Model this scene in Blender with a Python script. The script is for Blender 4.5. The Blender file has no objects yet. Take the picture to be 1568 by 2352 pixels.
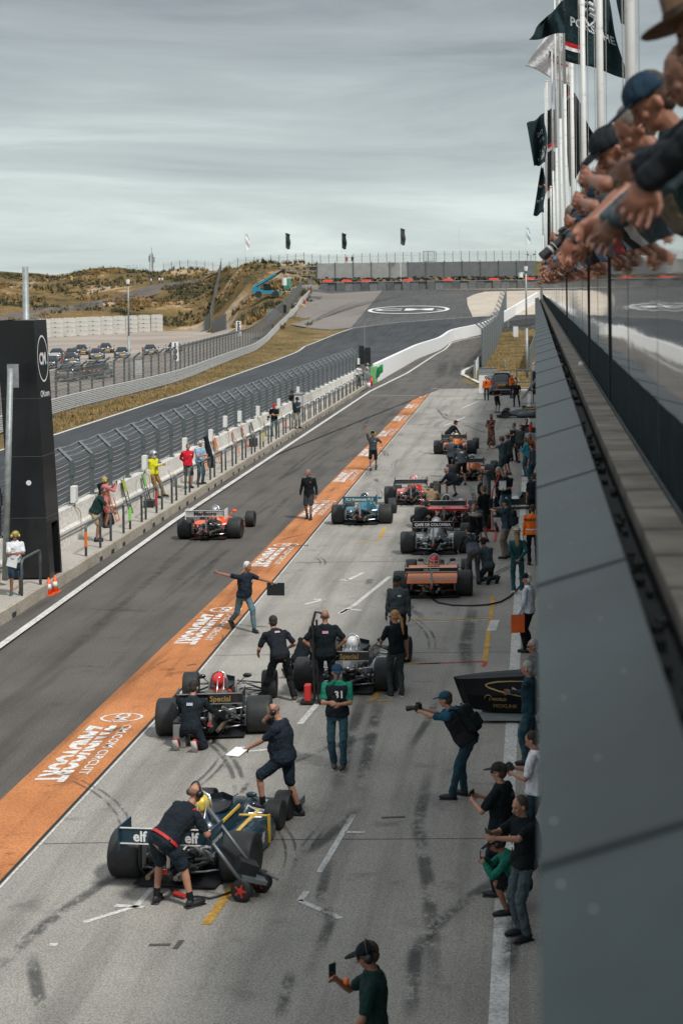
import bpy, bmesh, math, random
from mathutils import Vector, Matrix, Euler, noise, geometry
V=Vector; rad=math.radians; pi=math.pi
random.seed(7)
sc=bpy.context.scene; COL=sc.collection
# ------------------------------------------------------------------ camera geometry (pixel frame 1568 x 2352)
F=3950.0; H=8.0; R=0.012; cR,sR=math.cos(R),math.sin(R)
def uv(x,y):
    dx,dy=x-1228.0,y-657.0
    return cR*dx-sR*dy, sR*dx+cR*dy
def at(x,y,Y):
    u,v=uv(x,y); return V((u*Y/F, Y, H-v*Y/F))
def G(x,y,z=0.0):
    u,v=uv(x,y); Y=F*(H-z)/v; return V((u*Y/F,Y,z))
def zf(px,py,Y): return at(px,py,Y).z
def sstep(a,b,x):
    t=min(1,max(0,(x-a)/(b-a))); return t*t*(3-2*t)
def ramp(Y):
    s=max(0.0,Y-215); return 0.065*(math.sqrt(s*s+225)-15)
COLS=[(-900,[(335,0),(360,718),(390,675),(430,640),(720,690)]),
(-100,[(335,0),(360,718),(390,672),(430,618),(720,680)]),
(25,[(335,0),(360,716),(390,670),(430,627),(720,680)]),
(88,[(338,0),(362,716),(392,670),(430,623),(720,680)]),
(125,[(338,0),(362,716),(392,672),(430,628),(720,680)]),
(208,[(340,0),(362,712),(395,672),(440,617),(720,680)]),
(281,[(342,0),(366,708),(398,660),(440,614),(720,680)]),
(361,[(344,0),(370,706),(400,655),(440,626),(720,680)]),
(446,[(344,0),(368,712),(396,664),(430,621),(720,680)]),
(508,[(320,0),(345,720),(372,676),(410,617),(720,680)]),
(560,[(255,0.3),(300,722),(330,686),(370,610),(720,660)]),
(620,[(240,1.0),(282,712),(304,683),(360,607),(720,650)]),
(690,[(258,1.8),(300,690),(325,670),(362,607),(720,650)]),
(735,[(347,ramp(347)),(352,662),(357,648),(368,608),(720,640)]),
(930,[(347,ramp(347)),(352,661),(357,642),(370,602),(720,635)]),
(1240,[(347,ramp(347)),(352,659),(357,640),(370,599),(720,632)]),
(2400,[(347,ramp(347)),(352,650),(357,636),(370,597),(720,632)])]
def colprof(c):
    px,l=c; out=[]
    for i,(Y,a) in enumerate(l):
        z=a if i==0 else zf(min(max(px,-200),1300),a,Y)
        out.append((Y,z))
    return px,out
CP=[colprof(c) for c in COLS]
def terr(X,Y,nz=True):
    if Y<200: return 0.0
    px=1228+F*X/Y
    if px<=CP[0][0]: pr=CP[0][1]
    elif px>=CP[-1][0]: pr=CP[-1][1]
    else:
        for i in range(len(CP)-1):
            if CP[i][0]<=px<CP[i+1][0]:
                t=(px-CP[i][0])/(CP[i+1][0]-CP[i][0])
                pr=[(a[0]+(b[0]-a[0])*t,a[1]+(b[1]-a[1])*t) for a,b in zip(CP[i][1],CP[i+1][1])]
                break
    if Y<=pr[0][0]:
        w=sstep(-58,-42,X); return ramp(Y)*w
    z0=pr[0][1]
    for i in range(len(pr)-1):
        if Y<=pr[i+1][0]:
            t=(Y-pr[i][0])/(pr[i+1][0]-pr[i][0]); z=pr[i][1]+(pr[i+1][1]-pr[i][1])*t; break
    else: z=pr[-1][1]
    if nz:
        k=min(1,(Y-pr[0][0])/12)*(1.0 if px<700 else 0.12)
        z+=k*(noise.fractal(V((X*.045,Y*.045,3)),1.0,2.1,4)*1.3)
    return z
def PG(x,y,off=0.0):
    lo=None; Y=12.0
    prev=None
    while Y<440:
        p=at(x,y,Y); d=p.z-terr(p.x,Y,False)
        if d<=0:
            a,b=prev,Y
            for _ in range(24):
                m=(a+b)/2; q=at(x,y,m)
                if q.z-terr(q.x,m,False)<=0: b=m
                else: a=m
            q=at(x,y,b); q.z=terr(q.x,b,False)+off; return q
        prev=Y; Y*=1.01
    q=at(x,y,345); q.z=terr(q.x,345,False)+off; return q
# ------------------------------------------------------------------ materials
MATS={}
def nodes(name):
    m=bpy.data.materials.new(name); m.use_nodes=True; nt=m.node_tree
    b=nt.nodes['Principled BSDF']; return m,nt,b
def N(nt,t,**k):
    n=nt.nodes.new(t)
    for a,b in k.items(): setattr(n,a,b)
    return n
def L(nt,a,b): nt.links.new(a,b)
def noise_n(nt,scale,detail=4,vec=None,rough=.6):
    n=N(nt,'ShaderNodeTexNoise'); n.inputs['Scale'].default_value=scale; n.inputs['Detail'].default_value=detail; n.inputs['Roughness'].default_value=rough
    if vec: L(nt,vec,n.inputs['Vector'])
    return n
def rampn(nt,src,stops,interp='LINEAR'):
    r=N(nt,'ShaderNodeValToRGB'); L(nt,src,r.inputs[0]); e=r.color_ramp.elements; r.color_ramp.interpolation=interp
    e[0].position=stops[0][0]; e[0].color=(*stops[0][1],1); e[1].position=stops[-1][0]; e[1].color=(*stops[-1][1],1)
    for p,c in stops[1:-1]:
        q=e.new(p); q.color=(*c,1)
    return r
def mixc(nt,f,a,b,mode='MIX'):
    m=N(nt,'ShaderNodeMix',data_type='RGBA',blend_type=mode)
    for s,k in ((f,0),(a,6),(b,7)):
        if isinstance(s,(int,float)): m.inputs[k].default_value=s
        elif isinstance(s,tuple): m.inputs[k].default_value=(*s,1)
        else: L(nt,s,m.inputs[k])
    return m.outputs[2]
def M(name,col,rough=.6,metal=0.,var=.15,scale=4.,bump=0.,bscale=40.,spec=.5,coat=0.):
    if name in MATS: return MATS[name]
    m,nt,b=nodes(name)
    tc=N(nt,'ShaderNodeTexCoord')
    n=noise_n(nt,scale,5,tc.outputs['Object'])
    c0=tuple(max(0,x*(1-var)) for x in col); c1=tuple(min(1,x*(1+var)) for x in col)
    r=rampn(nt,n.outputs['Fac'],[(.3,c0),(.7,c1)])
    L(nt,r.outputs[0],b.inputs['Base Color'])
    b.inputs['Roughness'].default_value=rough; b.inputs['Metallic'].default_value=metal
    b.inputs['Specular IOR Level'].default_value=spec; b.inputs['Coat Weight'].default_value=coat
    if bump:
        n2=noise_n(nt,bscale,3,tc.outputs['Object']); bp=N(nt,'ShaderNodeBump'); bp.inputs['Strength'].default_value=bump; bp.inputs['Distance'].default_value=.02
        L(nt,n2.outputs['Fac'],bp.inputs['Height']); L(nt,bp.outputs[0],b.inputs['Normal'])
    MATS[name]=m; return m
def cloth(col,key=None,pat=None):
    key=key or 'cloth_%d_%d_%d'%tuple(int(x*255) for x in col)
    if key in MATS: return MATS[key]
    m,nt,b=nodes(key); tc=N(nt,'ShaderNodeTexCoord')
    n=noise_n(nt,7,4,tc.outputs['Object'])
    r=rampn(nt,n.outputs['Fac'],[(.3,tuple(x*.78 for x in col)),(.72,tuple(min(1,x*1.25) for x in col))])
    src=r.outputs[0]
    if pat=='flower':
        v=N(nt,'ShaderNodeTexVoronoi'); v.inputs['Scale'].default_value=14; L(nt,tc.outputs['Object'],v.inputs['Vector'])
        k=rampn(nt,v.outputs['Color'],[(.0,(0,0,0)),(.45,(0,0,0)),(.55,(1,1,1))])
        src=mixc(nt,k.outputs[0],src,(.32,.13,.07))
    if pat=='hawaii':
        n3=noise_n(nt,16,2,tc.outputs['Object']); k=rampn(nt,n3.outputs['Fac'],[(.45,(0,0,0)),(.55,(1,1,1))])
        src=mixc(nt,k.outputs[0],src,(.16,.3,.45))
    if pat=='check':
        v=N(nt,'ShaderNodeTexChecker'); v.inputs['Scale'].default_value=16; L(nt,tc.outputs['Object'],v.inputs['Vector'])
        v.inputs[1].default_value=(.02,.02,.025,1); v.inputs[2].default_value=(.7,.7,.7,1); src=v.outputs[0]
    L(nt,src,b.inputs['Base Color']); b.inputs['Roughness'].default_value=.85; b.inputs['Specular IOR Level'].default_value=.2
    mp=N(nt,'ShaderNodeMapping'); mp.inputs['Scale'].default_value=(1,1,.55); L(nt,tc.outputs['Object'],mp.inputs[0])
    n2=noise_n(nt,11,2,mp.outputs[0]); bp=N(nt,'ShaderNodeBump'); bp.inputs['Strength'].default_value=.9; bp.inputs['Distance'].default_value=.05
    L(nt,n2.outputs['Fac'],bp.inputs['Height']); L(nt,bp.outputs[0],b.inputs['Normal'])
    MATS[key]=m; return m
BLK=(.006,.011,.013); NAVY=(.009,.019,.030); CHAR=(.035,.042,.048); GRY=(.075,.09,.10)
skin=M('skin',(.40,.20,.13),.55,var=.12,scale=9); skin2=M('skin_tan',(.30,.14,.085),.55,var=.12,scale=9)
skin3=M('skin_dark',(.13,.065,.04),.55,var=.12,scale=9)
rubber=M('tyre_rubber',(.018,.020,.021),.62,var=.35,scale=9,bump=.15)
blackp=M('black_paint',(.008,.010,.011),.22,coat=.6,var=.3)
darkm=M('dark_metal',(.03,.033,.035),.45,.6,var=.4,scale=20)
chrome=M('bright_metal',(.55,.56,.57),.28,.9,var=.15)
galv=M('galvanised_steel',(.30,.32,.32),.5,.4,var=.25,scale=6)
fgrey=M('fence_grey',(.10,.125,.13),.55,.1,var=.2,scale=5)
plast=M('black_plastic',(.012,.013,.015),.4)
white=M('white_paint',(.72,.72,.70),.5,var=.06)
shoe=M('shoe_black',(.012,.013,.015),.6); sole=M('shoe_sole',(.5,.5,.48),.7)
glassd=M('dark_glass',(.012,.018,.02),.05,spec=.8,var=.1)
redp=M('red_paint',(.55,.03,.025),.35,coat=.4,var=.1)
# ------------------------------------------------------------------ mesh builder
class MB:
    def __init__(s): s.v=[]; s.f=[]; s.m=[]
    def add(s,vs,fs,mi=0):
        o=len(s.v); s.v+= [tuple(x) for x in vs]; s.f+=[tuple(i+o for i in f) for f in fs]; s.m+=[mi]*len(fs); return s
    def box(s,c,d,mi=0,M4=None,taper=1.0):
        x,y,z=d[0]/2,d[1]/2,d[2]/2
        vs=[V((a*x*(taper if k>0 else 1),b*y*(taper if k>0 else 1),k*z)) for k in (-1,1) for a,b in ((-1,-1),(1,-1),(1,1),(-1,1))]
        if M4 is not None: vs=[M4@q for q in vs]
        c=V(c); vs=[q+c for q in vs]
        return s.add(vs,[(3,2,1,0),(4,5,6,7),(0,1,5,4),(1,2,6,5),(2,3,7,6),(3,0,4,7)],mi)
    def loft(s,rings,mi=0,cap=True,closed=True):
        n=len(rings[0]); vs=[p for r in rings for p in r]; fs=[]
        for i in range(len(rings)-1):
            for j in range(n if closed else n-1):
                k=(j+1)%n; fs.append((i*n+j,i*n+k,(i+1)*n+k,(i+1)*n+j))
        if cap: fs.append(tuple(range(n-1,-1,-1))); fs.append(tuple((len(rings)-1)*n+j for j in range(n)))
        return s.add(vs,fs,mi)
    def ring(s,c,a,b,n=12,p=1.0):
        out=[]
        for i in range(n):
            t=2*pi*i/n; ca,sa=math.cos(t),math.sin(t)
            if p!=1: ca=math.copysign(abs(ca)**p,ca); sa=math.copysign(abs(sa)**p,sa)
            out.append(c+a*ca+b*sa)
        return out
    def basis(s,d):
        d=d.normalized(); u=V((0,0,1)) if abs(d.z)<.9 else V((0,1,0)); a=d.cross(u).normalized(); return a,d.cross(a)*-1
    def cap(s,p0,p1,r0,r1,mi=0,n=10):
        p0,p1=V(p0),V(p1); d=p1-p0
        if d.length<1e-5: d=V((0,0,1e-4))
        dn=d.normalized(); a,b=s.basis(d); b=dn.cross(a); rs=[]
        for t in (-80,-50,-20): q=rad(t); rs.append(s.ring(p0+dn*r0*math.sin(q),a*r0*math.cos(q),b*r0*math.cos(q),n))
        for t in (20,50,80): q=rad(t); rs.append(s.ring(p1+dn*r1*math.sin(q),a*r1*math.cos(q),b*r1*math.cos(q),n))
        return s.loft(rs,mi)
    def cyl(s,p0,p1,r0,r1=None,mi=0,n=10):
        r1=r0 if r1 is None else r1; p0,p1=V(p0),V(p1); a,b=s.basis(p1-p0); b=(p1-p0).normalized().cross(a)
        return s.loft([s.ring(p0,a*r0,b*r0,n),s.ring(p1,a*r1,b*r1,n)],mi)
    def tube(s,pts,r,mi=0,n=6,closed=False):
        pts=[V(p) for p in pts]; rs=[]; pa=None
        for i,p in enumerate(pts):
            d=(pts[min(i+1,len(pts)-1)]-pts[max(i-1,0)])
            if d.length<1e-6: d=V((0,0,1))
            d.normalize()
            if pa is None: a,_=s.basis(d)
            else:
                a=pa-d*pa.dot(d); a.normalize()
            pa=a; b=d.cross(a); rr=r[i] if isinstance(r,(list,tuple)) else r
            rs.append(s.ring(p,a*rr,b*rr,n))
        return s.loft(rs,mi)
    def ell(s,c,rx,ry,rz,mi=0,M3=None,n=12,k=7,lo=-90,hi=90):
        c=V(c); M3=M3 or Matrix.Identity(3); rs=[]
        for i in range(k+1):
            t=rad(lo+(hi-lo)*i/k); t=max(rad(-88),min(rad(88),t)); z=rz*math.sin(t); q=math.cos(t)
            rs.append([c+M3@V((rx*q*math.cos(2*pi*j/n),ry*q*math.sin(2*pi*j/n),z)) for j in range(n)])
        return s.loft(rs,mi)
    def lathe(s,prof,M4,mi=0,n=24):
        rs=[[M4@V((r*math.cos(2*pi*j/n),r*math.sin(2*pi*j/n),h)) for j in range(n)] for r,h in prof]
        return s.loft(rs,mi)
    def prism(s,poly,ax,d0,d1,mi=0):
        def P(a,b,d): return {0:V((d,a,b)),1:V((a,d,b)),2:V((a,b,d))}[ax]
        vs=[P(a,b,d0) for a,b in poly]+[P(a,b,d1) for a,b in poly]; n=len(poly)
        return s.add(vs,[tuple(range(n)),tuple(range(2*n-1,n-1,-1))]+[(i,(i+1)%n,n+(i+1)%n,n+i) for i in range(n)],mi)
    def text(s,txt,size,fn,mi=0,bold=0.,sx=1.0,center=True):
        vs,fs,w,hh=text_mesh(txt,bold)
        k=size; ox=-w/2 if center else 0
        s.add([fn((p[0]+ox)*k*sx,(p[1])*k) for p in vs],fs,mi); return w*k*sx
    def build(s,name,mats,parent=None,smooth=False,kind=None,label=None,flip=True):
        me=bpy.data.meshes.new(name); me.from_pydata(s.v,[],s.f); 
        if not isinstance(mats,(list,tuple)): mats=[mats]
        for m in mats: me.materials.append(m)
        if len(mats)>1: me.polygons.foreach_set('material_index',s.m)
        if flip:
            bm=bmesh.new(); bm.from_mesh(me); bmesh.ops.recalc_face_normals(bm,faces=bm.faces); bm.to_mesh(me); bm.free()
        if smooth: me.polygons.foreach_set('use_smooth',[True]*len(me.polygons))
        me.update()
        o=bpy.data.objects.new(name,me); COL.objects.link(o)
        if parent: o.parent=parent
        if kind: o['kind']=kind
        if label: o['label']=label
        return o
TXT={}
def text_mesh(t,bold=0.):
    k=(t,bold)
    if k in TXT: return TXT[k]
    cu=bpy.data.curves.new('t','FONT'); cu.body=t; cu.resolution_u=2; cu.offset=bold; cu.fill_mode='FRONT'
    o=bpy.data.objects.new('t',cu); me=bpy.data.meshes.new_from_object(o)
    vs=[tuple(v.co) for v in me.vertices]; fs=[tuple(p.vertices) for p in me.polygons]
    bpy.data.objects.remove(o); bpy.data.curves.remove(cu); bpy.data.meshes.remove(me)
    xs=[v[0] for v in vs]; mn=min(xs); vs=[(v[0]-mn,v[1],0) for v in vs]
    TXT[k]=(vs,fs,max(xs)-mn,1); return TXT[k]
USED={}
def tag(o,label,cat,group=None):
    n=USED.get(label,0); USED[label]=n+1
    o['label']=label; o['category']=cat
    if group: o['group']=group
    return o
def thing(name,label,cat,loc=(0,0,0),rz=0.,group=None):
    o=bpy.data.objects.new(name,None); COL.objects.link(o); o.empty_display_size=.1
    o.location=loc; o.rotation_euler=(0,0,rad(rz)); return tag(o,label,cat,group)
def copyt(o,parent=None):
    c=o.copy(); COL.objects.link(c); c.parent=parent
    for ch in list(o.children): copyt(ch,c)
    return c
ORD=['first','second','third','fourth','fifth','sixth','seventh','eighth','ninth','tenth','eleventh','twelfth','thirteenth','fourteenth','fifteenth','sixteenth','seventeenth','eighteenth','nineteenth','twentieth']
def ordw(i):
    if i<20: return ORD[i]
    if i>=99: return 'hundredth' if i==99 else 'hundred-and-'+ordw(i-100)
    t=['twenty','thirty','forty','fifty','sixty','seventy','eighty','ninety'][(i+1)//10-2]
    r=(i+1)%10
    return (t+'-'+ORD[r-1]) if r else {'twenty':'twentieth','thirty':'thirtieth','forty':'fortieth','fifty':'fiftieth','sixty':'sixtieth','seventy':'seventieth','eighty':'eightieth','ninety':'ninetieth'}[t]
# ------------------------------------------------------------------ camera, world, sun
cam=bpy.data.cameras.new('camera'); co=bpy.data.objects.new('camera',cam); COL.objects.link(co); sc.camera=co
co.location=(0,0,H); 
co.matrix_world=Matrix.Translation((0,0,H))@Matrix.Rotation(-R if False else R,4,'Y')@Matrix.Rotation(rad(90),4,'X')
cam.sensor_fit='HORIZONTAL'; cam.sensor_width=24; cam.lens=F/1568*24; cam.clip_end=6000; cam.clip_start=.05
# principal point (1228,657) of a 1568x2352 frame
cam.shift_x=-(1228-784)/1568; cam.shift_y=-(1176-657)/1568
cam.dof.use_dof=True; cam.dof.focus_distance=38; cam.dof.aperture_fstop=3.3
w=bpy.data.worlds.new('World'); sc.world=w; w.use_nodes=True; nt=w.node_tree; bg=nt.nodes['Background']
sky=N(nt,'ShaderNodeTexSky'); sky.sky_type='NISHITA'; sky.sun_disc=False
SD=V((.42,-.46,.78)).normalized(); sky.sun_elevation=math.asin(SD.z); sky.sun_rotation=math.atan2(SD.x,SD.y)
tc=N(nt,'ShaderNodeTexCoord'); sx=N(nt,'ShaderNodeSeparateXYZ'); L(nt,tc.outputs['Generated'],sx.inputs[0])
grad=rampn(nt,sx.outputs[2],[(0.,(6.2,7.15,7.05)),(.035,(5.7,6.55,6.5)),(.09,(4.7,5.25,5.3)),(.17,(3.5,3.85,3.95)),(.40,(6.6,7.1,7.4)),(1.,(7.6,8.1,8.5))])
mp=N(nt,'ShaderNodeMapping'); mp.inputs['Scale'].default_value=(2.0,2.0,13); mp.inputs['Rotation'].default_value=(.02,.06,0); L(nt,tc.outputs['Generated'],mp.inputs[0])
n1=noise_n(nt,1.9,8,mp.outputs[0],.60); n1.inputs['Distortion'].default_value=.5; c1=rampn(nt,n1.outputs['Fac'],[(.30,(.70,.715,.74)),(.46,(.95,.95,.955)),(.54,(1.04,1.04,1.035)),(.68,(1.30,1.28,1.26))])
mp2=N(nt,'ShaderNodeMapping'); mp2.inputs['Scale'].default_value=(5,5,26); mp2.inputs['Location'].default_value=(3,1,.4); L(nt,tc.outputs['Generated'],mp2.inputs[0])
n2=noise_n(nt,2.4,6,mp2.outputs[0],.6); c2=rampn(nt,n2.outputs['Fac'],[(.54,(1,1,1)),(.66,(1.24,1.20,1.17))])
lowm=rampn(nt,sx.outputs[2],[(.012,(1,1,1)),(.05,(0,0,0))])
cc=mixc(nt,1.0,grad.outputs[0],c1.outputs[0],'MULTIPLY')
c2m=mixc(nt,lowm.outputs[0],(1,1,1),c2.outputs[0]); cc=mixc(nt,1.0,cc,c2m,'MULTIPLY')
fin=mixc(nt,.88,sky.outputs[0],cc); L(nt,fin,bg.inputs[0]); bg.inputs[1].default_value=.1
sun=bpy.data.lights.new('sun','SUN'); so=bpy.data.objects.new('sun',sun); COL.objects.link(so); sun.energy=3.0; sun.angle=rad(7); sun.color=(1,.965,.91)
so.rotation_euler=SD.to_track_quat('Z','Y').to_euler(); so.location=(0,0,50)
sc.view_settings.view_transform='Standard'; sc.view_settings.look='None'; sc.view_settings.gamma=1; sc.view_settings.exposure=0.08
# ------------------------------------------------------------------ setting: ground, roads, dunes
def ground_mat(name,c0,c1,gs=22,ps=.35,stain=None,spk=.5,rough=.9,streak=None):
    m,nt,b=nodes(name); tc=N(nt,'ShaderNodeTexCoord'); o=tc.outputs['Object']
    n=noise_n(nt,ps,6,o,.65); r=rampn(nt,n.outputs['Fac'],[(.3,c0),(.7,c1)])
    g=noise_n(nt,gs,2,o,.7); k=rampn(nt,g.outputs['Fac'],[(.35,(1-spk,)*3),(.6,(1+spk*.45,)*3)])
    src=mixc(nt,1.0,r.outputs[0],k.outputs[0],'MULTIPLY')
    if streak:
        mp=N(nt,'ShaderNodeMapping'); mp.inputs['Scale'].default_value=(1.7,.09,1); L(nt,o,mp.inputs[0])
        s=noise_n(nt,1.0,5,mp.outputs[0],.6); q=rampn(nt,s.outputs['Fac'],[(.36,(1-streak,)*3),(.52,(1,1,1))])
        src=mixc(nt,1.0,src,q.outputs[0],'MULTIPLY')
    if stain:
        s=noise_n(nt,1.1,5,o,.6); q=rampn(nt,s.outputs['Fac'],[(.30,(1-stain,)*3),(.40,(1,1,1))])
        src=mixc(nt,1.0,src,q.outputs[0],'MULTIPLY')
    L(nt,src,b.inputs['Base Color']); b.inputs['Roughness'].default_value=rough; b.inputs['Specular IOR Level'].default_value=.25
    bp=N(nt,'ShaderNodeBump'); bp.inputs['Strength'].default_value=.35; bp.inputs['Distance'].default_value=.01
    L(nt,g.outputs['Fac'],bp.inputs['Height']); L(nt,bp.outputs[0],b.inputs['Normal'])
    return m
m_apron=ground_mat('apron_concrete',(.27,.258,.232),(.39,.368,.33),38,.22,.30,.40,streak=.25)
m_pit=ground_mat('pit_lane_asphalt',(.095,.087,.078),(.135,.124,.112),30,.25,.2,.35,streak=.3)
m_track=ground_mat('track_asphalt',(.046,.050,.054),(.072,.076,.080),9,.06,.1,.25,streak=.3)
m_run=ground_mat('runoff_asphalt',(.075,.075,.075),(.11,.108,.105),6,.05,.1,.2,streak=.25)
m_run2=ground_mat('runoff_pale',(.17,.15,.135),(.23,.205,.185),6,.05,.1,.15)
m_sand=ground_mat('gravel_sand',(.40,.345,.275),(.52,.455,.37),6,.15,.1,.15)
m_park=ground_mat('car_park_gravel',(.24,.20,.17),(.42,.36,.30),5,.06,.2,.2)
m_walk=ground_mat('walkway_concrete',(.36,.335,.30),(.46,.43,.385),18,.5,.25,.15)
m_kerbc=ground_mat('kerb_concrete',(.33,.29,.235),(.46,.42,.35),14,.8,.3,.25)
m_orange=ground_mat('orange_paint',(.38,.14,.05),(.62,.255,.10),24,.35,.5,.25,streak=.42)
m_line=ground_mat('white_line_paint',(.50,.49,.46),(.66,.65,.62),20,1.6,.35,.3)
m_yel=ground_mat('yellow_line_paint',(.47,.27,.06),(.62,.38,.10),20,1.6,.35,.35)
m_redl=ground_mat('red_line_paint',(.45,.06,.06),(.55,.09,.08),20,1.6,.35,.35)
m_letter=ground_mat('worn_lettering_paint',(.62,.60,.57),(.78,.77,.74),20,2.5,.5,.3)
def grassm(name,stops,ps=.10,bump=.6):
    m,nt,b=nodes(name); tc=N(nt,'ShaderNodeTexCoord'); o=tc.outputs['Object']
    n=noise_n(nt,ps,7,o,.68); r=rampn(nt,n.outputs['Fac'],stops)
    g=noise_n(nt,2.2,6,o,.75); k=rampn(nt,g.outputs['Fac'],[(.32,(.55,)*3),(.62,(1.18,)*3)])
    L(nt,mixc(nt,1.0,r.outputs[0],k.outputs[0],'MULTIPLY'),b.inputs['Base Color']); b.inputs['Roughness'].default_value=1; b.inputs['Specular IOR Level'].default_value=.1
    bp=N(nt,'ShaderNodeBump'); bp.inputs['Strength'].default_value=bump; bp.inputs['Distance'].default_value=.4
    L(nt,g.outputs['Fac'],bp.inputs['Height']); L(nt,bp.outputs[0],b.inputs['Normal']); return m
m_dune=grassm('dune_sand_and_grass',[(.34,(.048,.052,.027)),(.44,(.15,.11,.05)),(.545,(.25,.165,.07)),(.60,(.45,.33,.21)),(.70,(.55,.43,.30))],.06)
m_verge=grassm('dry_verge_grass',[(.33,(.085,.08,.035)),(.45,(.17,.125,.055)),(.6,(.235,.165,.075)),(.72,(.42,.32,.20))],.22)
m_bank=grassm('bank_grass',[(.36,(.05,.06,.028)),(.5,(.13,.11,.05)),(.66,(.26,.19,.09))],.15)
def plane(name,x0,x1,y0,y1,z,m):
    mb=MB(); mb.add([(x0,y0,z),(x1,y0,z),(x1,y1,z),(x0,y1,z)],[(0,1,2,3)]); return mb.build(name,m,kind='structure',flip=False)
plane('ground',-3000,3000,-600,5000,-.03,m_bank)
# terrain beyond 195 m
def terrain_mesh():
    xs=[-330+3*i for i in range(30)]+[-240+2*i for i in range(171)]; ys=[195+2.2*i for i in range(115)]+[450+12*i for i in range(24)]
    xs=sorted(set(xs)); vs=[];fs=[];mi=[]
    for Y in ys:
        for X in xs: vs.append((X,Y,terr(X,Y)))
    nx=len(xs)
    for j in range(len(ys)-1):
        for i in range(nx-1):
            a=j*nx+i; fs.append((a,a+1,a+nx+1,a+nx)); X=xs[i]+1; Y=ys[j]+1; px=1228+F*X/Y
            pr0=min(CP,key=lambda c:abs(c[0]-px))[1][0][0]
            if px>712: k=0 if Y<pr0+1 else 3
            elif Y<pr0-2 and X<-33-max(0,(Y-215))*.05: k=1
            else: k=2 if Y>=pr0-2 else 3
            mi.append(k)
    me=bpy.data.meshes.new('dunes'); me.from_pydata(vs,[],fs)
    for m in (m_run,m_park,m_dune,m_bank): me.materials.append(m)
    me.polygons.foreach_set('material_index',mi); me.polygons.foreach_set('use_smooth',[True]*len(fs)); me.update()
    o=bpy.data.objects.new('dunes',me); COL.objects.link(o); o['kind']='structure'
terrain_mesh()
def drape(name,pts,mat,off,maxe=7.0,kind='structure',px=True,flat=False):
    if px: P3=[PG(*p) for p in pts]
    else: P3=[V((p[0],p[1],0)) for p in pts]
    tri=geometry.tessellate_polygon([[V((p.x,p.y,0)) for p in P3]])
    bm=bmesh.new(); bv=[bm.verts.new((p.x,p.y,0)) for p in P3]
    for t in tri:
        try: bm.faces.new([bv[i] for i in t])
        except Exception: pass
    if not flat:
        for _ in range(7):
            es=[e for e in bm.edges if e.calc_length()>maxe]
            if not es: break
            bmesh.ops.subdivide_edges(bm,edges=es,cuts=1); bmesh.ops.triangulate(bm,faces=bm.faces)
    for v in bm.verts: v.co.z=(0 if flat else terr(v.co.x,v.co.y,False))+off
    bmesh.ops.recalc_face_normals(bm,faces=bm.faces)
    me=bpy.data.meshes.new(name); bm.to_mesh(me); bm.free(); me.materials.append(mat)
    for p in me.polygons:
        if p.normal.z<0: p.flip()
    o=bpy.data.objects.new(name,me); COL.objects.link(o); o['kind']=kind; return o
def line(name,pts,wd,mat,off,px=True,sub=True,taperw=None):
    P3=[(PG(*p) if px else V((p[0],p[1],0))) for p in pts]; Q=[]
    for a,b in zip(P3[:-1],P3[1:]):
        n=max(1,int((b-a).length/4)) if sub else 1
        for i in range(n): Q.append(a.lerp(b,i/n))
    Q.append(P3[-1]); mb=MB(); vs=[]
    for i,p in enumerate(Q):
        d=Q[min(i+1,len(Q)-1)]-Q[max(i-1,0)]; d.z=0; d.normalize(); nn=V((-d.y,d.x,0))*wd/2
        for s in (1,-1):
            q=p+nn*s; vs.append((q.x,q.y,terr(q.x,q.y,False)+off))
    mb.add(vs,[(2*i,2*i+1,2*i+3,2*i+2) for i in range(len(Q)-1)])
    o=mb.build(name,mat,kind='structure',flip=False)
    for p in o.data.polygons:
        if p.normal.z<0: p.flip()
    ul=o.data.uv_layers.new(name='UVMap'); nq=len(Q)-1
    for l in o.data.loops: ul.data[l.index].uv=(l.vertex_index%2,(l.vertex_index//2)/nq)
    return o
# near flat sheets (z offsets keep 4 mm and more apart)
plane('car_park',-330,-31.2,-60,196,-.022,m_park)
drape('verge',[(-200,1110),(128,1001),(376,919),(408,910),(635,829),(700,797),(770,769),(810,755),(760,759),(664,748),(718,672),(705,668),(690,686),(640,752),(548,820),(403,882),(125,953),(-200,1063)],m_verge,.03)
plane('verge_near',-31.6,-24,-60,96,-.018,m_verge)
plane('grass_patch',-7,60,136,330,-.016,m_verge)
# main straight + corner
drape('race_track',[(-400,1170),(128,999),(376,917),(408,908),(635,827),(700,795),(770,767),(810,753),(912,740),(1104,726),(1227,720),(1400,712),(1400,742),(1227,755),(1115,768),(1040,782),(960,824),(880,876),(845,893),(300,1180),(-400,1560)],m_track,.045)
plane('race_track_near',-26.7,-16.2,-60,95,.012,m_track)
plane('pit_lane',-15,-8.0,-60,133,.0,m_pit)
drape('pit_exit_road',[(600,1060),(845,893),(868,878),(960,824),(1040,782),(1112,771),(1114,838),(1065,860),(1058,872),(1095,892),(1010,893)],m_pit,.050)
plane('concrete_apron',-8.3,30,-60,135.4,.004,m_apron)
line('white_edge_line',[(-200,1095),(128,1000),(376,918),(408,909),(635,828),(700,796),(770,768),(810,754),(912,741),(1104,727),(1227,721)],.22,m_line,.065)
line('pit_lane_line',[(-200,1632),(0,1490),(400,1200),(850,900)],.19,m_line,.066)
line('pit_exit_line',[(850,900),(935,858),(1000,815),(1035,789),(1060,781),(1107,773)],.22,m_line,.068)
drape('asphalt_patch_pale',[(718,670),(668,746),(760,758),(806,753),(878,667)],m_run2,.055)
drape('gravel_trap',[(1073,700),(1072,684),(1090,676),(1114,670),(1240,667),(1240,722),(1085,728)],m_sand,.06)
drape('gravel_strip',[(735,665.5),(735,668),(900,666),(1240,664),(1240,660.5),(900,663)],m_sand,.065)
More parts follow.
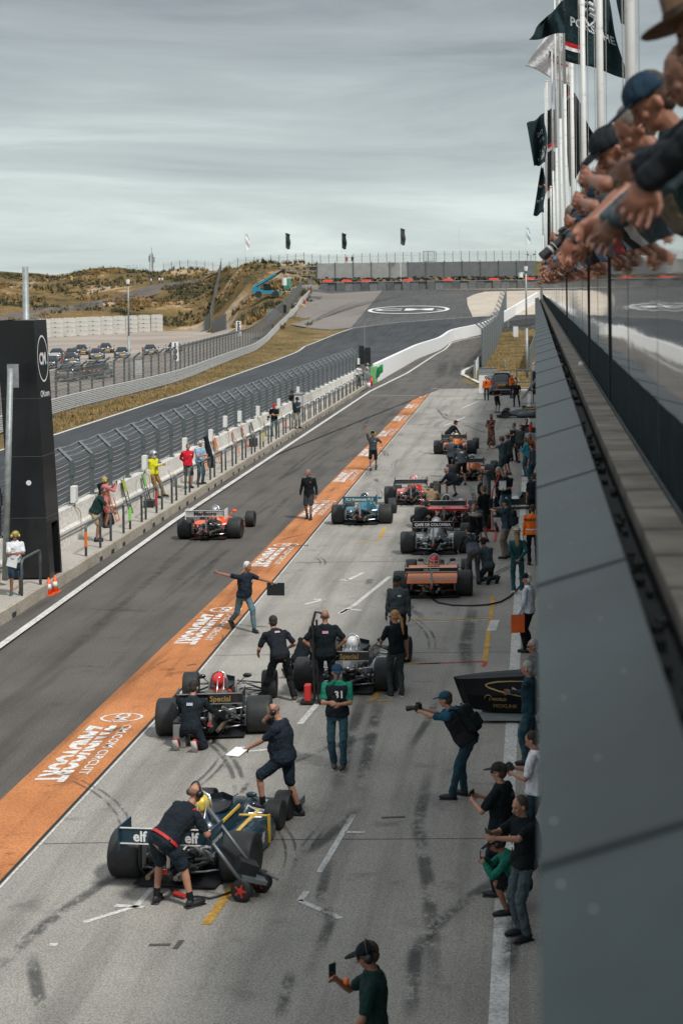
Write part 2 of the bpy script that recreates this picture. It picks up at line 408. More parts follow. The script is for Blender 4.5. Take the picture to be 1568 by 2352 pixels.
line('apron_edge_line',[(990,894),(1232,891)],.16,m_line,.055)
line('pit_crossing_line',[(848,910),(966,911)],.14,m_line,.07)
line('exit_kerb_line',[(1124,892),(1062,861),(1064,852),(1113,828)],.35,m_line,.07)
line('building_line',[(1138,2500),(1163,1900),(1190,1370),(1215,905)],.22,m_line,.010)
# orange band
L0=[(0,1840),(540,1330),(965,900)]; R0=[(0,2030),(430,1570),(990,900)]
bl=[PG(*p) for p in L0]; br=[PG(*p) for p in R0]
mb=MB(); 
def xi(l,Y):
    for a,b in zip(l[:-1],l[1:]):
        if Y<=b.y or b is l[-1]:
            t=(Y-a.y)/(b.y-a.y); return a.x+(b.x-a.x)*t
ys=[-20+i*4 for i in range(39)]; ys=[y for y in ys if y<132]+[131.8]
mb.add([q for y in ys for q in ((xi(bl,y),y,.008),(xi(br,y),y,.008))],[(2*i,2*i+1,2*i+3,2*i+2) for i in range(len(ys)-1)])
mb.build('orange_band',m_orange,kind='structure',flip=False)
line('band_joint',[(xi(br,y),y) for y in (-20,35,132)],.05,M('joint_dark',(.02,.022,.022),.9),.012,px=False)
line('band_joint_edge',[(xi(br,y)+.06,y) for y in (-20,35,132)],.035,m_line,.012,px=False)
for k in range(-1,10):
    Yc=32.2+10.75*k
    if Yc>131: break
    cx=(xi(bl,Yc)+xi(br,Yc))/2+.01; mb=MB()
    n=40
    for a,b in ((.40,.345),):
        vs=[(cx+r*math.cos(2*pi*i/n),Yc+r*.82*math.sin(2*pi*i/n),.013) for i in range(n) for r in (a,b)]
        mb.add(vs,[(2*i,2*i+1,(2*i+3)%(2*n),(2*i+2)%(2*n)) for i in range(n)])
    mb.text('CM.',.36,lambda x,y:(cx-.12+y,Yc-x,.013),bold=.03)
    y0=Yc-.55
    def tl(cxx): return lambda x,y:(cxx+y,y0-x,.013)
    w1=mb.text('CM.COM CIRCUIT',.245,tl(cx+.17),bold=.012,sx=1.62,center=False)
    mb.text('ZANDVOORT',.66,tl(cx-.42),bold=.05,sx=.86,center=False)
    mb.build('painted_lettering',m_letter,kind='structure',flip=False)
    mb=MB(); mb.add([(cx-.15,y0,.0175),(cx-.10,y0,.0175),(cx-.16,y0-3.0,.0175),(cx-.21,y0-3.0,.0175)],[(0,1,2,3)])
    mb.build('lettering_gap',m_orange,kind='structure',flip=False)
# painted marks on the apron (traced on the ground plane)
def pline(pts,wd,m,name='painted_line',off=.010): line(name,pts,wd,m,off,sub=False)
for pts in ([(193,2121),(312,2084),(352,2040)],[(265,2082),(330,2086)],[(733,2006),(812,1872)],[(792,1913),(838,1914)],[(688,2072),(704,2050)],[(686,2070),(742,2094)],[(742,2093),(782,2112)],
            [(779,1410),(812,1392),(895,1325)],[(700,1389),(746,1377)],[(720,1378),(746,1377)],[(793,1336),(834,1316)],[(780,1333),(803,1333)],[(688,1665),(728,1618)],[(560,1728),(628,1722)],
            [(1020,978),(1068,958)],[(1060,938),(1098,921)],[(800,1400),(780,1412)],[(800,1400),(830,1403)],[(113,2172),(132,2172)]):
    pline(pts,.09 if pts[0][1]>1700 else .12,m_line)
for pts in ([(472,2126),(654,1876)],):
    pline(pts,.13,m_yel)
for pts in ([(852,1612),(880,1580)],[(862,1611),(902,1609)],[(1113,1520),(1130,1395),(1131,1370)],[(1020,1425),(1112,1420)],[(930,1424),(1010,1424)],[(870,1240),(884,1212)],[(820,1246),(868,1240)],[(935,1525),(1012,1524)],[(660,1552),(675,1551)],[(1058,968),(1022,972)]):
    pline(pts,.11,m_yel)
for pts in ([(960,1526),(1112,1520)],[(1110,1532),(1114,1521)],[(1136,1245),(1143,1210)]):
    pline(pts,.09,m_redl)
pline([(940,1432),(1130,1424)],.05,m_line); pline([(1128,1450),(1137,1425)],.22,m_line,off=.011)
def markm():
    m,nt,b=nodes('tyre_mark_rubber'); tc=N(nt,'ShaderNodeTexCoord'); o=tc.outputs['Object']
    b.inputs['Base Color'].default_value=(.045,.05,.05,1); b.inputs['Roughness'].default_value=.85
    n=noise_n(nt,14,4,o,.8); n2=noise_n(nt,1.3,3,o,.6); ad=N(nt,'ShaderNodeMath',operation='ADD'); L(nt,n.outputs[0],ad.inputs[0]); L(nt,n2.outputs[0],ad.inputs[1])
    r=rampn(nt,ad.outputs[0],[(.90,(0,0,0)),(1.22,(.52,)*3)]); s=N(nt,'ShaderNodeSeparateXYZ'); L(nt,tc.outputs['UV'],s.inputs[0])
    e=rampn(nt,s.outputs[0],[(.0,(0,0,0)),(.30,(1,1,1)),(.7,(1,1,1)),(1.,(0,0,0))]); f=rampn(nt,s.outputs[1],[(.0,(0,0,0)),(.3,(1,1,1)),(.75,(1,1,1)),(1.,(0,0,0))])
    L(nt,mixc(nt,1.0,mixc(nt,1.0,r.outputs[0],e.outputs[0],'MULTIPLY'),f.outputs[0],'MULTIPLY'),b.inputs['Alpha']); return m
m_mark=markm(); m_mark2=m_mark.copy(); [setattr(n.color_ramp.elements[1],'color',(.3,.3,.3,1)) for n in m_mark2.node_tree.nodes if n.type=='VALTORGB' and abs(n.color_ramp.elements[0].position-.90)<.01]
for pts,wd in (([(765,1845),(800,1700),(835,1600)],.36),([(820,1850),(850,1700),(872,1610)],.34),([(1000,2352),(985,2050),(960,1900),(985,1760)],.30),([(940,2352),(958,2150)],.28),
            ([(930,1740),(985,1650),(1010,1590)],.22),([(1075,1560),(1068,1480),(1090,1380)],.45),([(100,2352),(70,2190)],.25),([(640,2352),(668,2230)],.22),([(700,2250),(760,2120),(735,2060),(760,1960)],.22),
            ([(640,1770),(670,1735)],.3),([(480,1830),(450,1850),(440,1880)],.10),([(1050,1190),(1090,1150),(1080,1115)],.3),([(905,1405),(925,1380)],.3),([(845,1345),(850,1330)],.3),
            ([(540,1850),(575,1790)],.14),([(1010,870),(1020,830)],1.6),([(1040,870),(1050,835)],1.6),([(1075,862),(1085,845)],1.0),([(1090,980),(1020,960),(1000,935)],.25),([(1130,1000),(1060,975)],.25),
            ([(1165,2250),(1180,2100)],.3),([(60,1545),(200,1531),(330,1540)],.12),([(180,1400),(380,1405)],.10)):
    line('tyre_mark',pts,wd*.85,m_mark,.0215 if pts[0][1]>900 else .075)
# skid arcs on the run-off
for i in range(9):
    a=(690+i*9,755-i*4); c=(760+i*14,712-i*3); e=(830+i*17,688-i*1.5)
    pts=[(a[0]+(e[0]-a[0])*t+ (2*t*(1-t))*(c[0]-(a[0]+e[0])/2)*1.2, a[1]+(e[1]-a[1])*t+(2*t*(1-t))*(c[1]-(a[1]+e[1])/2)*1.2) for t in [j/8 for j in range(9)]]
    line('skid_mark',pts,.28 if i%3 else .6,m_mark,.085,sub=True)
for i in range(7):
    yb=745-i*9; line('skid_mark',[(1150-i*20,yb+6),(1000-i*20,yb+14),(860-i*14,yb+42)],.35,m_mark,.086)
# drains in the apron
dk=M('drain_iron',(.02,.022,.022),.7)
for a in ((688,1254),):
    p=PG(*a); mb=MB(); 
    for i in range(7): mb.box((p.x-.24+i*.08,p.y,.012),(.045,.16,.012))
    o=mb.build('drain_grate',dk); tag(o,'dark slotted drain grate %s'%('beside the orange band' if a[0]==688 else 'in the bare concrete below the blue six-wheeled car'),'drain')
# corner logo
mb=MB(); c0=PG(938.5,712); n=56; RR=(PG(1030,712)-PG(847,712)).length/2; RY=(PG(938,703)-PG(938,721)).length/2
vs=[]
for i in range(n):
    for k in (1,.9): 
        x=c0.x+RR*k*math.cos(2*pi*i/n); y=c0.y+RY*k*math.sin(2*pi*i/n); vs.append((x,y,terr(x,y,False)+.09))
mb.add(vs,[(2*i,2*i+1,(2*i+3)%(2*n),(2*i+2)%(2*n)) for i in range(n)])
def lf(x,y):
    X=c0.x+x; Yy=c0.y-1.9+y; return (X,Yy,terr(X,Yy,False)+.1)
mb.text('CM.',6.2,lf,bold=.02,sx=1.15)
mb.build('corner_logo_paint',white,kind='structure',flip=False)
# dune vegetation clumps
def tufts():
    mb=MB(); rnd=random.Random(3)
    for _ in range(9000):
        Y=rnd.uniform(255,452); px=rnd.uniform(-60,735); X=(px-1228)*Y/F
        q=min(CP,key=lambda c:abs(c[0]-px))[1]
        if Y<q[0][0]+4 or Y>q[3][0]+4: continue
        if noise.noise(V((X*.06,Y*.06,9)))<-.05: continue
        z=terr(X,Y); h=rnd.uniform(.35,.95); r=rnd.uniform(.3,.9); mi=0 if noise.noise(V((X*.05,Y*.05,40)))>.03 else 1
        if rnd.random()<.12: mi=2
        for k in range(7):
            a=rnd.uniform(0,2*pi); d=V((math.cos(a),math.sin(a),0)); b=V((X,Y,z-.05))+d*r*rnd.random()*.7; s=V((-d.y,d.x,0))*rnd.uniform(.1,.28)
            t=b+d*rnd.uniform(.1,.5)+V((0,0,h*rnd.uniform(.6,1.2))); mb.add([b-s,b+s,t],[(0,1,2)],mi)
    o=mb.build('dune_grass',[M('marram_straw',(.27,.175,.07),1,var=.3),M('marram_olive',(.10,.09,.045),1,var=.3),M('marram_green',(.035,.048,.025),1,var=.3)],flip=False); o['kind']='stuff'
    mb=MB()
    for _ in range(170):
        Y=rnd.uniform(300,440); px=rnd.uniform(-50,720); X=(px-1228)*Y/F; q=min(CP,key=lambda c:abs(c[0]-px))[1]
        if Y<q[1][0]-6 or Y>q[3][0]: continue
        z=terr(X,Y); R1=rnd.uniform(.9,3.4)
        for k in range(int(110*R1)):
            a=rnd.uniform(0,2*pi); e=rnd.uniform(0,1); rr=R1*math.sqrt(rnd.random()); p=V((X+rr*math.cos(a)*1.3,Y+rr*math.sin(a),z+ (1-(rr/R1)**2)*R1*.55*e))
            s=.16; A=V((rnd.uniform(-s,s),rnd.uniform(-s,s),rnd.uniform(-s,s))); B=V((rnd.uniform(-s,s),rnd.uniform(-s,s),rnd.uniform(-s,s))); mb.add([p,p+A,p+B],[(0,1,2)],rnd.random()<.4)
    o=mb.build('dune_shrubs',[M('shrub_dark',(.022,.034,.02),1,var=.4),M('shrub_mid',(.05,.062,.032),1,var=.4)],flip=False); o['kind']='stuff'
    mb=MB()
    for _ in range(2600):
        if rnd.random()<.5:
            p=PG(rnd.uniform(1118,1228),rnd.uniform(752,880)); 
            if p.x<-6.2+ (0 if p.y>160 else .5): continue
        else:
            px=rnd.uniform(120,690); ye=999-(px-128)*.327 if px<408 else 908-(px-408)*.36; yg=951-(px-125)*.25 if px<403 else 881-(px-403)*.41 if px<548 else 821-(px-548)*.70; p=PG(px,yg+(ye-yg)*rnd.uniform(.02,.93))
        h=rnd.uniform(.08,.3)
        for k in range(4):
            a=rnd.uniform(0,2*pi); d=V((math.cos(a),math.sin(a),0)); b=p+d*.1; s=V((-d.y,d.x,0))*.03
            mb.add([b-s,b+s,b+d*.12+V((0,0,h))],[(0,1,2)],0 if rnd.random()<.75 else 1)
    o=mb.build('verge_grass_blades',[M('verge_straw',(.30,.19,.07),1,var=.3),M('verge_green',(.09,.10,.035),1,var=.3)],flip=False); o['kind']='stuff'
tufts()

def dunepath():
    P3=[PG(*p) for p in ((-60,742),(60,724),(115,713),(200,700),(290,676),(370,660),(440,646),(478,640))]; Q=resample0(P3,4); mb=MB(); vs=[]
    for i,p in enumerate(Q):
        d=Q[min(i+1,len(Q)-1)]-Q[max(i-1,0)]; d.z=0; d.normalize(); nn=V((-d.y,d.x,0))
        for k in range(-3,4): q=p+nn*(k*1.6); vs.append((q.x,q.y,terr(q.x,q.y)+.35-abs(k)*.12))
    mb.add(vs,[(7*i+j,7*i+j+1,7*i+j+8,7*i+j+7) for i in range(len(Q)-1) for j in range(6)]); mb.build('dune_path',ground_mat('dark_gravel_path',(.10,.085,.075),(.17,.14,.12),4,.2,.1,.2),kind='structure',flip=False)
def resample0(P_,st):
    out=[]
    for a,b in zip(P_[:-1],P_[1:]):
        n=max(1,int((b-a).length/st)); out+=[a.lerp(b,i/n) for i in range(n)]
    return out+[P_[-1]]
dunepath()

rnd_=random.Random(77)
def curve(x,y,L_,ang,bend,wd,off,n=9,mm=None):
    pts=[]; a=ang
    for i in range(n): pts.append((x,y)); x+=math.sin(a)*L_/n; y+=math.cos(a)*L_/n; a+=bend/n
    line('tyre_mark',pts,wd,mm or m_mark,off,px=False)
for i in range(46):
    x=rnd_.uniform(-7.6,-.6); y=rnd_.uniform(17,118); L_=rnd_.uniform(1.5,7); a=rnd_.gauss(0,.16); b=rnd_.gauss(0,.5); w_=rnd_.choice((.05,.07,.10,.24)); curve(x,y,L_,a,b,w_,.0215+i*.0001)
    if w_<.2: curve(x+.14,y+.02,L_,a,b,w_,.0215+i*.0001+.00005)
for i in range(30): 
    y=rnd_.uniform(26,120); curve((xi(bl,y)+xi(br,y))/2+rnd_.uniform(-.5,.3),y,rnd_.uniform(.8,2.6),rnd_.gauss(0,.5),rnd_.gauss(0,.7),rnd_.choice((.05,.08,.14)),.024+i*.0001,7)
for i in range(16): curve(rnd_.uniform(-12,-9.2),rnd_.uniform(35,120),rnd_.uniform(6,16),rnd_.gauss(0,.03),rnd_.gauss(0,.05),rnd_.choice((.2,.3)),.010+i*.0001,mm=m_mark2)
m_joint=M('slab_joint',(.07,.07,.065),.9)
for y in (24.9,37.6,50.2,62.8,75.4,88,100.6,113.2,125.8):
    line('slab_joint',[(xi(br,y)+.1,y),(-3.9,y+.06),(1,y-.03)],.022 if y<45 else .035,m_joint,.0075,px=False,sub=False)

for pts in ([(342,2173),(392,2172)],[(402,2182),(418,2162)],[(876,1880),(930,1878)],[(1040,1250),(1062,1249)],[(430,1530),(452,1526)]): line('dark_tape_mark',pts,.07,m_joint,.0105,sub=False)
drape('grass_bank',[(1119,886),(1113,832),(1119,776),(1165,757),(1240,757),(1240,893),(1180,893)],m_verge,.035)
# ------------------------------------------------------------------ people
BAKE=[]
WT=bpy.data.textures.new('folds','CLOUDS'); WT.noise_scale=.13; WT.noise_depth=2
def remesh(o,vox,sm=3):
    m=o.modifiers.new('r','REMESH'); m.mode='VOXEL'; m.voxel_size=vox; m.use_smooth_shade=True
    s=o.modifiers.new('s','SMOOTH'); s.iterations=sm; s.factor=.5; BAKE.append(o)
    if sm==2 and vox<.022:
        d=o.modifiers.new('d','DISPLACE'); d.texture=WT; d.strength=.045; d.mid_level=.5
def ik(a,t,l1,l2,pole):
    d=t-a; Ln=min(max(d.length,.08),(l1+l2)*.999); d=d.normalized(); x=(l1*l1-l2*l2+Ln*Ln)/(2*Ln); h=math.sqrt(max(0,l1*l1-x*x))
    p=pole-d*pole.dot(d)
    if p.length<1e-3: p=V((0,0,-1))-d*d.z*-1
    p.normalize(); return a+d*x+p*h, a+d*Ln
POSE=dict(
 stand=dict(lh=(-.27,.06,.82),rh=(.27,.06,.82)),
 relaxed=dict(lh=(-.25,.1,.86),rh=(.29,.02,.82),lf=(-.12,.06,0,8),rf=(.13,-.05,0,-10)),
 walk=dict(lh=(-.27,.2,.88),rh=(.28,-.12,.86),lf=(-.1,.28,0,0),rf=(.1,-.26,.06,0)),
 fold=dict(lh=(.12,.27,1.18),rh=(-.12,.30,1.22),lf=(-.13,.03,0,10),rf=(.13,0,0,-10)),
 hips=dict(lh=(-.20,.02,.98),rh=(.20,.02,.98),lpo=(-1,-.3,0),rpo=(1,-.3,0)),
 back=dict(lh=(-.05,-.20,.95),rh=(.05,-.20,.97),lpo=(-1,-.6,0),rpo=(1,-.6,0)),
 phone=dict(lh=(-.10,.32,1.13),rh=(.08,.33,1.16),head=-22),
 photo=dict(lh=(-.07,.36,1.53),rh=(.09,.34,1.54),lpo=(-.8,.2,-1),rpo=(.8,.2,-1),head=0),
 tablet=dict(lh=(-.13,.40,1.32),rh=(.13,.40,1.32),head=-5),
 paper=dict(lh=(-.02,.28,1.08),rh=(.12,.26,1.10),head=-5),
 pocket=dict(lh=(-.21,.10,.90),rh=(.25,.05,.83)),
 bend=dict(hip=(0,-.18,.88),lean=62,lh=(-.18,.55,.62),rh=(.18,.55,.62),head=35,lf=(-.16,0,0,5),rf=(.16,0,0,-5)),
 crouch=dict(hip=(0,-.12,.40),lean=32,lf=(-.16,.12,0,10),rf=(.15,-.05,.05,-8,25),lh=(-.10,.50,.62),rh=(.12,.48,.66),head=5,lpk=(-.35,1,.5),rpk=(.35,1,.5)),
 kneel=dict(hip=(0,-.05,.50),lean=18,lf=(-.14,.30,0,5),rf=(.13,-.42,.10,0,60),lh=(-.12,.48,.70),rh=(.14,.48,.72),rpk=(0.1,.6,-1),lpk=(-.15,1,.4)),
 kneel2=dict(hip=(0,-.18,.36),lean=10,lf=(-.14,-.40,.10,0,60),rf=(.14,-.40,.10,0,60),lh=(-.12,.38,.62),rh=(.16,.40,.60),rpk=(.15,1,-.4),lpk=(-.15,1,-.4)),
 sit=dict(hip=(0,-.05,.24),lean=-22,lf=(-.10,.98,.22,0),rf=(.10,.98,.22,0),lh=(-.14,.44,.50),rh=(.14,.44,.50),head=20,lpk=(-.1,0,1),rpk=(.1,0,1)),
 rail=dict(hip=(0,-.07,.90),lean=33,lf=(-.12,-.14,0,8),rf=(.13,-.20,0,-8),lh=(-.14,.60,1.16),rh=(.13,.62,1.17),lpo=(-1,0,-.3),rpo=(1,0,-.3),head=8),
)
HAIR={}
def person(label,loc,rz,pose='stand',top=BLK,bot=NAVY,long=False,shorts=False,hair=(.05,.03,.02),hat=None,hatc=BLK,h=1.78,g=1.0,vox=None,sk=None,shoes=None,
           glasses=False,muffs=None,vest=None,female=False,ponytail=False,longhair=False,bald=False,helmet=None,belly=0.,group=None,overall=None,skirt=False,pat=None,botpat=None,socks=None,beard=False,face=None,halfbody=False,**ov):
    loc=V(loc); Y=max(loc.y,2)
    if vox is None: vox=.010 if Y<28 else .013 if Y<45 else .018 if Y<75 else .026 if Y<130 else .045
    P=dict(hip=(0,0,.93),lean=0,side=0,twist=0,lf=(-.11,.03,0,8),rf=(.11,0,0,-8),lh=(-.27,.06,.82),rh=(.27,.06,.82),lpo=(-.6,-1,-.1),rpo=(.6,-1,-.1),lpk=(-.12,1,.05),rpk=(.12,1,.05),head=-8,hy=0)
    P.update(POSE[pose]); P.update(ov); s=h/1.78; sk=sk or skin
    root=thing('person',label,'person',loc,rz,group)
    t=Matrix.Rotation(rad(P['twist']),3,'Z')@Matrix.Rotation(rad(-P['lean']),3,'X')@Matrix.Rotation(rad(P['side']),3,'Y')
    up=t@V((0,0,1)); rt=t@V((1,0,0)); fw=t@V((0,1,0)); hip=V(P['hip'])
    hr=Matrix.Rotation(rad(P['twist']*.5),3,'Z')@V((1,0,0)); shw=.175 if female else .195; hw=.095
    C=lambda q:hip+up*q
    tw=g
    def body_rings(infl=0,lo=-.10,hi=.50):
        prof=[(-.13,.10,.085),(-.06,.165,.12),(.02,.172,.122),(.12,.148,.108),(.22,.158,.115),(.32,.178,.122),(.40,.188,.112),(.46,.152,.094),(.50,.090,.070),(.51,.072,.066),(.54,.055,.055)]
        rs=[]
        for q,a,b in prof:
            if q<lo or q>hi: continue
            if female: a*=.93
            bl=belly*math.exp(-((q-.12)/.13)**2)
            kk=tw if q<.36 else 1+(tw-1)*.5
            fwd=fw*(bl*.5)
            dr=up if q>.05 else (up*.5+V((0,0,.5)))
            rs.append((hip+up*q+fwd, rt*(a*kk+infl), fw*(b*kk+infl+bl*.5)))
        return rs
    def tor(mb,infl,lo,hi): mb.loft([mb.ring(c,a,b,16,.85) for c,a,b in body_rings(infl,lo,hi)])
    shL=C(.435)-rt*shw; shR=C(.435)+rt*shw
    elL,wrL=ik(shL,V(P['lh']),.285,.255,V(P['lpo'])); elR,wrR=ik(shR,V(P['rh']),.285,.255,V(P['rpo']))
    hjL=hip-hr*hw-up*.03; hjR=hip+hr*hw-up*.03
    def footp(f): return V((f[0],f[1],f[2]+.085))
    knL,akL=ik(hjL,footp(P['lf']),.425,.42,V(P['lpk'])); knR,akR=ik(hjR,footp(P['rf']),.425,.42,V(P['rpk']))
    nb=C(.50); hm=Matrix.Rotation(rad(P['twist']+P['hy']),3,'Z')@Matrix.Rotation(rad(-P['lean']*.55+P['head']),3,'X'); 
    hu=hm@V((0,0,1)); hf=hm@V((0,1,0)); hx=hm@V((1,0,0)); hc=nb+(up*.4+hu*.6).normalized()*.165+hf*.02; HP=lambda x,y,z: hc+hx*x+hf*y+hu*z
    sc_=lambda v: v*s
    class SB(MB):
        def build(self,*a,**k): self.v=[tuple(V(q)*s) for q in self.v]; return MB.build(self,*a,**k)
    # body
    b=SB(); fr=max(.0085,vox*.62)
    tor(b,-.012,-.2,.6)
    b.cap(nb-up*.04,hc-hu*.05,.058,.052)
    b.ell(HP(0,0,.025),.074,.093,.098,M3=hm); b.ell(HP(0,.030,-.055),.052,.062,.060,M3=hm); b.ell(HP(0,.062,-.083),.026,.022,.022,M3=hm)
    b.cap(HP(0,.088,.005),HP(0,.108,-.030),.009+vox*.3,.014+vox*.3); b.cap(HP(-.024,.083,.030),HP(.024,.083,.030),.014,.014)
    for e in (-1,1): b.ell(HP(e*.076,-.005,-.012),.014+vox*.3,.02,.032,M3=hm,n=8,k=5); b.ell(HP(e*.036,.066,-.025),.022,.022,.022,M3=hm,n=8,k=5)
    for sh,el,wr in ((shL,elL,wrL),(shR,elR,wrR)):
        b.cap(sh,el,.052*g**.5,.040); b.cap(el,el.lerp(wr,.35),.041,.041); b.cap(el.lerp(wr,.35),wr,.041,.027)
    def hand(wr,el,sd,hd=None,curl=.5):
        d=(hd if hd is not None else (wr-el)).normalized(); 
        pn=V((-sd,0.0,0))-d*(-sd*d.x); 
        if pn.length<.2: pn=V((0,0,-1))-d*(-d.z)
        pn.normalize(); la=d.cross(pn)*sd
        pc=wr+d*.045; m3=Matrix((la,d,pn)).transposed(); b.ell(pc,.040,.052,.017+vox*.3,M3=m3,n=10,k=6)
        for i in range(4):
            o=(i-1.5)*.0245; fd_=(d+la*(i-1.5)*.10).normalized(); ln=(.062,.072,.068,.054)[i]; k0=wr+d*.085+la*o; c1=curl*(.8+.1*i); k1=k0+(fd_*math.cos(c1)+pn*math.sin(c1))*ln*.55; k2=k1+(d*math.cos(c1*2.1)+pn*math.sin(c1*2.1))*ln*.5
            b.cap(k0,k1,fr*1.05,fr,n=7); b.cap(k1,k2,fr,fr*.85,n=7)
        t0=wr+d*.03+la*-.036; t1=t0+(d*.75-la*.5+pn*.35).normalized()*.042; t2=t1+(d*.85+pn*.45).normalized()*.032
        b.cap(t0,t1,fr*1.25,fr*1.1,n=7); b.cap(t1,t2,fr*1.1,fr*.9,n=7)
        return pc,pn,d
    HL=hand(wrL,elL,-1,P.get('lhd') and V(P['lhd']),P.get('curl',.6)); HR=hand(wrR,elR,1,P.get('rhd') and V(P['rhd']),P.get('curl',.6))
    if not halfbody:
        for hj,kn,ak in ((hjL,knL,akL),(hjR,knR,akR)):
            b.cap(hj,kn,.082*g**.6,.055); b.cap(kn,kn.lerp(ak,.32),.053,.056); b.cap(kn.lerp(ak,.32),ak,.056,.034)
    bo=b.build('body',sk,root); remesh(bo,vox*s,3)
    # shirt
    if top is not None:
        c=SB(); tor(c,.016,-.09 if not overall else -.02,.515)
        for sh,el,wr in ((shL,elL,wrL),(shR,elR,wrR)):
            c.cap(sh+rt*0,sh.lerp(el,.72 if not long else 1),.068*g**.5,.062 if not long else .056)
            if long: c.cap(el,el.lerp(wr,.93),.055,.042)
        if vox<.02:
            cr=SB(); cr.loft([cr.ring(C(.505)+fw*.008,rt*.085,fw*.082,16),cr.ring(C(.535)+fw*.004,rt*.070,fw*.068,16),cr.ring(C(.535)+fw*.004,rt*.064,fw*.062,16)],cap=False); cr.build('collar',top if not isinstance(top,tuple) else cloth(tuple(min(1,q*1.5+.004) for q in top)),root,smooth=True)
        co_=c.build('jacket' if long else 'shirt',top if not isinstance(top,tuple) else cloth(top,*( (None,None) if not pat else ('cloth_'+pat+str(int(top[0]*99)),pat))),root); remesh(co_,vox*1.05*s,2)
    if vest is not None:
        c=SB(); tor(c,.030,-.07,.47); 
        vo=c.build('vest',cloth(vest),root); remesh(vo,vox*1.1*s,2)
    # trousers
    if not halfbody:
        bm_=bot if not isinstance(bot,tuple) else cloth(bot,*( (None,None) if not botpat else ('cloth_b'+botpat,botpat)))
        c=SB(); 
        c.loft([c.ring(cc,a,bb,16,.85) for cc,a,bb in body_rings(.010 if overall is None else .026,-.2,(.10 if P['lean']<30 else .20) if overall is None else .30)])
        if skirt:
            m_=(akL+akR)/2; c.loft([c.ring(hip,rt*.18,fw*.14,16),c.ring((hip+m_)/2,rt*.20,fw*.17,16),c.ring(m_+V((0,0,.06)),rt*.24,fw*.20,16)])
        for hj,kn,ak in ((hjL,knL,akL),(hjR,knR,akR)):
            if shorts: c.cap(hj,hj.lerp(kn,.88),.098*g**.6,.088)
            elif not skirt: c.cap(hj,kn,.094*g**.6,.072); c.cap(kn,kn.lerp(ak,.92),.072,.060)
        o_=c.build('shorts' if shorts else 'skirt' if skirt else 'trousers',bm_,root); remesh(o_,vox*1.05*s,2)
        for ak,f,kn in ((akL,P['lf'],knL),(akR,P['rf'],knR)):
            ya=rad(f[3]); pi_=rad(f[4]) if len(f)>4 else 0
            fm=Matrix.Rotation(ya,3,'Z')@Matrix.Rotation(-pi_,3,'X'); c=SB(); fd=fm@V((0,1,0)); fu=fm@V((0,0,1)); base=ak-fu*.085
            c.ell(base+fd*.065+fu*.045,.050,.145,.045,M3=fm); c.ell(base-fd*.01+fu*.06,.044,.065,.055,M3=fm); c.box(base+fd*.055+fu*.010,(.088,.27,.020),1,M4=fm)
            so_=c.build('shoe',[shoes or shoe,sole if shoes else shoe],root,smooth=True)
            if socks: 
                c=SB(); c.cap(ak-fu*.02,ak.lerp(kn,.22),.043,.047); c.build('sock',cloth(socks),root,smooth=True)
    # head gear
    if helmet is not None:
        c=SB(); c.ell(HP(0,.005,.02),.135,.155,.145,M3=hm,n=20,k=12); c.ell(HP(0,.045,-.075),.105,.11,.07,M3=hm,n=16,k=8)
        ho=c.build('helmet',helmet,root,smooth=True)
        c=SB(); c.ell(HP(0,.05,.02),.118,.118,.052,M3=hm,n=16,k=6); c.build('visor',glassd,ho,smooth=True)
        if helmet.name.startswith('helmet_striped'):
            c=SB(); c.ell(HP(0,.005,.05),.139,.158,.035,M3=hm,n=20,k=6); c.build('stripe',white,ho,smooth=True)
    else:
        if not bald:
            hm_=M('hair_%d_%d'%(int(hair[0]*255),int(hair[2]*255)),hair,.8,var=.35,scale=30)
            c=SB(); c.ell(HP(0,-.022,.048),.083,.092,.086,M3=hm); c.ell(HP(0,-.045,-.005),.074,.06,.075,M3=hm)
            if longhair: c.cap(HP(0,-.06,0),HP(0,-.09,-.28),.085,.07); 
            if ponytail: c.cap(HP(0,-.10,.02),HP(0,-.15,-.08),.030,.04); c.cap(HP(0,-.15,-.08),HP(0,-.15,-.36),.040,.018)
            c.build('hair',hm_,root,smooth=True)
        else:
            hm_=M('stubble',(.20,.11,.075),.8); c=SB(); c.ell(HP(0,-.018,.020),.078,.092,.060,M3=hm); c.build('hair',hm_,root,smooth=True)
        if beard:
            c=SB(); c.ell(HP(0,.045,-.075),.056,.062,.045,M3=hm); c.build('beard',M('beard_dark',(.03,.02,.015),.9),root,smooth=True)
        if hat=='cap' or hat=='capback':
            sg=1 if hat=='cap' else -1; c=SB(); c.ell(HP(0,0,.050),.092,.108,.088,M3=hm,n=16,k=8,lo=-8); 
            rr=[[HP(.075*math.cos(a)*(1 if k<1 else .95),sg*(.06+ (.13 if k else 0)*abs(math.sin(a))+.03),.052-.014*k*abs(math.sin(a))-q) for a in [pi*j/8 for j in range(9)]] for q in (0,.008) for k in (0,1)]
            c.loft([rr[0],rr[1],rr[3],rr[2]],cap=False,closed=False); c.build('cap',hatc if not isinstance(hatc,tuple) else cloth(hatc),root,smooth=True)
        if hat=='brim':
            c=SB(); hb=HP(0,0,.055); c.loft([c.ring(hb,hx*.17,hf*.20,20),c.ring(hb+hu*.006,hx*.175,hf*.205,20),c.ring(hb+hu*.012,hx*.10,hf*.115,20),c.ring(hb+hu*.10,hx*.085,hf*.10,20),c.ring(hb+hu*.115,hx*.05,hf*.06,20)],cap=True)
            ho=c.build('hat',hatc if not isinstance(hatc,tuple) else cloth(hatc),root,smooth=True)
            c=SB(); c.loft([c.ring(hb+hu*.012,hx*.104,hf*.119,20),c.ring(hb+hu*.04,hx*.10,hf*.115,20)],cap=False); c.build('hat_band',cloth((.05,.04,.03)),ho,smooth=True)
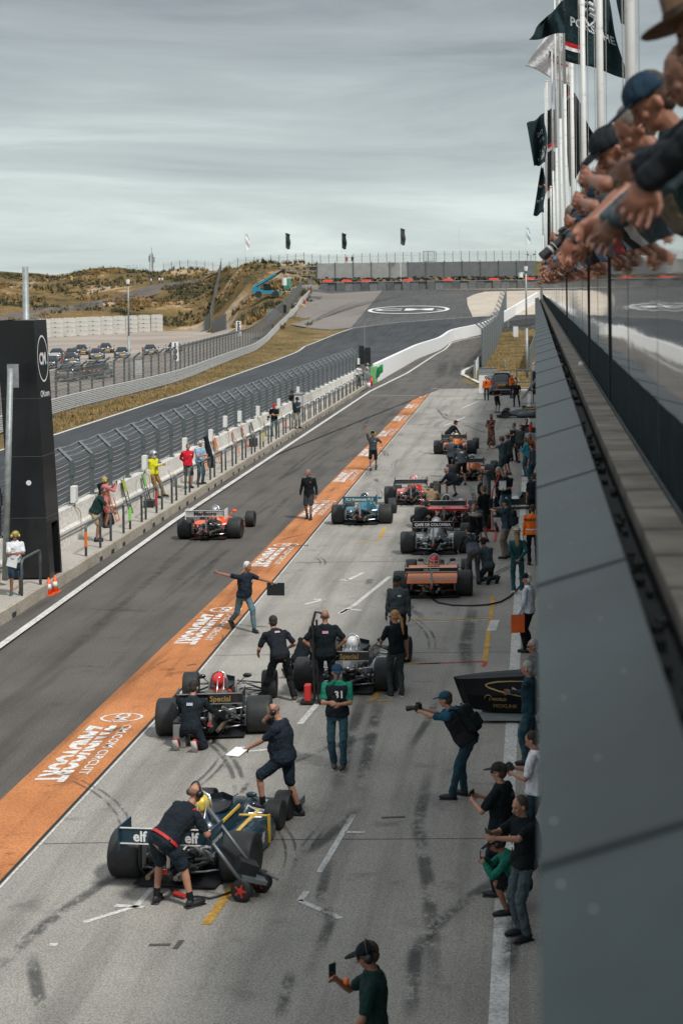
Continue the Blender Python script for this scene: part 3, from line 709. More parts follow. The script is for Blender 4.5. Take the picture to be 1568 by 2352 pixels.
        if glasses:
            c=SB(); 
            for e in (-1,1): c.ell(HP(e*.034,.092,.012),.027,.016,.020,M3=hm,n=8,k=5); c.cyl(HP(e*.06,.088,.016),HP(e*.082,-.0,.012),.005,n=5)
            c.build('sunglasses',plast,root,smooth=True)
        elif Y<32 and not halfbody:
            c=SB()
            for e in (-1,1): c.ell(HP(e*.032,.088,.012),.014,.008,.006,M3=hm,n=8,k=4)
            c.build('eyes',M('eye_dark',(.03,.02,.015),.3),root,smooth=True)
            c=SB(); c.ell(HP(0,.098,-.055),.024,.008,.006,M3=hm,n=8,k=4); c.build('mouth',M('lips',(.24,.09,.07),.5),root,smooth=True)
    if muffs is not None:
        c=SB(); c.tube([HP(.095*math.cos(a),-.01,.02+.125*math.sin(a)) for a in [pi*j/10 for j in range(11)]],.010)
        for e in (-1,1): c.cyl(HP(e*.072,-.01,0),HP(e*.118,-.01,0),.046,.040,n=14)
        c.build('ear_defenders',muffs if not isinstance(muffs,tuple) else M('muff_%d_%d'%(int(muffs[0]*99),int(muffs[2]*99)),muffs,.4),root,smooth=True)
    if overall is not None:
        c=SB()
        for e in (-1,1):
            pts=[C(.25)+rt*(e*.04)-fw*.15,C(.36)+rt*(e*.08)-fw*.145,C(.46)+rt*(e*.11)-fw*.07,C(.48)+rt*(e*.11)+fw*.03,C(.40)+rt*(e*.09)+fw*.135,C(.28)+rt*(e*.08)+fw*.15]
            c.tube(pts,.017,n=6)
        c.build('straps',cloth(overall),root,smooth=True)
    MW=Matrix.Translation(loc)@Matrix.Rotation(rad(rz),4,'Z')@Matrix.Scale(s,4)
    root_info=dict(MW=MW,HP=HP,C=C,rt=rt,up=up,fw=fw,wL=MW@HL[0],wR=MW@HR[0],mid=MW@((HL[0]+HR[0])/2),hf=(MW.to_3x3()@hf).normalized(),hd=MW@hc,root=root,rz=rz,s=s,hip=MW@hip,nb=MW@nb)
    PEOPLE.append(root_info); return root_info
PEOPLE=[]
# --------- hand-held things (each its own top-level object)
def oriented(name,label,cat,loc,zdir,ydir,group=None):
    z=V(zdir).normalized(); y=V(ydir); y=(y-z*y.dot(z)).normalized(); x=y.cross(z)
    o=thing(name,label,cat,(0,0,0),0,group); o.matrix_world=Matrix.Translation(loc)@Matrix((x,y,z)).transposed().to_4x4(); return o
def rbox(name,m,par,c,d,bev=.004):
    mb=MB(); mb.box(c,d); o=mb.build(name,m,par)
    bv=o.modifiers.new('b','BEVEL'); bv.width=bev; bv.segments=2; return o
def phone(p,label,at_='mid',k=1.0,land=False,yaw=0):
    loc=p[at_] if isinstance(at_,str) else at_; d=Matrix.Rotation(rad(yaw),3,'Z')@p['hf']; rt=V((d.y,-d.x,0))
    o=oriented('phone',label,'phone',loc+V((0,0,.06))+d*.03,V((0,0,1)) if not land else rt,d,'phones held by people')
    rbox('case',plast,o,(0,0,0),(.078*k,.009*k,.155*k)); rbox('screen',M('phone_screen',(.02,.04,.05),.1),o,(0,-.0055*k,0),(.070*k,.002,.143*k),.001); return o
def camera_obj(p,label,big=True,loc=None,tele=1.0):
    loc=loc or p['mid']; d=p['hf']; o=oriented('camera',label,'camera',loc+d*.02+V((0,0,.04)),V((0,0,1))-d*d.z,d,'cameras held by photographers')
    rbox('camera_body',plast,o,(0,0,0),(.15,.075,.105),.012); rbox('prism_hump',plast,o,(0,0,.065),(.07,.06,.04),.01)
    mb=MB(); mb.cyl((0,.03,0),(0,.12*tele,0),.036,.038,n=16); mb.cyl((0,.12*tele,0),(0,.20*tele,0),.043,.046,n=16); mb.build('lens',plast,o,smooth=False)
    if tele>1.1: 
        mb=MB(); mb.cyl((0,.10*tele,0),(0,.105*tele,0),.0475,n=16); mb.cyl((0,.125*tele,0),(0,.14*tele,0),.0475,n=16); mb.build('lens_ring',M('grey_ring',(.4,.4,.4),.4),o)
    return o
def clipboard(loc,label,zdir,ydir,board=BLK,paper=True,size=(.24,.32)):
    o=oriented('clipboard',label,'clipboard',loc,zdir,ydir)
    rbox('board',M('board_%d'%int(board[0]*99),board,.5),o,(0,0,0),(size[0],.006,size[1]),.002)
    if paper: rbox('paper',M('paper_white',(.75,.76,.76),.8),o,(0,-.0055,-.01),(size[0]*.9,.004,size[1]*.88),.001)
    rbox('clip',chrome,o,(0,-.008,size[1]*.46),(.09,.012,.03),.003); return o
def backpack(p,label,col=CHAR,k=1.0):
    MW=p['MW']; c=MW@(p['C'](.24)-p['fw']*.20); 
    up=(MW.to_3x3()@p['up']).normalized(); fw=(MW.to_3x3()@p['fw']).normalized()
    o=oriented('backpack',label,'backpack',c,up,fw,'backpacks worn by people'); m=cloth(col)
    rbox('main_bag',m,o,(0,0,0),(.30*k,.17,.46*k),.06); rbox('front_pocket',m,o,(0,-.10,-.07),(.23*k,.07,.22*k),.03)
    mb=MB(); mb.tube([(0-.05,0,.23*k),(0,-.01,.27*k),(.05,0,.23*k)],.009); 
    for e in (-1,1): mb.tube([(e*.10,.06,.20*k),(e*.12,.15,.27),(e*.12,.24,.24),(e*.12,.345,.10),(e*.14,.28,-.12),(e*.14,.08,-.18)],.018)
    mb.build('strap',m,o,smooth=True); return o
def print_on(p,txt,size,up_,front=True,mi=None,m=None,name='lettering',off=.165,x0=0):
    mb=MB(); sg=1 if front else -1; s=p['s']
    def fn(x,y):
        q=p['C'](up_)+p['rt']*((x*(-sg))+x0)+p['up']*y+p['fw']*sg*(off-.35*min(.03,x*x)*1.5)
        return q*s
    mb.text(txt,size,fn,bold=.03); return mb.build(name,m or white,p['root'],flip=False)
def wristband(p,col,side='R'): pass
# ------------------------------------------------------------------ racing cars
def wheel_mesh(name,par,x,y,r,wd,rimm,side,small=False):
    w=bpy.data.objects.new(name,None); COL.objects.link(w); w.parent=par; w.location=(x,y,r)
    key=('w',r,wd,rimm.name,side)
    if key in CACHE:
        for me,nm in CACHE[key]:
            o=bpy.data.objects.new(nm,me); COL.objects.link(o); o.parent=w
        return w
    A=Matrix.Rotation(rad(90)*side,4,'Y'); rr=r*.60; h=wd/2
    mb=MB(); mb.lathe([(rr,-h*.78),(r*.72,-h*.93),(r*.90,-h),(r*.965,-h*.93),(r*.992,-h*.80),(r,-h*.5),(r,0),(r,h*.5),(r*.992,h*.80),(r*.965,h*.93),(r*.90,h),(r*.72,h*.93),(rr,h*.78)],A,n=36)
    o1=mb.build('tyre',rubber,w,smooth=True)
    mb=MB(); mb.lathe([(rr*1.0,-h*.80),(rr*.93,-h*.6),(rr*.90,h*.4),(rr*.94,h*.70),(rr*1.01,h*.80),(rr*1.01,h*.76),(rr*.2,h*.25)],A,n=28)
    for i in range(5):
        a=2*pi*i/5; mb.box(A@V((rr*.5*math.cos(a),rr*.5*math.sin(a),h*.42)),(h*.30,rr*.20,rr*.9),M4=(Matrix.Rotation(a*side,3,'X')) )
    mb.cyl(A@V((0,0,h*.2)),A@V((0,0,h*.75)),rr*.16,rr*.12,n=10)
    o2=mb.build('rim',rimm,w,smooth=False)
    CACHE[key]=[(o1.data,'tyre'),(o2.data,'rim')]; return w
CACHE={}
def sect(x,y,z0,z1,w0,w1,n=14,cx=0):
    # rounded section at y: bottom z0 half width w0, top z1 half width w1
    pts=[]
    prof=[(-1,0),(-1.02,.25),(-1,.55),(-.9,.82),(-.65,.96),(-.3,1),(0,1.0),(.3,1),(.65,.96),(.9,.82),(1,.55),(1.02,.25),(1,0),(.5,-.02),(-.5,-.02)]
    for a,b in prof:
        ww=w0+(w1-w0)*max(0,b); pts.append(V((cx+a*ww,y,z0+(z1-z0)*b)))
    return pts
def racer(label,loc,rz,body,top=None,wingm=None,text=None,textm=None,helmet=None,wb=2.65,tr=.80,rr=.33,rw=.44,tf=.76,fr=.27,fw_=.29,rim=None,wing_z=.86,wing_w=1.12,wing_y=-.68,wing_h=.17,
          cover=True,sidepod=.42,six=False,endp=None,pod_top=None,hoop=chrome,wide_pods=False,engine_open=True,nose=None,stripe=None,suit=(.5,.05,.04),driver=True,seed=1,louvres=False,dlabel=None,textsize=.13,high_airbox=False,wing_post=chrome,podh=.46):
    rnd=random.Random(seed); car=thing('racing_car',label,'racing car',loc,rz,'historic racing cars on the pit lane')
    top=top or body; wingm=wingm or body; rim=rim or darkm; endp=endp or wingm; pod_top=pod_top or top
    # tub
    mb=MB(); S=[(.55,.10,.60,.30,.22),(.9,.09,.62,.34,.24),(1.3,.08,.60,.33,.26),(1.75,.08,.56,.30,.22),(2.2,.09,.46,.25,.17),(wb-.1,.10,.38,.21,.13),(wb+.35,.12,.28,.18,.12),(wb+.62,.13,.21,.14,.10)]
    mb.loft([sect(0,y,a,b,c,d) for y,a,b,c,d in S]); tub=mb.build('monocoque',body,car,smooth=True)
    # cockpit rim opening
    mb=MB(); mb.lathe([(.0,.004),(.20,.004),(.215,.02),(.235,.012),(.225,-.03)],Matrix.Translation((0,1.22,.618))@Matrix.Scale(1.75,4,V((0,1,0))),n=24); mb.build('cockpit_opening',plast,tub,smooth=True)
    mb=MB(); mb.loft([[V((x,1.58+.03*q-abs(x)*.9,.58+.13*q)) for x in (-.22,-.14,0,.14,.22)] for q in (0,1)],cap=False,closed=False); mb.build('windscreen',glassd,tub)
    # sidepods
    for e in (-1,1):
        mb=MB(); w0=.62 if wide_pods else .52
        mb.loft([sect(0,y,.07,z1,w_,w_*.96,cx=e*(.30+w_)) for y,z1,w_ in ((.32,podh*.93,.20),(.6,podh,.235),(1.3,podh*.92,.235),(1.75,podh*.72,.22),(1.9,podh*.5,.20))])
        mb.build('sidepod',pod_top if not six else body,car,smooth=True)
        if stripe:
            mb=MB(); mb.box((e*.535,1.1,podh+.006),(.06,1.0,.008)); mb.box((e*.30,1.0,.57),(.02,.9,.04)); mb.build('stripe',stripe,car)
    # floor
    mb=MB(); mb.box((0,.75,.055),(1.35 if wide_pods else 1.15,2.4,.02)); mb.build('floor',plast,car)
    # engine bay
    mb=MB()
    mb.box((0,.28,.28),(.42,.56,.30)); mb.box((0,.28,.47),(.26,.52,.12)); 
    for e in (-1,1):
        mb.box((e*.17,.28,.42),(.13,.54,.13),M4=Matrix.Rotation(rad(35*e),3,'Y'))
        for i in range(4): mb.tube([(e*.20,.08+i*.13,.38),(e*.33,.06+i*.11,.33),(e*.34,-.05+i*.05,.24),(e*.24,-.25,.26)],.022,mi=1)
        mb.tube([(e*.24,-.25,.26),(e*.20,-.55,.30),(e*.19,-.92,.32)],.036,mi=2 if rnd.random()<.4 else 1,n=8); 
    for i in range(8): mb.cyl((-.06+.12*(i%2),.06+.14*(i//2),.50),(-.06+.12*(i%2),.06+.14*(i//2),.60),.032,.045,mi=1,n=8)
    mb.build('engine',[darkm,M('engine_alloy',(.22,.22,.21),.4,.8,var=.4,scale=15),M('exhaust_tan',(.20,.15,.10),.5,.6)],car)
    mb=MB(); mb.loft([mb.ring(V((0,y,.27)),V((r_,0,0)),V((0,0,r_*1.15)),10) for y,r_ in ((.02,.17),(-.15,.14),(-.3,.13),(-.42,.10),(-.72,.075),(-.75,.03))])
    mb.box((0,-.48,.38),(.13,.22,.10)); mb.cyl((.0,-.72,.27),(0,-.80,.27),.03); mb.cyl((.12,-.58,.20),(.12,-.42,.20),.04,mi=1); mb.cyl((-.13,-.5,.33),(-.13,-.33,.33),.045,mi=1)
    for _ in range(22):
        p=V((rnd.uniform(-.30,.30),rnd.uniform(-.62,.05),rnd.uniform(.12,.5))); q=p+V((rnd.uniform(-.2,.2),rnd.uniform(-.15,.15),rnd.uniform(-.14,.14))); mb.cyl(p,q,rnd.uniform(.006,.018),mi=rnd.choice((0,1,1)),n=5)
    for _ in range(14):
        p=V((rnd.uniform(-.28,.28),rnd.uniform(-.6,.05),rnd.uniform(.12,.5))); mb.box(p,(rnd.uniform(.03,.1),rnd.uniform(.03,.1),rnd.uniform(.03,.08)),rnd.choice((0,0,1)),M4=Matrix.Rotation(rnd.uniform(0,3),3,'X'))
    mb.build('gearbox',[darkm,M('engine_alloy',(0,0,0))],car)
    # engine cover
    if cover:
        mb=MB(); mb.loft([sect(0,y,.42,z1,w_,w_*.55) for y,z1,w_ in ((-.25,.50,.12),(.05,.60,.20),(.4,.72,.26),(.72,.80,.27),(.86,.78,.24))]); cv=mb.build('engine_cover',top,car,smooth=True)
        if louvres:
            mb=MB()
            for i in range(5):
                for j in range(4): mb.box((-.12+j*.08,-.02+i*.085,.62+i*.038),(.06,.045,.006),M4=Matrix.Rotation(rad(22),3,'X'))
            mb.build('louvre',plast,cv)
    if high_airbox:
        mb=MB(); mb.loft([mb.ring(V((0,y,z)),V((a,0,0)),V((0,0,b)),14) for y,z,a,b in ((.85,.86,.10,.08),(.7,.86,.15,.13),(.35,.74,.2,.16),(0,.6,.12,.08))]); mb.build('airbox',top,car,smooth=True)
    # roll hoop
    mb=MB(); mb.tube([(-.17,.62,.50),(-.155,.66,.80),(-.11,.68,.93),(0,.69,.985),(.11,.68,.93),(.155,.66,.80),(.17,.62,.50)],.022,n=8); mb.cyl((0,.69,.97),(0,.25,.55),.013); mb.cyl((.1,.68,.93),(.12,.3,.5),.012); mb.build('roll_hoop',hoop,car,smooth=True)
    # mirrors
    for e in (-1,1):
        mb=MB(); mb.cyl((e*.24,1.55,.52),(e*.40,1.60,.66),.009); mb.ell((e*.43,1.60,.68),.085,.035,.045,n=10,k=6); mb.build('mirror',body if rnd.random()<.6 else plast,car,smooth=True)
    # wheels & suspension
    for e in (-1,1):
        wheel_mesh('wheel',car,e*tr,0,rr,rw,rim,e)
        if six:
            for yy in (wb-.24,wb+.24): wheel_mesh('wheel',car,e*.60,yy,.215,.24,rim,e)
        else: wheel_mesh('wheel',car,e*tf,wb,fr,fw_,rim,e)
    mb=MB()
    for e in (-1,1):
        xi_=tr-rw/2+.02
        for p,q,r_ in (((.10,-.25,.16),(xi_,-.04,.16),.014),((.12,.28,.15),(xi_,0,.16),.014),((.10,-.2,.45),(xi_,0,.47),.013),((.18,.75,.33),(xi_,.05,.35),.013),((.09,-.05,.27),(xi_,0,.31),.030),((.16,-.2,.52),(xi_-.08,-.02,.22),.032)):
            mb.cyl((e*p[0],p[1],p[2]),(e*q[0],q[1],q[2]),r_,n=7)
        mb.box((e*(xi_-.02),0,.31),(.06,.14,.34),0); mb.cyl((e*(xi_-.10),0,.31),(e*(xi_-.13),0,.31),.14,mi=1,n=16)
    rs=mb.build('rear_suspension',[chrome,darkm],car)
    mb=MB()
    for e in (-1,1):
        for yy in ((wb,) if not six else (wb-.24,wb+.24)):
            xf=(tf-fw_/2) if not six else .50
            for dz in (.14,.30 if not six else .24): mb.cyl((e*.16,yy-.15,dz+.02),(e*xf,yy,dz),.012,n=6); mb.cyl((e*.16,yy+.12,dz+.02),(e*xf,yy,dz),.012,n=6)
            mb.cyl((e*.13,yy,.36),(e*xf,yy,.17),.018,n=6)
    mb.build('front_suspension',[plast if not six else chrome],car)
    # rear wing
    hw=wing_w/2; mb=MB(); prof=[(0,0),(.06,-.035),(.2,-.03),(.30,.03),(.335,.09),(.20,.05),(.05,.03)]
    prof2=[(-wing_y*-1+.30-a,wing_z-b+.0) for a,b in prof]
    P_=[(wing_y+.30-a*1.0, wing_z-.10+b*1.3) for a,b in ((0,0),(.10,-.03),(.22,0),(.31,.07),(.335,.11),(.20,.06),(.08,.035))]
    mb.prism(P_,0,-hw,hw); 
    mb.add([(-hw,wing_y-.04,wing_z-wing_h/2),(hw,wing_y-.04,wing_z-wing_h/2),(hw,wing_y-.055,wing_z+wing_h/2),(-hw,wing_y-.055,wing_z+wing_h/2),(-hw,wing_y-.025,wing_z-wing_h/2),(hw,wing_y-.025,wing_z-wing_h/2),(hw,wing_y-.04,wing_z+wing_h/2),(-hw,wing_y-.04,wing_z+wing_h/2)],[(0,1,2,3),(7,6,5,4),(0,4,5,1),(1,5,6,2),(2,6,7,3),(3,7,4,0)])
    wg=mb.build('rear_wing',wingm,car)
    mb=MB(); mb.box((0,wing_y-.062,wing_z+wing_h/2+.004),(2*hw,.02,.012)); mb.box((0,wing_y-.045,wing_z-wing_h/2-.006),(2*hw,.03,.012)); mb.build('wing_edge_strip',white if seed%2 else chrome,wg)
    for e in (-1,1):
        mb=MB(); mb.box((e*(hw+.008),wing_y+.12,wing_z-.03),(.012,.46,.32)); mb.build('endplate',endp,wg)
    mb=MB(); mb.box((0,wing_y+.06,(wing_z+.3)/2-.03),(.05,.09,wing_z-.38)); mb.build('wing_post',wing_post,wg)
    if text:
        mb=MB(); mb.text(text,textsize,lambda x,y:(x,wing_y-.0575-.015*((y)/wing_h)*0-.004,wing_z-textsize*.36+y),bold=.03,sx=1.0)
        mb.build('wing_lettering',textm or white,wg,flip=False)
    # front wing
    mb=MB(); yf=wb+(.45 if not six else .75); hf_=.70 if not six else .74
    mb.loft([[V((x,yf-.22,.13)),V((x,yf-.05,.10)),V((x,yf+.05,.09)),V((x,yf-.05,.12))] for x in (-hf_,-.1,.1,hf_)]); 
    for e in (-1,1): mb.box((e*hf_,yf-.08,.13),(.014,.36,.12))
    if six: mb.loft([sect(0,y,.10,z,w_,w_*.97) for y,z,w_ in ((wb+.2,.17,.50),(wb+.45,.20,.72),(wb+.75,.16,.72),(wb+.9,.12,.70))])
    mb.build('front_wing',nose or wingm,car)
    # small tail lamp and oil catch tank
    mb=MB(); mb.box((0,-.80,.36),(.06,.03,.06)); mb.build('rain_light',redp,car)
    MWc=Matrix.Translation(loc)@Matrix.Rotation(rad(rz),4,'Z')
    if driver:
        person(dlabel or 'driver in %s seated in cockpit'%label,MWc@V((0,.86,-.03)),rz,'sit',top=suit,bot=suit,long=True,helmet=helmet or white,h=1.66,g=.86,vox=.016 if loc[1]<45 else .024,group='drivers seated in racing cars',lh=(-.10,.40,.36),rh=(.10,.40,.36),lf=(-.08,1.0,.16,0),rf=(.08,1.0,.16,0),lean=-14,head=6)
    return car,MWc
# ------------------------------------------------------------------ mesh / wire materials
def wirem(name,cx,cz,th,col,axis=1):
    m,nt,b=nodes(name); tc=N(nt,'ShaderNodeTexCoord'); s=N(nt,'ShaderNodeSeparateXYZ'); L(nt,tc.outputs['UV'],s.inputs[0])
    def g(o,c):
        a=N(nt,'ShaderNodeMath',operation='DIVIDE'); L(nt,o,a.inputs[0]); a.inputs[1].default_value=c
        f=N(nt,'ShaderNodeMath',operation='FRACT'); L(nt,a.outputs[0],f.inputs[0])
        q=N(nt,'ShaderNodeMath',operation='LESS_THAN'); L(nt,f.outputs[0],q.inputs[0]); q.inputs[1].default_value=th; return q.outputs[0]
    mx=N(nt,'ShaderNodeMath',operation='MAXIMUM'); L(nt,g(s.outputs[0],cx),mx.inputs[0]); L(nt,g(s.outputs[1],cz),mx.inputs[1])
    L(nt,mx.outputs[0],b.inputs['Alpha']); b.inputs['Base Color'].default_value=(*col,1); b.inputs['Roughness'].default_value=.6; b.inputs['Metallic'].default_value=.3; return m
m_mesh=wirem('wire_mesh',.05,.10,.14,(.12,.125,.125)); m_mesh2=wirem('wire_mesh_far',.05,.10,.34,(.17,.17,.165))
def quadmesh(name,quads,mat,par):
    me=bpy.data.meshes.new(name); vs=[];fs=[];uvs=[]
    for a,b,c,d in quads:
        o=len(vs); vs+= [tuple(a),tuple(b),tuple(c),tuple(d)]; fs.append((o,o+1,o+2,o+3)); w_=(V(b)-V(a)).length; h_=(V(d)-V(a)).length; uvs+=[(0,0),(w_,0),(w_,h_),(0,h_)]
    me.from_pydata(vs,[],fs); ul=me.uv_layers.new(name='UVMap')
    for i,l in enumerate(ul.data): l.uv=uvs[i]
    me.materials.append(mat); me.update(); o=bpy.data.objects.new(name,me); COL.objects.link(o); o.parent=par; return o
# ------------------------------------------------------------------ pit wall walkway
WZ=.30
kp=[G(0,1430),G(200,1300),G(430,1145),G(850,885)]
def kx(Y):
    return -13.02-.0063*(Y-41)
mb=MB(); ys=[-40]+[20+2.9*i for i in range(43)]+[143.0]
for a,b in zip(ys[:-1],ys[1:]):
    x0=kx((a+b)/2); mb.box(((x0-14.7)/2,(a+b)/2,WZ/2),(abs(-14.7-x0),b-a,WZ))
wk=mb.build('pit_wall_walkway',m_walk,kind='structure')
mb=MB()
for i,(a,b) in enumerate(zip(ys[:-1],ys[1:])):
    x0=kx((a+b)/2); mb.box((x0+.06,(a+b)/2,WZ/2+.004),(.14,b-a-.015,WZ+.008))
mb.build('kerb',m_kerbc,kind='structure')
mb=MB()
for i in range(2,44):
    y=20+2.9*i-.9; x0=kx(y)
    if 44<y<49.5: continue
    mb.box((x0+.128,y,.07),(.012,.34,.13))
    if i%2: mb.box((x0+.128,y+1.45,.07),(.012,.3,.13))
mb.build('kerb_drain_openings',M('drain_dark',(.03,.04,.045),.8),kind='structure')
# wall
pw=thing('pit_wall','long white stained concrete wall between the walkway and the race track, carrying the catch fence','wall',(0,0,0))
m_wallc=ground_mat('wall_concrete_white',(.58,.56,.50),(.78,.76,.71),9,.5,.55,.2,streak=.2)
mb=MB()
for i in range(50):
    a=-2+3.0*i; b=a+2.985
    if a>141.5: break
    mb.prism([(-15.30,0),(-14.86,0),(-14.86,.62),(-14.98,.72),(-15.02,1.40),(-15.34,1.40)],1,a,b) if False else mb.loft([[V((x,y,z)) for x,z in ((-14.82,0),(-14.26,0),(-14.26,.78),(-14.33,.86),(-14.37,1.37),(-14.78,1.37))] for y in (a,b)])
mb.build('wall_segment',m_wallc,pw)
mb=MB(); mb.box((-14.245,70,.70),(.03,142,.03)); mb.box((-14.245,70,.60),(.03,142,.02)); mb.build('conduit',galv,pw)
# catch fence: posts, wires, mesh
fn=thing('catch_fence','grey steel catch fence with bent tops on the white pit wall','fence',(0,0,0))
posts=[53.8-2.45*i for i in range(9,0,-1)]+[53.8+2.45*i for i in range(36)]
px_=-14.55; pm=None
for i,y in enumerate(posts):
    if pm is None:
        mb=MB(); mb.box((0,0,.67),(.10,.13,1.34)); mb.tube([(0,0,1.32),(-.42,0,1.74)],.062,n=4); mb.box((0.03,.0,1.02),(.11,.16,.30)); mb.box((.02,0,.03),(.18,.2,.05)); o=mb.build('post',fgrey,fn); pm=o.data
    else: o=bpy.data.objects.new('post',pm); COL.objects.link(o); o.parent=fn
    o.location=(px_,y,1.37)
mb=MB()
for k in range(8):
    z=1.37+.10+k*.165; pts=[]
    for y in posts: pts+= [(px_-.06,y,z),(px_-.06,y+1.22,z-.03)]
    mb.tube(pts,.010,n=4)
for k in range(3):
    x=px_-.06-.13*(k+1); z=1.37+1.34+.13*(k+1); pts=[]
    for y in posts: pts+=[(x,y,z),(x,y+1.22,z-.05)]
    mb.tube(pts,.011,n=4)
mb.build('wire',M('wire_bright',(.42,.43,.43),.5,.5),fn)
quadmesh('wire_mesh',[((px_-.07,a,1.40),(px_-.07,b,1.40),(px_-.07,b,2.70),(px_-.07,a,2.70)) for a,b in zip(posts[:-1],posts[1:])]+[((px_-.07,a,2.70),(px_-.07,b,2.70),(px_-.47,b,3.10),(px_-.47,a,3.10)) for a,b in zip(posts[:-1],posts[1:])],m_mesh,fn)
# safety rails on the kerb
TAPE={0:(.75,.16,.02),2:(.20,.62,.08),3:(.45,.04,.07),13:(.45,.43,.05),16:(.30,.03,.03)}
rail_y=[43.6]+[50.0,53.0,55.6,57.9,60.5,63.0,65.5]+[68.1+2.65*i for i in range(26)]
rme=None
for i,y in enumerate(rail_y):
    if y>139: break
    lab='grey U-shaped steel rail on the kerb, '+('beside the woman in the white polo shirt' if i==0 else '%s after the black tower'%ordw(i-1))
    if i-1 in TAPE and i>0: lab='grey U-shaped steel rail with coloured tape on one leg, %s after the black tower'%ordw(i-1)
    t=thing('safety_rail',lab,'rail',(kx(y)-.06,y,WZ),0,'U-shaped rails along the kerb')
    if rme is None:
        mb=MB(); r_=.16; w_=1.65; hh=.92
        pts=[(0,0,0),(0,0,hh-r_)]+[(0,r_-r_*math.cos(a),hh-r_+r_*math.sin(a)) for a in (rad(30),rad(60),rad(90))]+[(0,w_-r_+r_*math.sin(a),hh-r_+r_*math.cos(a)) for a in (0,rad(30),rad(60),rad(90))]+[(0,w_,0)]
        mb.tube(pts,.038,n=8); rme=mb.build('tube',M('rail_grey',(.10,.115,.12),.5,.3,var=.3),t,smooth=True).data
    else: o=bpy.data.objects.new('tube',rme); COL.objects.link(o); o.parent=t
    if i>0 and i-1 in TAPE:
        mb=MB(); mb.cyl((0,1.65*((i-1)%4==3),.28),(0,1.65*((i-1)%4==3),.72),.043,n=8); mb.build('tape_wrap',M('tape%d'%i,TAPE[i-1],.5,var=.2,scale=30),t)
# white junction boxes on the fence with hanging cables
for i,(px,py) in enumerate(((170,1135),(332,1062),(424,1020),(484,1000),(517,968),(550,956),(592,944),(640,926),(684,898),(823,830))):
    u,v=uv(px,py); X=-14.36; Y=X*F/u; z=H-v*Y/F
    t=thing('junction_box','white electrical box fixed to the fence above the pit wall, %s from the black tower'%ordw(i),'electrical box',(X,Y,z),0,'white boxes on the catch fence')
    rbox('case',white,t,(0,0,0),(.16,.30,.52),.015); rbox('door',M('box_door',(.62,.63,.62),.5),t,(.085,0,0),(.012,.26,.46),.004)
    mb=MB(); mb.tube([(0,0,-.26),(.03,.05,-.42),(.07,.22,-.47),(.10,.38,-.62),(.10,.42,-.95),(.09,.40,-1.2)],.016); mb.build('cable',M('cable_tan',(.42,.34,.22),.8),t,smooth=True)
p=PG(0,0) if False else None
t=thing('electric_cabinet','tall pale grey electrical cabinet against the pit wall','cabinet',(-14.0,101.5,WZ)); rbox('case',M('cabinet_grey',(.48,.50,.50),.5),t,(0,0,.75),(.42,1.0,1.5),.02); rbox('lid',galv,t,(0,0,1.53),(.52,1.1,.06),.01); rbox('door',M('cabinet_door',(.42,.44,.44),.5),t,(.215,0,.75),(.012,.9,1.3),.004)
# pit boards, bags leaning on the wall
def board(label,Y,col,h=1.25,w_=.42,frame=True,panel=.4,x=-14.02):
    t=thing('pit_board',label,'pit board',(x,Y,WZ),0,'pit boards leaning on the pit wall'); t.rotation_euler=(0,rad(-14),0)
    if frame:
        mb=MB()
        for e in (-1,1): mb.box((0,e*w_/2,h/2),(.025,.025,h))
        for k in range(5): mb.box((0,0,.05+k*(h-.1)/4),(.025,w_,.02))
        mb.build('frame',plast if col[0]<.5 else M('board_frame_o',(.6,.15,.02),.5),t)
        rbox('panel',M('pitboard%d'%int(Y*10),col,.5,var=.4,scale=12),t,(.02,0,h-panel/2-.05),(.012,w_*.8,panel))
    else: rbox('bag',cloth(BLK),t,(0,0,h/2),(.12,w_,h),.03)
board('black padded board bag leaning on the white wall beside the man in green',56.6,BLK,1.45,.55,False); board('black pit board with number strips in front of a black bag',57.5,(.5,.5,.5)); board('black ladder-like pit board with green and yellow panel',59.4,(.35,.45,.08)); 
board('slim black pit board with lime tape behind the rails',62.3,(.15,.5,.08),1.1,.3); board('black padded bag leaning on the wall beside the man in light blue shirt',74.6,BLK,1.4,.5,False); board('orange framed pit board near the man in light blue shirt',73.3,(.75,.2,.03),.9,.35); board('orange and black pit board against the white wall',76.3,(.7,.18,.03),1.2,.4)
board('white and black pit board against the wall past the orange one',81.0,(.6,.6,.6),1.15,.4); board('white pit board with red mark against the wall',83.6,(.65,.6,.6),1.15,.4); board('small black pit board farthest along the wall',86.0,(.12,.12,.12),1.1,.4)
def crate(label,loc,d,col,cat='tool box'):
    t=thing('tool_box',label,cat,loc); rbox('case',M('crate%d'%int(loc[1]*10),col,.5),t,(0,0,d[2]/2),d,.02); rbox('lid',plast,t,(0,0,d[2]+.02),(d[0]*1.02,d[1]*1.02,.04),.01)
    mb=MB(); mb.tube([(0,-d[1]*.25,d[2]+.03),(0,-d[1]*.2,d[2]+.1),(0,d[1]*.2,d[2]+.1),(0,d[1]*.25,d[2]+.03)],.012); mb.build('handle',plast,t)
crate('open black tool box on the walkway beside the lime taped board',(-13.8,61.3,WZ),(.35,.6,.2),(.02,.02,.02)); crate('black equipment case beside the wall boards',(-13.9,84.4,WZ),(.35,.55,.35),(.03,.03,.03))
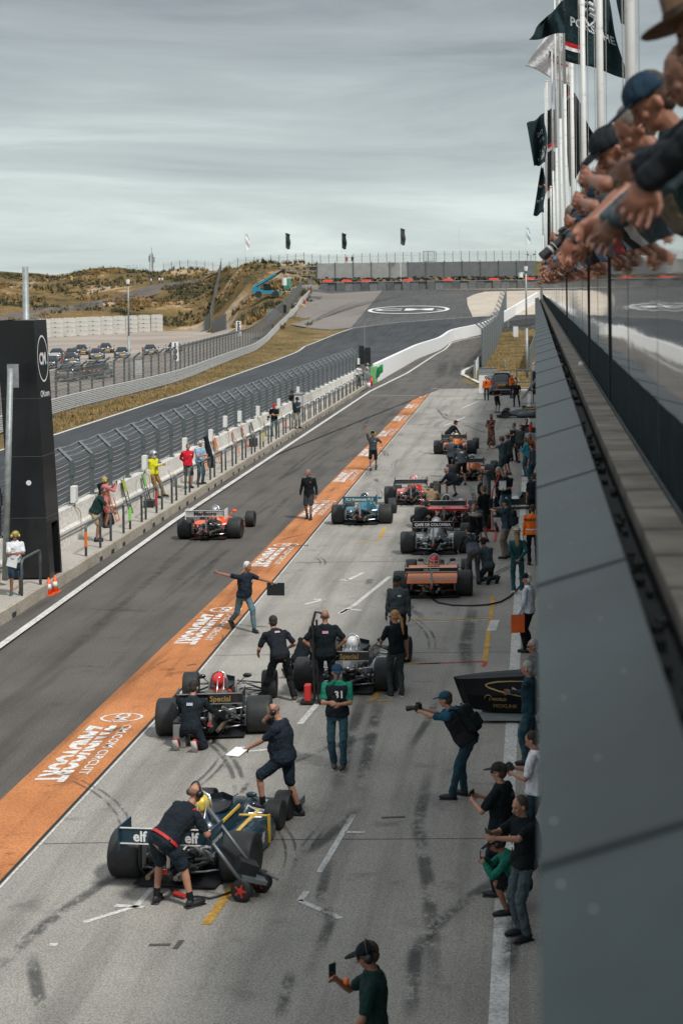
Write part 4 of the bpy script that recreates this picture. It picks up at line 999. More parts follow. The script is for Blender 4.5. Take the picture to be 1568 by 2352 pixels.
# black tower with gantry beam
tw=thing('gantry_tower','tall black clad gantry tower with white circular emblem standing on the walkway','gantry',(0,0,0))
m_tw=M('tower_black',(.007,.009,.011),.38,coat=.15,var=.5,scale=.8)
a0=G(115,1331,WZ); a1=G(141,1314,WZ); Y0,Y1=a0.y,a1.y; xr=a0.x
zt=zf(77,735,Y0); xt=at(77,735,Y0).x
yb=[(WZ,xr-1.02,xr),(4.9,xr-.85-.28,xr-.30),(zt,xt-1.2,xt)]
mb=MB()
opn=1.75
def secx(z): 
    t=(z-WZ)/(zt-WZ); return xr+(xt-xr)*t
def rect(z,x0,x1,ya,yb_): return [V((x0,ya,z)),V((x1,ya,z)),V((x1,yb_,z)),V((x0,yb_,z))]
mb.loft([rect(z,secx(z)-1.0+.0*z,secx(z),Y0,Y0+.45) for z in (WZ,opn)]); mb.loft([rect(z,secx(z)-1.0,secx(z),Y1-.14,Y1) for z in (WZ,opn)])
mb.loft([rect(z,secx(z)-1.0,secx(z),Y0,Y1) for z in (opn,3.2,4.9,zt)]); mb.box((secx(1)-.5,(Y0+Y1)/2,WZ+.02),(.96,Y1-Y0,.04))
leg=mb.build('leg',m_tw,tw)
mb=MB(); mb.box((xt-14,(Y0+Y1)/2-.02,(5.62+zt)/2),(26.8,1.12,zt-5.62)); mb.build('beam',m_tw,tw)
mb=MB(); 
for z in (1.95,3.6,5.15): mb.box((secx(z)+.004,(Y0+Y1)/2,z),(.012,Y1-Y0,.008)); mb.box((secx(z)-.5,Y0-.004,z),(1.0,.012,.008))
mb.build('panel_seam',M('seam_pale',(.10,.11,.11),.6),leg)
mb=MB(); yc=(Y0+Y1)/2; zc=zf(98,823,yc); n=40
def sp(a,b): return V((secx(b)+.012,a,b))
ra,rb=.50,.635
vs=[sp(yc+ra*k*math.cos(2*pi*i/n),zc+rb*k*math.sin(2*pi*i/n)) for i in range(n) for k in (1,.92)]
mb.add(vs,[(2*i,2*i+1,(2*i+3)%(2*n),(2*i+2)%(2*n)) for i in range(n)])
mb.text('CM',.44,lambda x,y:sp(yc+x-.03,zc-.15+y),bold=.04,sx=.95); mb.text('CM.com',.23,lambda x,y:sp(yc+x,zc-1.02+y),bold=.025,sx=1.05)
mb.text('.',.44,lambda x,y:sp(yc+x+.38,zc-.15+y),mi=1,bold=.04)
mb.build('emblem',[white,M('cyan_dot',(.03,.5,.5),.5)],tw,flip=False)
mb=MB(); mb.lathe([(0,.0),(.07,.0),(.07,.006)],Matrix.Translation(at(66,1109,Y0-.01))@Matrix.Rotation(rad(90),4,'X'),n=20); mb.build('sticker',white,tw)
t=thing('steel_mast','slanting galvanised steel pole in front of the black tower','pole',(0,0,0)); q0=at(14,1245,45.2); q1=at(24,846,45.2); q0.z=max(q0.z,WZ); 
mb=MB(); mb.cyl(q0+(q0-q1)*.22,q1,.085,.08,n=14); mb.build('tube',galv,t,smooth=True)
mb=MB(); mb.box((q1.x+.03,45.31,q1.z-.2),(.30,.03,.62)); mb.build('bracket_plate',galv,t)
t=thing('lamp_mast','thick galvanised steel mast rising behind the black tower','pole',(0,0,0)); q=at(62,740,49.5); q1=at(58,612,49.5); mb=MB(); mb.cyl((q.x,49.5,0),(q1.x,49.5,q1.z),.16,.085,n=14); mb.build('tube',galv,t,smooth=True)
t=thing('welded_stand','dark welded steel stand at the left end of the walkway','frame',(-13.9,42.6,WZ)); mb=MB()
for a,b in (((-.5,0,0),(-.4,.3,1.7)),((.35,0,0),(-.1,.4,2.0)),((-.5,0,.3),(.3,0,.3)),((-.45,.1,.9),(.1,.2,.9)),((-.5,.5,0),(-.4,.3,1.7)),((.3,.6,0),(-.1,.4,2.0))): mb.cyl(a,b,.03,n=6)
mb.build('tube',plast,t)
def cone(label,p):
    t=thing('traffic_cone',label,'traffic cone',p,0,'orange traffic cones by the kerb'); mo=M('cone_orange',(.85,.12,.02),.5,var=.1)
    mb=MB(); mb.box((0,0,.015),(.27,.27,.03)); mb.build('base',mo,t); mb=MB(); mb.lathe([(.10,.03),(.022,.46)],Matrix.Identity(4),n=20); c=mb.build('body',mo,t,smooth=True)
    mb=MB(); mb.lathe([(.083,.16),(.055,.30)],Matrix.Translation((0,0,-.005)),n=20); mb.build('reflective_band',white,c,smooth=True)
cone('orange traffic cone with white band, nearer of the pair at the kerb',G(112,1367)); cone('orange traffic cone with white band, farther of the pair at the kerb',G(126,1361))
# ------------------------------------------------------------------ guardrail and outer catch fence
gpts=[(-260,1100),(125,950),(403,881),(548,821),(640,757),(682,715),(713,676)]
gw=[PG(*p) for p in gpts]
def resample(P_,step):
    out=[P_[0].copy()]; acc=0
    for a,b in zip(P_[:-1],P_[1:]):
        d=(b-a).length; t=step-acc
        while t<=d: out.append(a.lerp(b,t/d)); t+=step
        acc=(acc+d)%step if True else 0
        acc=d-(t-step)
    return out
def smoothp(P_,n=3):
    for _ in range(n): P_=[P_[0]]+[(a+b*2+c)/4 for a,b,c in zip(P_[:-2],P_[1:-1],P_[2:])]+[P_[-1]]
    return P_
gs=smoothp(resample(gw,4.0),4)
for q in gs: q.z=terr(q.x,q.y,False)
m_gr=M('guardrail_bright',(.50,.51,.50),.5,.2,var=.15)
def wbeam(name,label,pts,rails=4,z0=.10,hgt=.22,parts=True,cat='guardrail',th=.07,mt=m_gr):
    t=thing(name,label,cat,(0,0,0))
    for k in range(rails):
        mb=MB(); rs=[]
        for i,p in enumerate(pts):
            d=pts[min(i+1,len(pts)-1)]-pts[max(i-1,0)]; d.z=0; d.normalize(); nn=V((d.y,-d.x,0))
            z=p.z+z0+k*(hgt+.03); pr=[(0,0),(th,.04),(th,.09),(.01,.14),(th,.19),(th,.24),(0,.28),(-.02,.14)]
            rs.append([V((p.x,p.y,z))+nn*a+V((0,0,b*hgt/.28)) for a,b in pr])
        mb.loft(rs); mb.build('rail',mt,t)
    mb=MB(); 
    for p in pts: mb.box((p.x-.12,p.y,p.z+(z0+rails*(hgt+.03))/2),(.10,.12,z0+rails*(hgt+.03)))
    mb.build('post',galv,t); return t
wbeam('guardrail','long four-rail galvanised guardrail along the dry grass verge',gs,4)
of=thing('outer_catch_fence','tall grey mesh catch fence behind the long guardrail','fence',(0,0,0))
fs_=[V((q.x-1.15,q.y,q.z)) for q in resample(gs,3.05) if q.y<318]
fs_=fs_[:100]; pm=None
fh=3.05
for q in fs_:
    if pm is None:
        mb=MB(); mb.box((0,0,1.35),(.12,.14,2.7)); mb.tube([(0,0,2.66),(.50,0,3.05)],.075,n=4); o=mb.build('post',fgrey,of); pm=o.data
    else: o=bpy.data.objects.new('post',pm); COL.objects.link(o); o.parent=of
    o.location=q
mb=MB()
for k in range(8): mb.tube([(q.x+.07,q.y,q.z+.35+k*.32) for q in fs_],.016,n=4)
for k in range(2): mb.tube([(q.x+.07+.2*(k+1),q.y,q.z+2.68+.17*(k+1)) for q in fs_],.016,n=4)
mb.build('wire',M('wire_grey',(.30,.31,.31),.5,.4),of)
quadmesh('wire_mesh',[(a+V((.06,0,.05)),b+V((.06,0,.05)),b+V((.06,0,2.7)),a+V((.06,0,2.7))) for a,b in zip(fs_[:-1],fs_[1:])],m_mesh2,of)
def near(px):
    return min(fs_,key=lambda q:abs(1228+F*q.x/q.y-px))
for px,txt,lab,y0,y1 in ((403,'100','nearer white distance board with three stacked digits on the outer fence',785,829),(548,'50','farther white distance board with two stacked digits on the outer fence',737,772)):
    q=near(px); X=q.x+.35; Y=q.y; z1=zf(px,y0,Y); z0=zf(px,y1,Y); t=thing('distance_board',lab,'sign',(at(px,y0,Y).x,Y-.2,(z0+z1)/2),28); w_=26*Y/F if px<500 else 21*Y/F
    w_=.62; hh=z1-z0; rbox('panel',white,t,(0,0,0),(w_,.05,hh)); mb=MB(); n=len(txt)
    for i,ch in enumerate(txt): mb.text(ch,hh/3*1.12,lambda x,y,i=i:(x,-.035,hh/2-.06-(i+1)*hh*.30+.02+y),bold=.06)
    mb.build('numeral',M('numeral_black',(.02,.025,.03),.5),t,flip=False)
    mb=MB(); 
    for e in (-1,1): mb.cyl((e*.2,.04,-hh/2-.6),(e*.2,.04,hh/2),.025)
    mb.build('bracket',galv,t)
q=near(648); t=thing('trackside_screen','black rectangular screen on the outer fence near the telehandler','screen',at(648,709,q.y-.3)); rbox('panel',plast,t,(0,0,0),(1.3,.15,1.3),.02); mb=MB(); mb.box((-.35,.1,-1.4),(.12,.12,2.0)); mb.box((-.35,-.05,-1.0),(.35,.2,.4),1); mb.build('stand',[fgrey,white],t)
t=thing('lattice_banner_frame','grey slatted banner section on the outer fence','banner',at(625,722,q.y-6)); t2=MB()
for k in range(6): t2.box((0,0,-.7+k*.28),(1.8,.03,.2))
t2.build('slat',galv,t)
# white boxes, small fence, signs by the car park
q=PG(320,862); t=thing('trackside_cabinet','small white cabinet behind the guardrail left of the 100 board','cabinet',q); rbox('case',white,t,(0,0,.75),(.75,.5,1.5),.02); rbox('lid',galv,t,(0,0,1.52),(.8,.55,.05),.01)
# lamp/camera posts
def campost(label,base,ztop,r=.08,x=0,cams=1):
    t=thing('camera_post',label,'camera post',base); h=ztop-base.z; mb=MB(); mb.cyl((0,0,0),(0,0,h*.45),r*1.25,r*1.2,n=12); mb.cyl((0,0,h*.45),(0,0,h),r*.85,r*.7,n=12); mb.build('pole',galv,t,smooth=True)
    mb=MB(); mb.cyl((0,-.1,h-.35),(0,-.1,h-.05),.16,.17,n=14); mb.ell((0,-.1,h-.42),.14,.14,.14,n=12,k=6); 
    if cams>1: mb.cyl((-.45,-.1,h-1.0),(-.45,-.1,h-.6),.20,.2,n=14); mb.box((-.22,-.05,h-.6),(.5,.06,.06))
    mb.build('camera_dome',white,t,smooth=False)
    mb=MB(); mb.ell((0,-.12,h-.5),.12,.12,.10,n=12,k=6); mb.cyl((0,0,h),(0,0,h+.45),.03); 
    if cams>1: mb.ell((-.45,-.1,h-1.05),.16,.16,.14,n=12,k=6)
    mb.build('lens_dome',plast,t)
b=V((at(291,640,150).x,150.5,0)); campost('tall grey post with white surveillance camera behind the guardrail',b,zf(291,640,150.5),.09)
b=V((at(1207,612,149).x,149,0)); campost('tall grey post with two white surveillance cameras beside the grass patch',b,zf(1207,610,149),.10,cams=2)
b=V((at(349,640,430).x,430,terr(at(349,640,430).x,430)-1)); t=thing('radio_mast','thin lattice radio mast on the dune skyline','mast',b); hh=zf(349,568,430)-b.z; mb=MB(); 
for e in ((-.5,-.5),(.5,-.5),(0,.5)): mb.cyl((e[0],e[1],0),(e[0]*.6,e[1]*.6,hh*.8),.09,n=5)
for k in range(12): z=hh*.8*k/12; mb.cyl((-.5,-.5,z),(.45,-.45,z+hh*.066),.05,n=4); mb.cyl((.5,-.5,z),(0,.5,z+hh*.066),.05,n=4)
mb.cyl((0,0,hh*.8),(0,0,hh),.07,n=5); mb.box((-.6,0,hh*.62),(.35,.3,1.5)); mb.box((.55,0,hh*.58),(.35,.3,1.5)); mb.build('lattice',M('mast_grey',(.30,.32,.32),.6),t)
# ------------------------------------------------------------------ concrete block stacks
xb=[115+i*(375-115)/9 for i in range(10)]; cb=M('block_white',(.60,.585,.54),.85,var=.12,scale=1.5); bme=None
for i in range(-1,9):
    pxc=(115+ (i+.5)*28.9); Y=306+i*4.2; X=at(pxc,765,Y).x
    for k in range(4):
        key=None
        t=thing('concrete_block','white concrete block, %s from the ground in the %s column from the left'%(['lowest','second','third','fourth','fifth'][k],ordw(i+1)),'concrete block',(X,Y,k*.82),-6,'stacked white concrete blocks')
        if bme is None:
            mb=MB(); mb.box((0,0,.40),(2.05,1.0,.78)); 
            for e in (-.6,0,.6): mb.box((e,0,.82),(.28,.28,.10))
            bme=mb.build('block',cb,t).data; mb=MB(); mb.box((0,-.505,.05),(.28,.02,.12)); nme=mb.build('notch',plast,t).data
        else:
            for a,b_ in (('block',bme),('notch',nme)): o=bpy.data.objects.new(a,b_); COL.objects.link(o); o.parent=t
    if i in (1,2,4,5):
        t=thing('concrete_block','white concrete block standing in front of the %s column of the stack'%ordw(i+1),'concrete block',(X+.2,Y-2.3,0),-6,'stacked white concrete blocks')
        for a,b_ in (('block',bme),('notch',nme)): o=bpy.data.objects.new(a,b_); COL.objects.link(o); o.parent=t
# ------------------------------------------------------------------ parked cars
def roadcar(label,loc,rz,col,kind='coupe',plate=None,group='cars parked behind the outer fence',L_=4.4,W=1.8,Hh=1.30,plates=True):
    car=thing('parked_car',label,'car',loc,rz,group); pm_=M('carpaint_%d_%d'%(int(col[0]*999),int(col[2]*999)),col,.25,coat=.8,var=.05)
    w_=W/2; mb=MB()
    if kind=='suv': S=[(0,.35,.80,.86),(.12,.28,1.02,.95),(.5,.25,1.05,1),(1.3,.22,1.0,1),(L_*.62,.22,.98,1),(L_*.75,.25,.96,.98),(L_*.93,.3,.84,.92),(L_,.38,.65,.80)]
    else: S=[(0,.38,.62,.80),(.15,.26,.76,.92),(.6,.20,.86,.99),(1.4,.18,.84,1),(L_*.6,.18,.80,1),(L_*.78,.20,.74,.98),(L_*.93,.24,.60,.88),(L_,.34,.48,.68)]
    mb.loft([sect(0,y-L_/2,a,b,w_*c,w_*c*.80) for y,a,b,c in S]); mb.build('body',pm_,car,smooth=True)
    mb=MB(); 
    if kind=='suv': mb.loft([sect(0,y-L_/2,z0,z1,w_*a,w_*b) for y,z0,z1,a,b in ((.15,.98,1.05,.88,.7),(.35,.98,Hh-.06,.90,.72),(.7,.98,Hh,.9,.74),(2.2,.95,Hh,.9,.74),(2.8,.94,Hh-.08,.88,.7),(3.4,.92,.98,.8,.6))]); gl=mb.build('greenhouse',glassd,car,smooth=True); mb=MB(); mb.loft([sect(0,y-L_/2,Hh-.03,Hh+.015,w_*.66,w_*.58) for y in (.35,2.5)]); mb.build('roof',pm_,car)
    else: mb.loft([sect(0,y-L_/2,z0,z1,w_*a,w_*b) for y,z0,z1,a,b in ((.7,.78,.82,.8,.6),(1.3,.76,Hh-.08,.82,.62),(1.9,.74,Hh,.82,.62),(2.3,.74,Hh-.03,.82,.62),(3.15,.70,.80,.8,.6))]); gl=mb.build('greenhouse',glassd,car,smooth=True); mb=MB(); mb.loft([sect(0,y-L_/2,Hh-.035+d,Hh+.012+d,w_*.60,w_*.52) for y,d in ((1.35,-.06),(1.9,0),(2.35,-.03))]); mb.build('roof',pm_,car)
    for e in (-1,1):
        for yy in (.85,L_-.9):
            w=bpy.data.objects.new('wheel',None); COL.objects.link(w); w.parent=car; w.location=(e*(w_-.10),yy-L_/2,.33 if kind!='suv' else .37)
            kk=('rc',kind); A=Matrix.Rotation(rad(90),4,'Y'); r_=.33 if kind!='suv' else .37
            if kk in CACHE:
                for nm,me in CACHE[kk]: o=bpy.data.objects.new(nm,me); COL.objects.link(o); o.parent=w
            else:
                mb=MB(); mb.lathe([(r_*.66,-.10),(r_*.95,-.11),(r_,-.07),(r_,.07),(r_*.95,.11),(r_*.66,.10)],A,n=20); o1=mb.build('tyre',rubber,w); mb=MB(); mb.lathe([(0,-.105),(r_*.66,-.105),(r_*.66,.105),(0,.105)],A,n=10); o2=mb.build('rim',chrome,w); CACHE[kk]=[('tyre',o1.data),('rim',o2.data)]
        mb=MB(); mb.ell((e*w_*.66,L_/2-.28,.60 if kind!='suv' else .80),.16,.15,.10,n=10,k=6); mb.build('headlight',M('headlight_glass',(.62,.65,.66),.15,.3),car,smooth=True)
        mb=MB(); mb.box((e*w_*.74,-L_/2+.10,.70 if kind!='suv' else .93),(.30,.12,.11)); mb.build('tail_light',M('tail_red',(.55,.02,.02),.2),car)
        mb=MB(); mb.ell((e*(w_+.08),.65,.92 if kind!='suv' else 1.08),.11,.06,.07,n=8,k=5); mb.build('mirror',pm_,car,smooth=True)
    for e,y in ((1,L_/2+.005),(-1,-L_/2-.01)):
        t_=rbox('number_plate',M('plate_yellow',(.75,.42,.03),.5),car,(0,y,.42 if kind!='suv' else .78),(.52,.02,.12)); 
        if plate and e==-1: mb=MB(); mb.text(plate,.10,lambda x,yy:(x,y-.014,.745+yy),bold=.02); mb.build('plate_lettering',plast,t_,flip=False)
    return car
dk=(.010,.014,.017)
for i,(px,py,rz,c,lab,k) in enumerate(((82+48,821,188,(.30,.34,.36),'silver blue coupe with two doors parked farthest left','coupe'),(118,843,185,dk,'black coupe half hidden behind the black tower','coupe'),(165,822,195,(.05,.06,.06),'dark grey coupe behind the front black coupe','coupe'),
   (162,835,200,(.016,.022,.024),'black coupe parked nearest to the tower emblem','coupe'),(187,812,200,(.014,.017,.02),'dark blue coupe second in the back row','coupe'),(222,822,196,(.09,.105,.11),'grey coupe with round headlights facing the track','coupe'),
   (243,808,200,(.012,.015,.016),'black coupe parked at the back beside the grey one','coupe'),(280,819,195,(.06,.065,.065),'dark grey open coupe left of the camera post','coupe'),(345,812,197,(.05,.055,.055),'dark grey coupe seen through the outer fence','coupe'),
   (400,806,185,(.10,.10,.10),'grey coupe behind the 100 board','coupe'),(160,872,180,(.09,.10,.105),'grey hatchback close behind the outer fence','suv'),(228,866,178,(.02,.022,.024),'black van-like car with red lights close behind the outer fence','suv'))):
    roadcar(lab,PG(px,py+2),rz+180 if i==11 else rz,c,k,Hh=1.28 if k=='coupe' else 1.62)
# ------------------------------------------------------------------ telehandler
q=PG(613,683); q.z=terr(q.x,q.y)+.05
th=thing('telehandler','blue telescopic handler with raised boom parked on the grassy bank','telehandler',q,-80); bl_=M('telehandler_blue',(.02,.22,.32),.35,coat=.4)
mb=MB(); mb.loft([[V((x,y,z)) for x,z in ((-.9,.75),(.9,.75),(.9,z1),(-.9,z1))] for y,z1 in ((-2.6,1.9),(-1.4,1.9),(-.9,1.35),(1.6,1.25),(2.6,1.15))]); mb.build('chassis',bl_,th)
mb=MB(); mb.loft([[V((x,y,z)) for x,y in ((-.95,-.6),(-.1,-.6),(-.1,.9),(-.95,.9))] for z in (1.3,1.5)]); mb.loft([[V((x,y,z)) for x,y in ((-.95,-.6),(-.15,-.6),(-.15,.9-d),(-.95,.9-d))] for z,d in ((1.5,0),(2.5,.35))]); mb.build('cab',glassd,th)
mb=MB(); mb.cyl((.25,-2.3,1.85),(.25,1.7,4.2),.32,.28,n=4); mb.build('boom',bl_,th); mb=MB(); mb.cyl((.25,1.5,4.08),(.25,2.9,4.9),.20,.2,n=4); mb.box((.25,3.0,4.6),(.9,.5,.7)); mb.cyl((.25,3.1,4.4),(.25,3.1,3.4),.05); mb.build('boom_head',plast,th); mb=MB(); mb.cyl((.25,3.1,3.5),(.25,3.1,2.2),.42,.42,n=14); mb.build('white_drum',white,th)
mb=MB(); mb.box((.25,-.3,3.42),(.42,4.6,.03),M4=Matrix.Rotation(rad(30.5),3,'X')); mb.build('boom_cover',white,th)
for e in (-1,1):
    for yy in (-1.5,1.5):
        w=bpy.data.objects.new('wheel',None); COL.objects.link(w); w.parent=th; w.location=(e*1.0,yy,.62); mb=MB(); mb.lathe([(.33,-.2),(.6,-.22),(.62,0),(.6,.22),(.33,.2)],Matrix.Rotation(rad(90),4,'Y'),n=20); mb.build('tyre',rubber,w); mb=MB(); mb.lathe([(0,-.1),(.33,-.18),(.33,.18),(0,.1)],Matrix.Rotation(rad(90),4,'Y'),n=12); mb.build('rim',white,w)
mb=MB(); mb.box((0,2.9,.7),(1.6,.15,.5)); mb.box((-.4,3.2,.45),(.12,1.0,.06)); mb.box((.4,3.2,.45),(.12,1.0,.06)); mb.build('fork',plast,th)
for px,py,lab,c in ((667,658,'small green portable toilet cabin on the bank','g'),):
    q=PG(px,py+6); q.y-=4; q.z=terr(q.x,q.y); t=thing('portable_cabin',lab,'cabin',q); rbox('body',M('cabin_green',(.08,.3,.22),.5),t,(0,0,1.1),(1.2,1.2,2.2),.05); rbox('roof',white,t,(0,0,2.25),(1.3,1.3,.15),.05); rbox('door',M('door_green',(.05,.24,.17),.5),t,(0,-.61,1.05),(.7,.02,1.8),.01)
# ------------------------------------------------------------------ far corner: tyre barrier, belt, fences
yb_=lambda x:345.0
bx0=at(735,665,345).x; bx1=1.5
tb=thing('tyre_barrier','grey belted tyre barrier round the far corner with black tyres behind','tyre barrier',(0,0,0)); n=27; hb=1.75; zb=ramp(345)
bel=M('belt_grey',(.13,.135,.135),.8,var=.25,scale=2)
for i in range(n):
    x0=bx0+(bx1-bx0)*i/n; x1=bx0+(bx1-bx0)*(i+1)/n; mb=MB(); mb.loft([[V((x,345+.25*math.sin(i*1.7),zb)),V((x,345.9,zb)),V((x,345.9,zb+hb)),V((x,345+.2*math.sin(i*2.3),zb+hb))] for x in (x0,x1-.06)]); mb.build('belt_panel',bel,tb)
mb=MB(); mb.box(((bx0+bx1)/2,345.4,zb+hb+.03),(bx1-bx0,1.1,.06)); mb.build('top_strip',M('strip_pale',(.45,.43,.38),.8),tb)
mb=MB(); rnd=random.Random(5)
for i in range(330):
    x=bx0+(bx1-bx0)*rnd.random(); y=346.4+rnd.random()*2.6; z=zb+hb-.25+rnd.random()*1.0+(y-346.4)*.10; mb.lathe([(.16,-.1),(.31,-.1),(.33,0),(.31,.1),(.16,.1)],Matrix.Translation((x,y,z))@Matrix.Rotation(rnd.uniform(-.3,.3),4,'X'),n=10)
mb.build('tyre_stack',rubber,tb)['kind']='stuff'
for i,px in enumerate((752,796,841,936,1028,1134,1216)):
    c=at(px,646,345.9); t=thing('barrier_marker','flat red marker on the tyre barrier, %s from the left'%ordw(i),'marker',(c.x,345.9,zb+hb+.08),0,'red markers on the tyre barrier'); mb=MB(); mb.loft([[V((x,-.35,z)),V((x,.35,z)),V((x,.35,z+.38)),V((x,-.35,z+.30))] for x,z in ((-1.0,0),(-.3,.02),(1.0,0))]); mb.build('pad',M('marker_red',(.70,.06,.04),.5),t)
ds=thing('debris_fence','grey screened debris fence on posts above the far tyre barrier','fence',(0,0,0)); Yf=352.5; x0f=at(728,620,Yf).x; zt_=zf(930,602,Yf); zb_=zf(930,637,Yf)
for i in range(12):
    xa=x0f+i*3.72*1.0; xb_=xa+3.7; 
    if xa>1.2: break
    mb=MB(); mb.box(((xa+xb_)/2,Yf,(zt_+zb_)/2),(xb_-xa-.05,.06,zt_-zb_)); mb.build('screen_panel',M('screen_pale',(.30,.30,.29),.8,var=.12,scale=1) if i<5 else M('screen_grey',(.14,.15,.15),.8,var=.12,scale=1),ds)
    mb=MB(); mb.box((xa,Yf-.1,(zt_+zb)/2+.2),(.14,.14,zt_-zb-.2)); mb.tube([(xa,Yf-.1,zt_-.1),(xa,Yf-.5,zt_+.25)],.07,n=4); mb.build('post',fgrey,ds)
# skyline mesh fence
sf=thing('skyline_fence','pale wire fence with thin posts along the top of the bank','fence',(0,0,0)); pts=[]
for px in range(375,1232,19):
    Yq=372 if px>720 else 395-max(0,(px-480))*.12; X=at(px,610,Yq).x; z=terr(X,Yq); 
    if px<520: Yq=432; X=at(px,610,Yq).x; z=terr(X,Yq)
    pts.append(V((X,Yq,z-.3)))
for q in pts: mb=MB(); mb.cyl(q,q+V((0,0,2.6)),.06,n=5); mb.build('post',M('timber_post',(.10,.085,.07),.9),sf)
mb=MB(); 
for k in (1.2,1.9,2.5): mb.tube([q+V((0,0,k)) for q in pts],.015,n=3)
mb.build('wire',M('wire_grey',(0,0,0)),sf)
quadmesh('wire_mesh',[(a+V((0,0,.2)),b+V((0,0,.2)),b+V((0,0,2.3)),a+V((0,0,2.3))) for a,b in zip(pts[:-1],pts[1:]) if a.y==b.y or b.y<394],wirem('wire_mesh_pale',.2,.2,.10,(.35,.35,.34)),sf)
t=thing('gate','grey tubular gate in the skyline fence','gate',at(985,600,371)); mb=MB(); t.location.z=terr(t.location.x,371)
mb.box((-1.2,0,1.2),(.12,.12,2.4)); mb.box((1.2,0,1.2),(.12,.12,2.4)); mb.box((0,0,2.35),(2.4,.1,.1)); mb.box((0,0,.2),(2.4,.1,.1))
for k in range(7): mb.box((-1+.33*k,0,1.2),(.05,.05,2.2))
mb.build('bars',fgrey,t)
gr=[PG(672,668),PG(700,662),PG(738,655)]; gr=[V((at(x,y,Y).x,Y,terr(at(x,y,Y).x,Y,False))) for x,y,Y in ((669,670,318),(700,664,332),(738,655,345))]
wbeam('guardrail','short stacked guardrail on the bank beside the tyre barrier',smoothp(resample(gr,4),2),4)
# plywood-like ribbed inner fence on the slope
for nm,a,b,hh,lab in (('ribbed_fence',(482,742,335),(508,618,405),3.2,'rusty ribbed fence climbing the dune slope'),('ribbed_fence',(470,755,330),(482,742,335),3.0,'short ribbed fence panel at the foot of the slope'),('slope_banner_fence',(486,742,310),(519,735,270),2.6,'grey screened fence section left of the grassy bank')):
    pa,pb=at(*a),at(*b); t=thing(nm,lab,'fence',(0,0,0)); k=14; prev=None; mb=MB(); mbp=MB()
    for i in range(k+1):
        q=pa.lerp(pb,i/k); q.z=terr(q.x,q.y); mbp.box(q+V((0,0,hh/2)),(.12,.12,hh))
        if prev is not None: mb.loft([[prev+V((0,0,z)),prev+V((0,.08,z)),q+V((0,.08,z)),q+V((0,0,z))] for z in (.1,hh*.95)])
        prev=q
    mb.build('sheet',M('rib_grey',(.24,.23,.21),.8,var=.3,scale=2),t); mbp.build('post',fgrey,t)
for i,(a,b) in enumerate((((726,611),(640,614)),((726,622),(652,622)),((726,632),(664,632)))):
    pa,pb=at(a[0],a[1],352),at(b[0],b[1],340); t=thing('barrier_beam','pale horizontal beam %s beside the debris fence'%['top','middle','lowest'][i],'barrier',(0,0,0)); mb=MB(); mb.tube([pa,pb],.09,n=5); 
    for k in (.2,.6,.95): q=pa.lerp(pb,k); mb.box(q-V((0,0,.5)),(.12,.12,1.0))
    mb.build('beam',galv,t)
# thin flag masts on the bank
def hillflag(px,ytop,ybase,Y,fl,lab,flx=0.28,side=1):
    X=at(px,ybase,Y).x; z0=terr(X,Y)-.5; z1=zf(px,ytop,Y); t=thing('flag_mast',lab,'flag mast',(X,Y,z0)); mb=MB(); mb.cyl((0,0,0),(0,0,z1-z0),.08,.05,n=8); mb.build('pole',white,t)
    if fl:
        h=z1-z0; mb=MB(); hh=3.2; rs=[]
        for k in range(9): 
            zz=h-.1-hh*k/8; w_=.95-.1*math.sin(k); rs.append([V((.06,0,zz)),V((.06+w_*.5*side,.15*math.sin(k*1.3),zz-.15-.03*k)),V((.06+w_*side,.1*math.cos(k*1.7),zz-.3))])
        mb.loft(rs,cap=False,closed=False); o=mb.build('flag',cloth(fl),t); o.modifiers.new('s','SOLIDIFY').thickness=.02
hillflag(563,535,612,372,(.72,.74,.75),'white banner flag leftmost on the skyline'); hillflag(656,533,608,368,(.03,.045,.05),'dark banner flag second on the skyline'); hillflag(785,533,607,366,(.02,.03,.035),'dark banner flag above the two standing people'); hillflag(920,522,640,350,(.05,.06,.06),'dark limp flag with camera on the tall mast by the debris fence',side=1)
hillflag(1056,520,602,372,None,'bare thin mast on the skyline'); hillflag(1208,520,602,372,(.6,.7,.74),'pale blue banner flag beside the balcony')
t=thing('floodlight','small twin floodlight on a post at the skyline right end','floodlight',at(1219,604,371)); mb=MB(); mb.cyl((0,0,-1),(0,0,1.6),.06); mb.box((0,0,1.7),(1.4,.06,.06)); mb.box((-.7,-.1,1.9),(.5,.3,.25),M4=Matrix.Rotation(.4,3,'Y')); mb.box((.7,-.1,1.9),(.5,.3,.25),M4=Matrix.Rotation(-.4,3,'Y')); mb.build('lamp_pair',fgrey,t)
# ------------------------------------------------------------------ white pit exit wall
ww=[PG(866,879),PG(960,824),PG(1040,781),PG(1108,770),PG(1240,770)]
ww[4]=V((at(1240,760,312).x,312,terr(0,312,False))); ww[3]=V((at(1112,766,296).x,296,ramp(296))) if False else ww[3]
wtop=[(880,835),(970,785),(1040,760),(1114,750.5),(1240,739)]
wl=smoothp(resample(ww,3.2),2); t=thing('pit_exit_wall','long bright white painted concrete wall curving along the pit exit','wall',(0,0,0)); mb=MB(); rs=[]
for i,p in enumerate(wl):
    d=wl[min(i+1,len(wl)-1)]-wl[max(i-1,0)]; d.z=0; d.normalize(); nn=V((-d.y,d.x,0)); z=terr(p.x,p.y,False); h=1.62; rs.append([V((p.x,p.y,z-.2)),V((p.x,p.y,z+h)),V((p.x,p.y,z+h))+nn*.35,V((p.x,p.y,z-.2))+nn*.35])
mb.loft(rs); mb.build('wall_body',M('wall_bright_white',(.82,.82,.80),.6,var=.04),t)
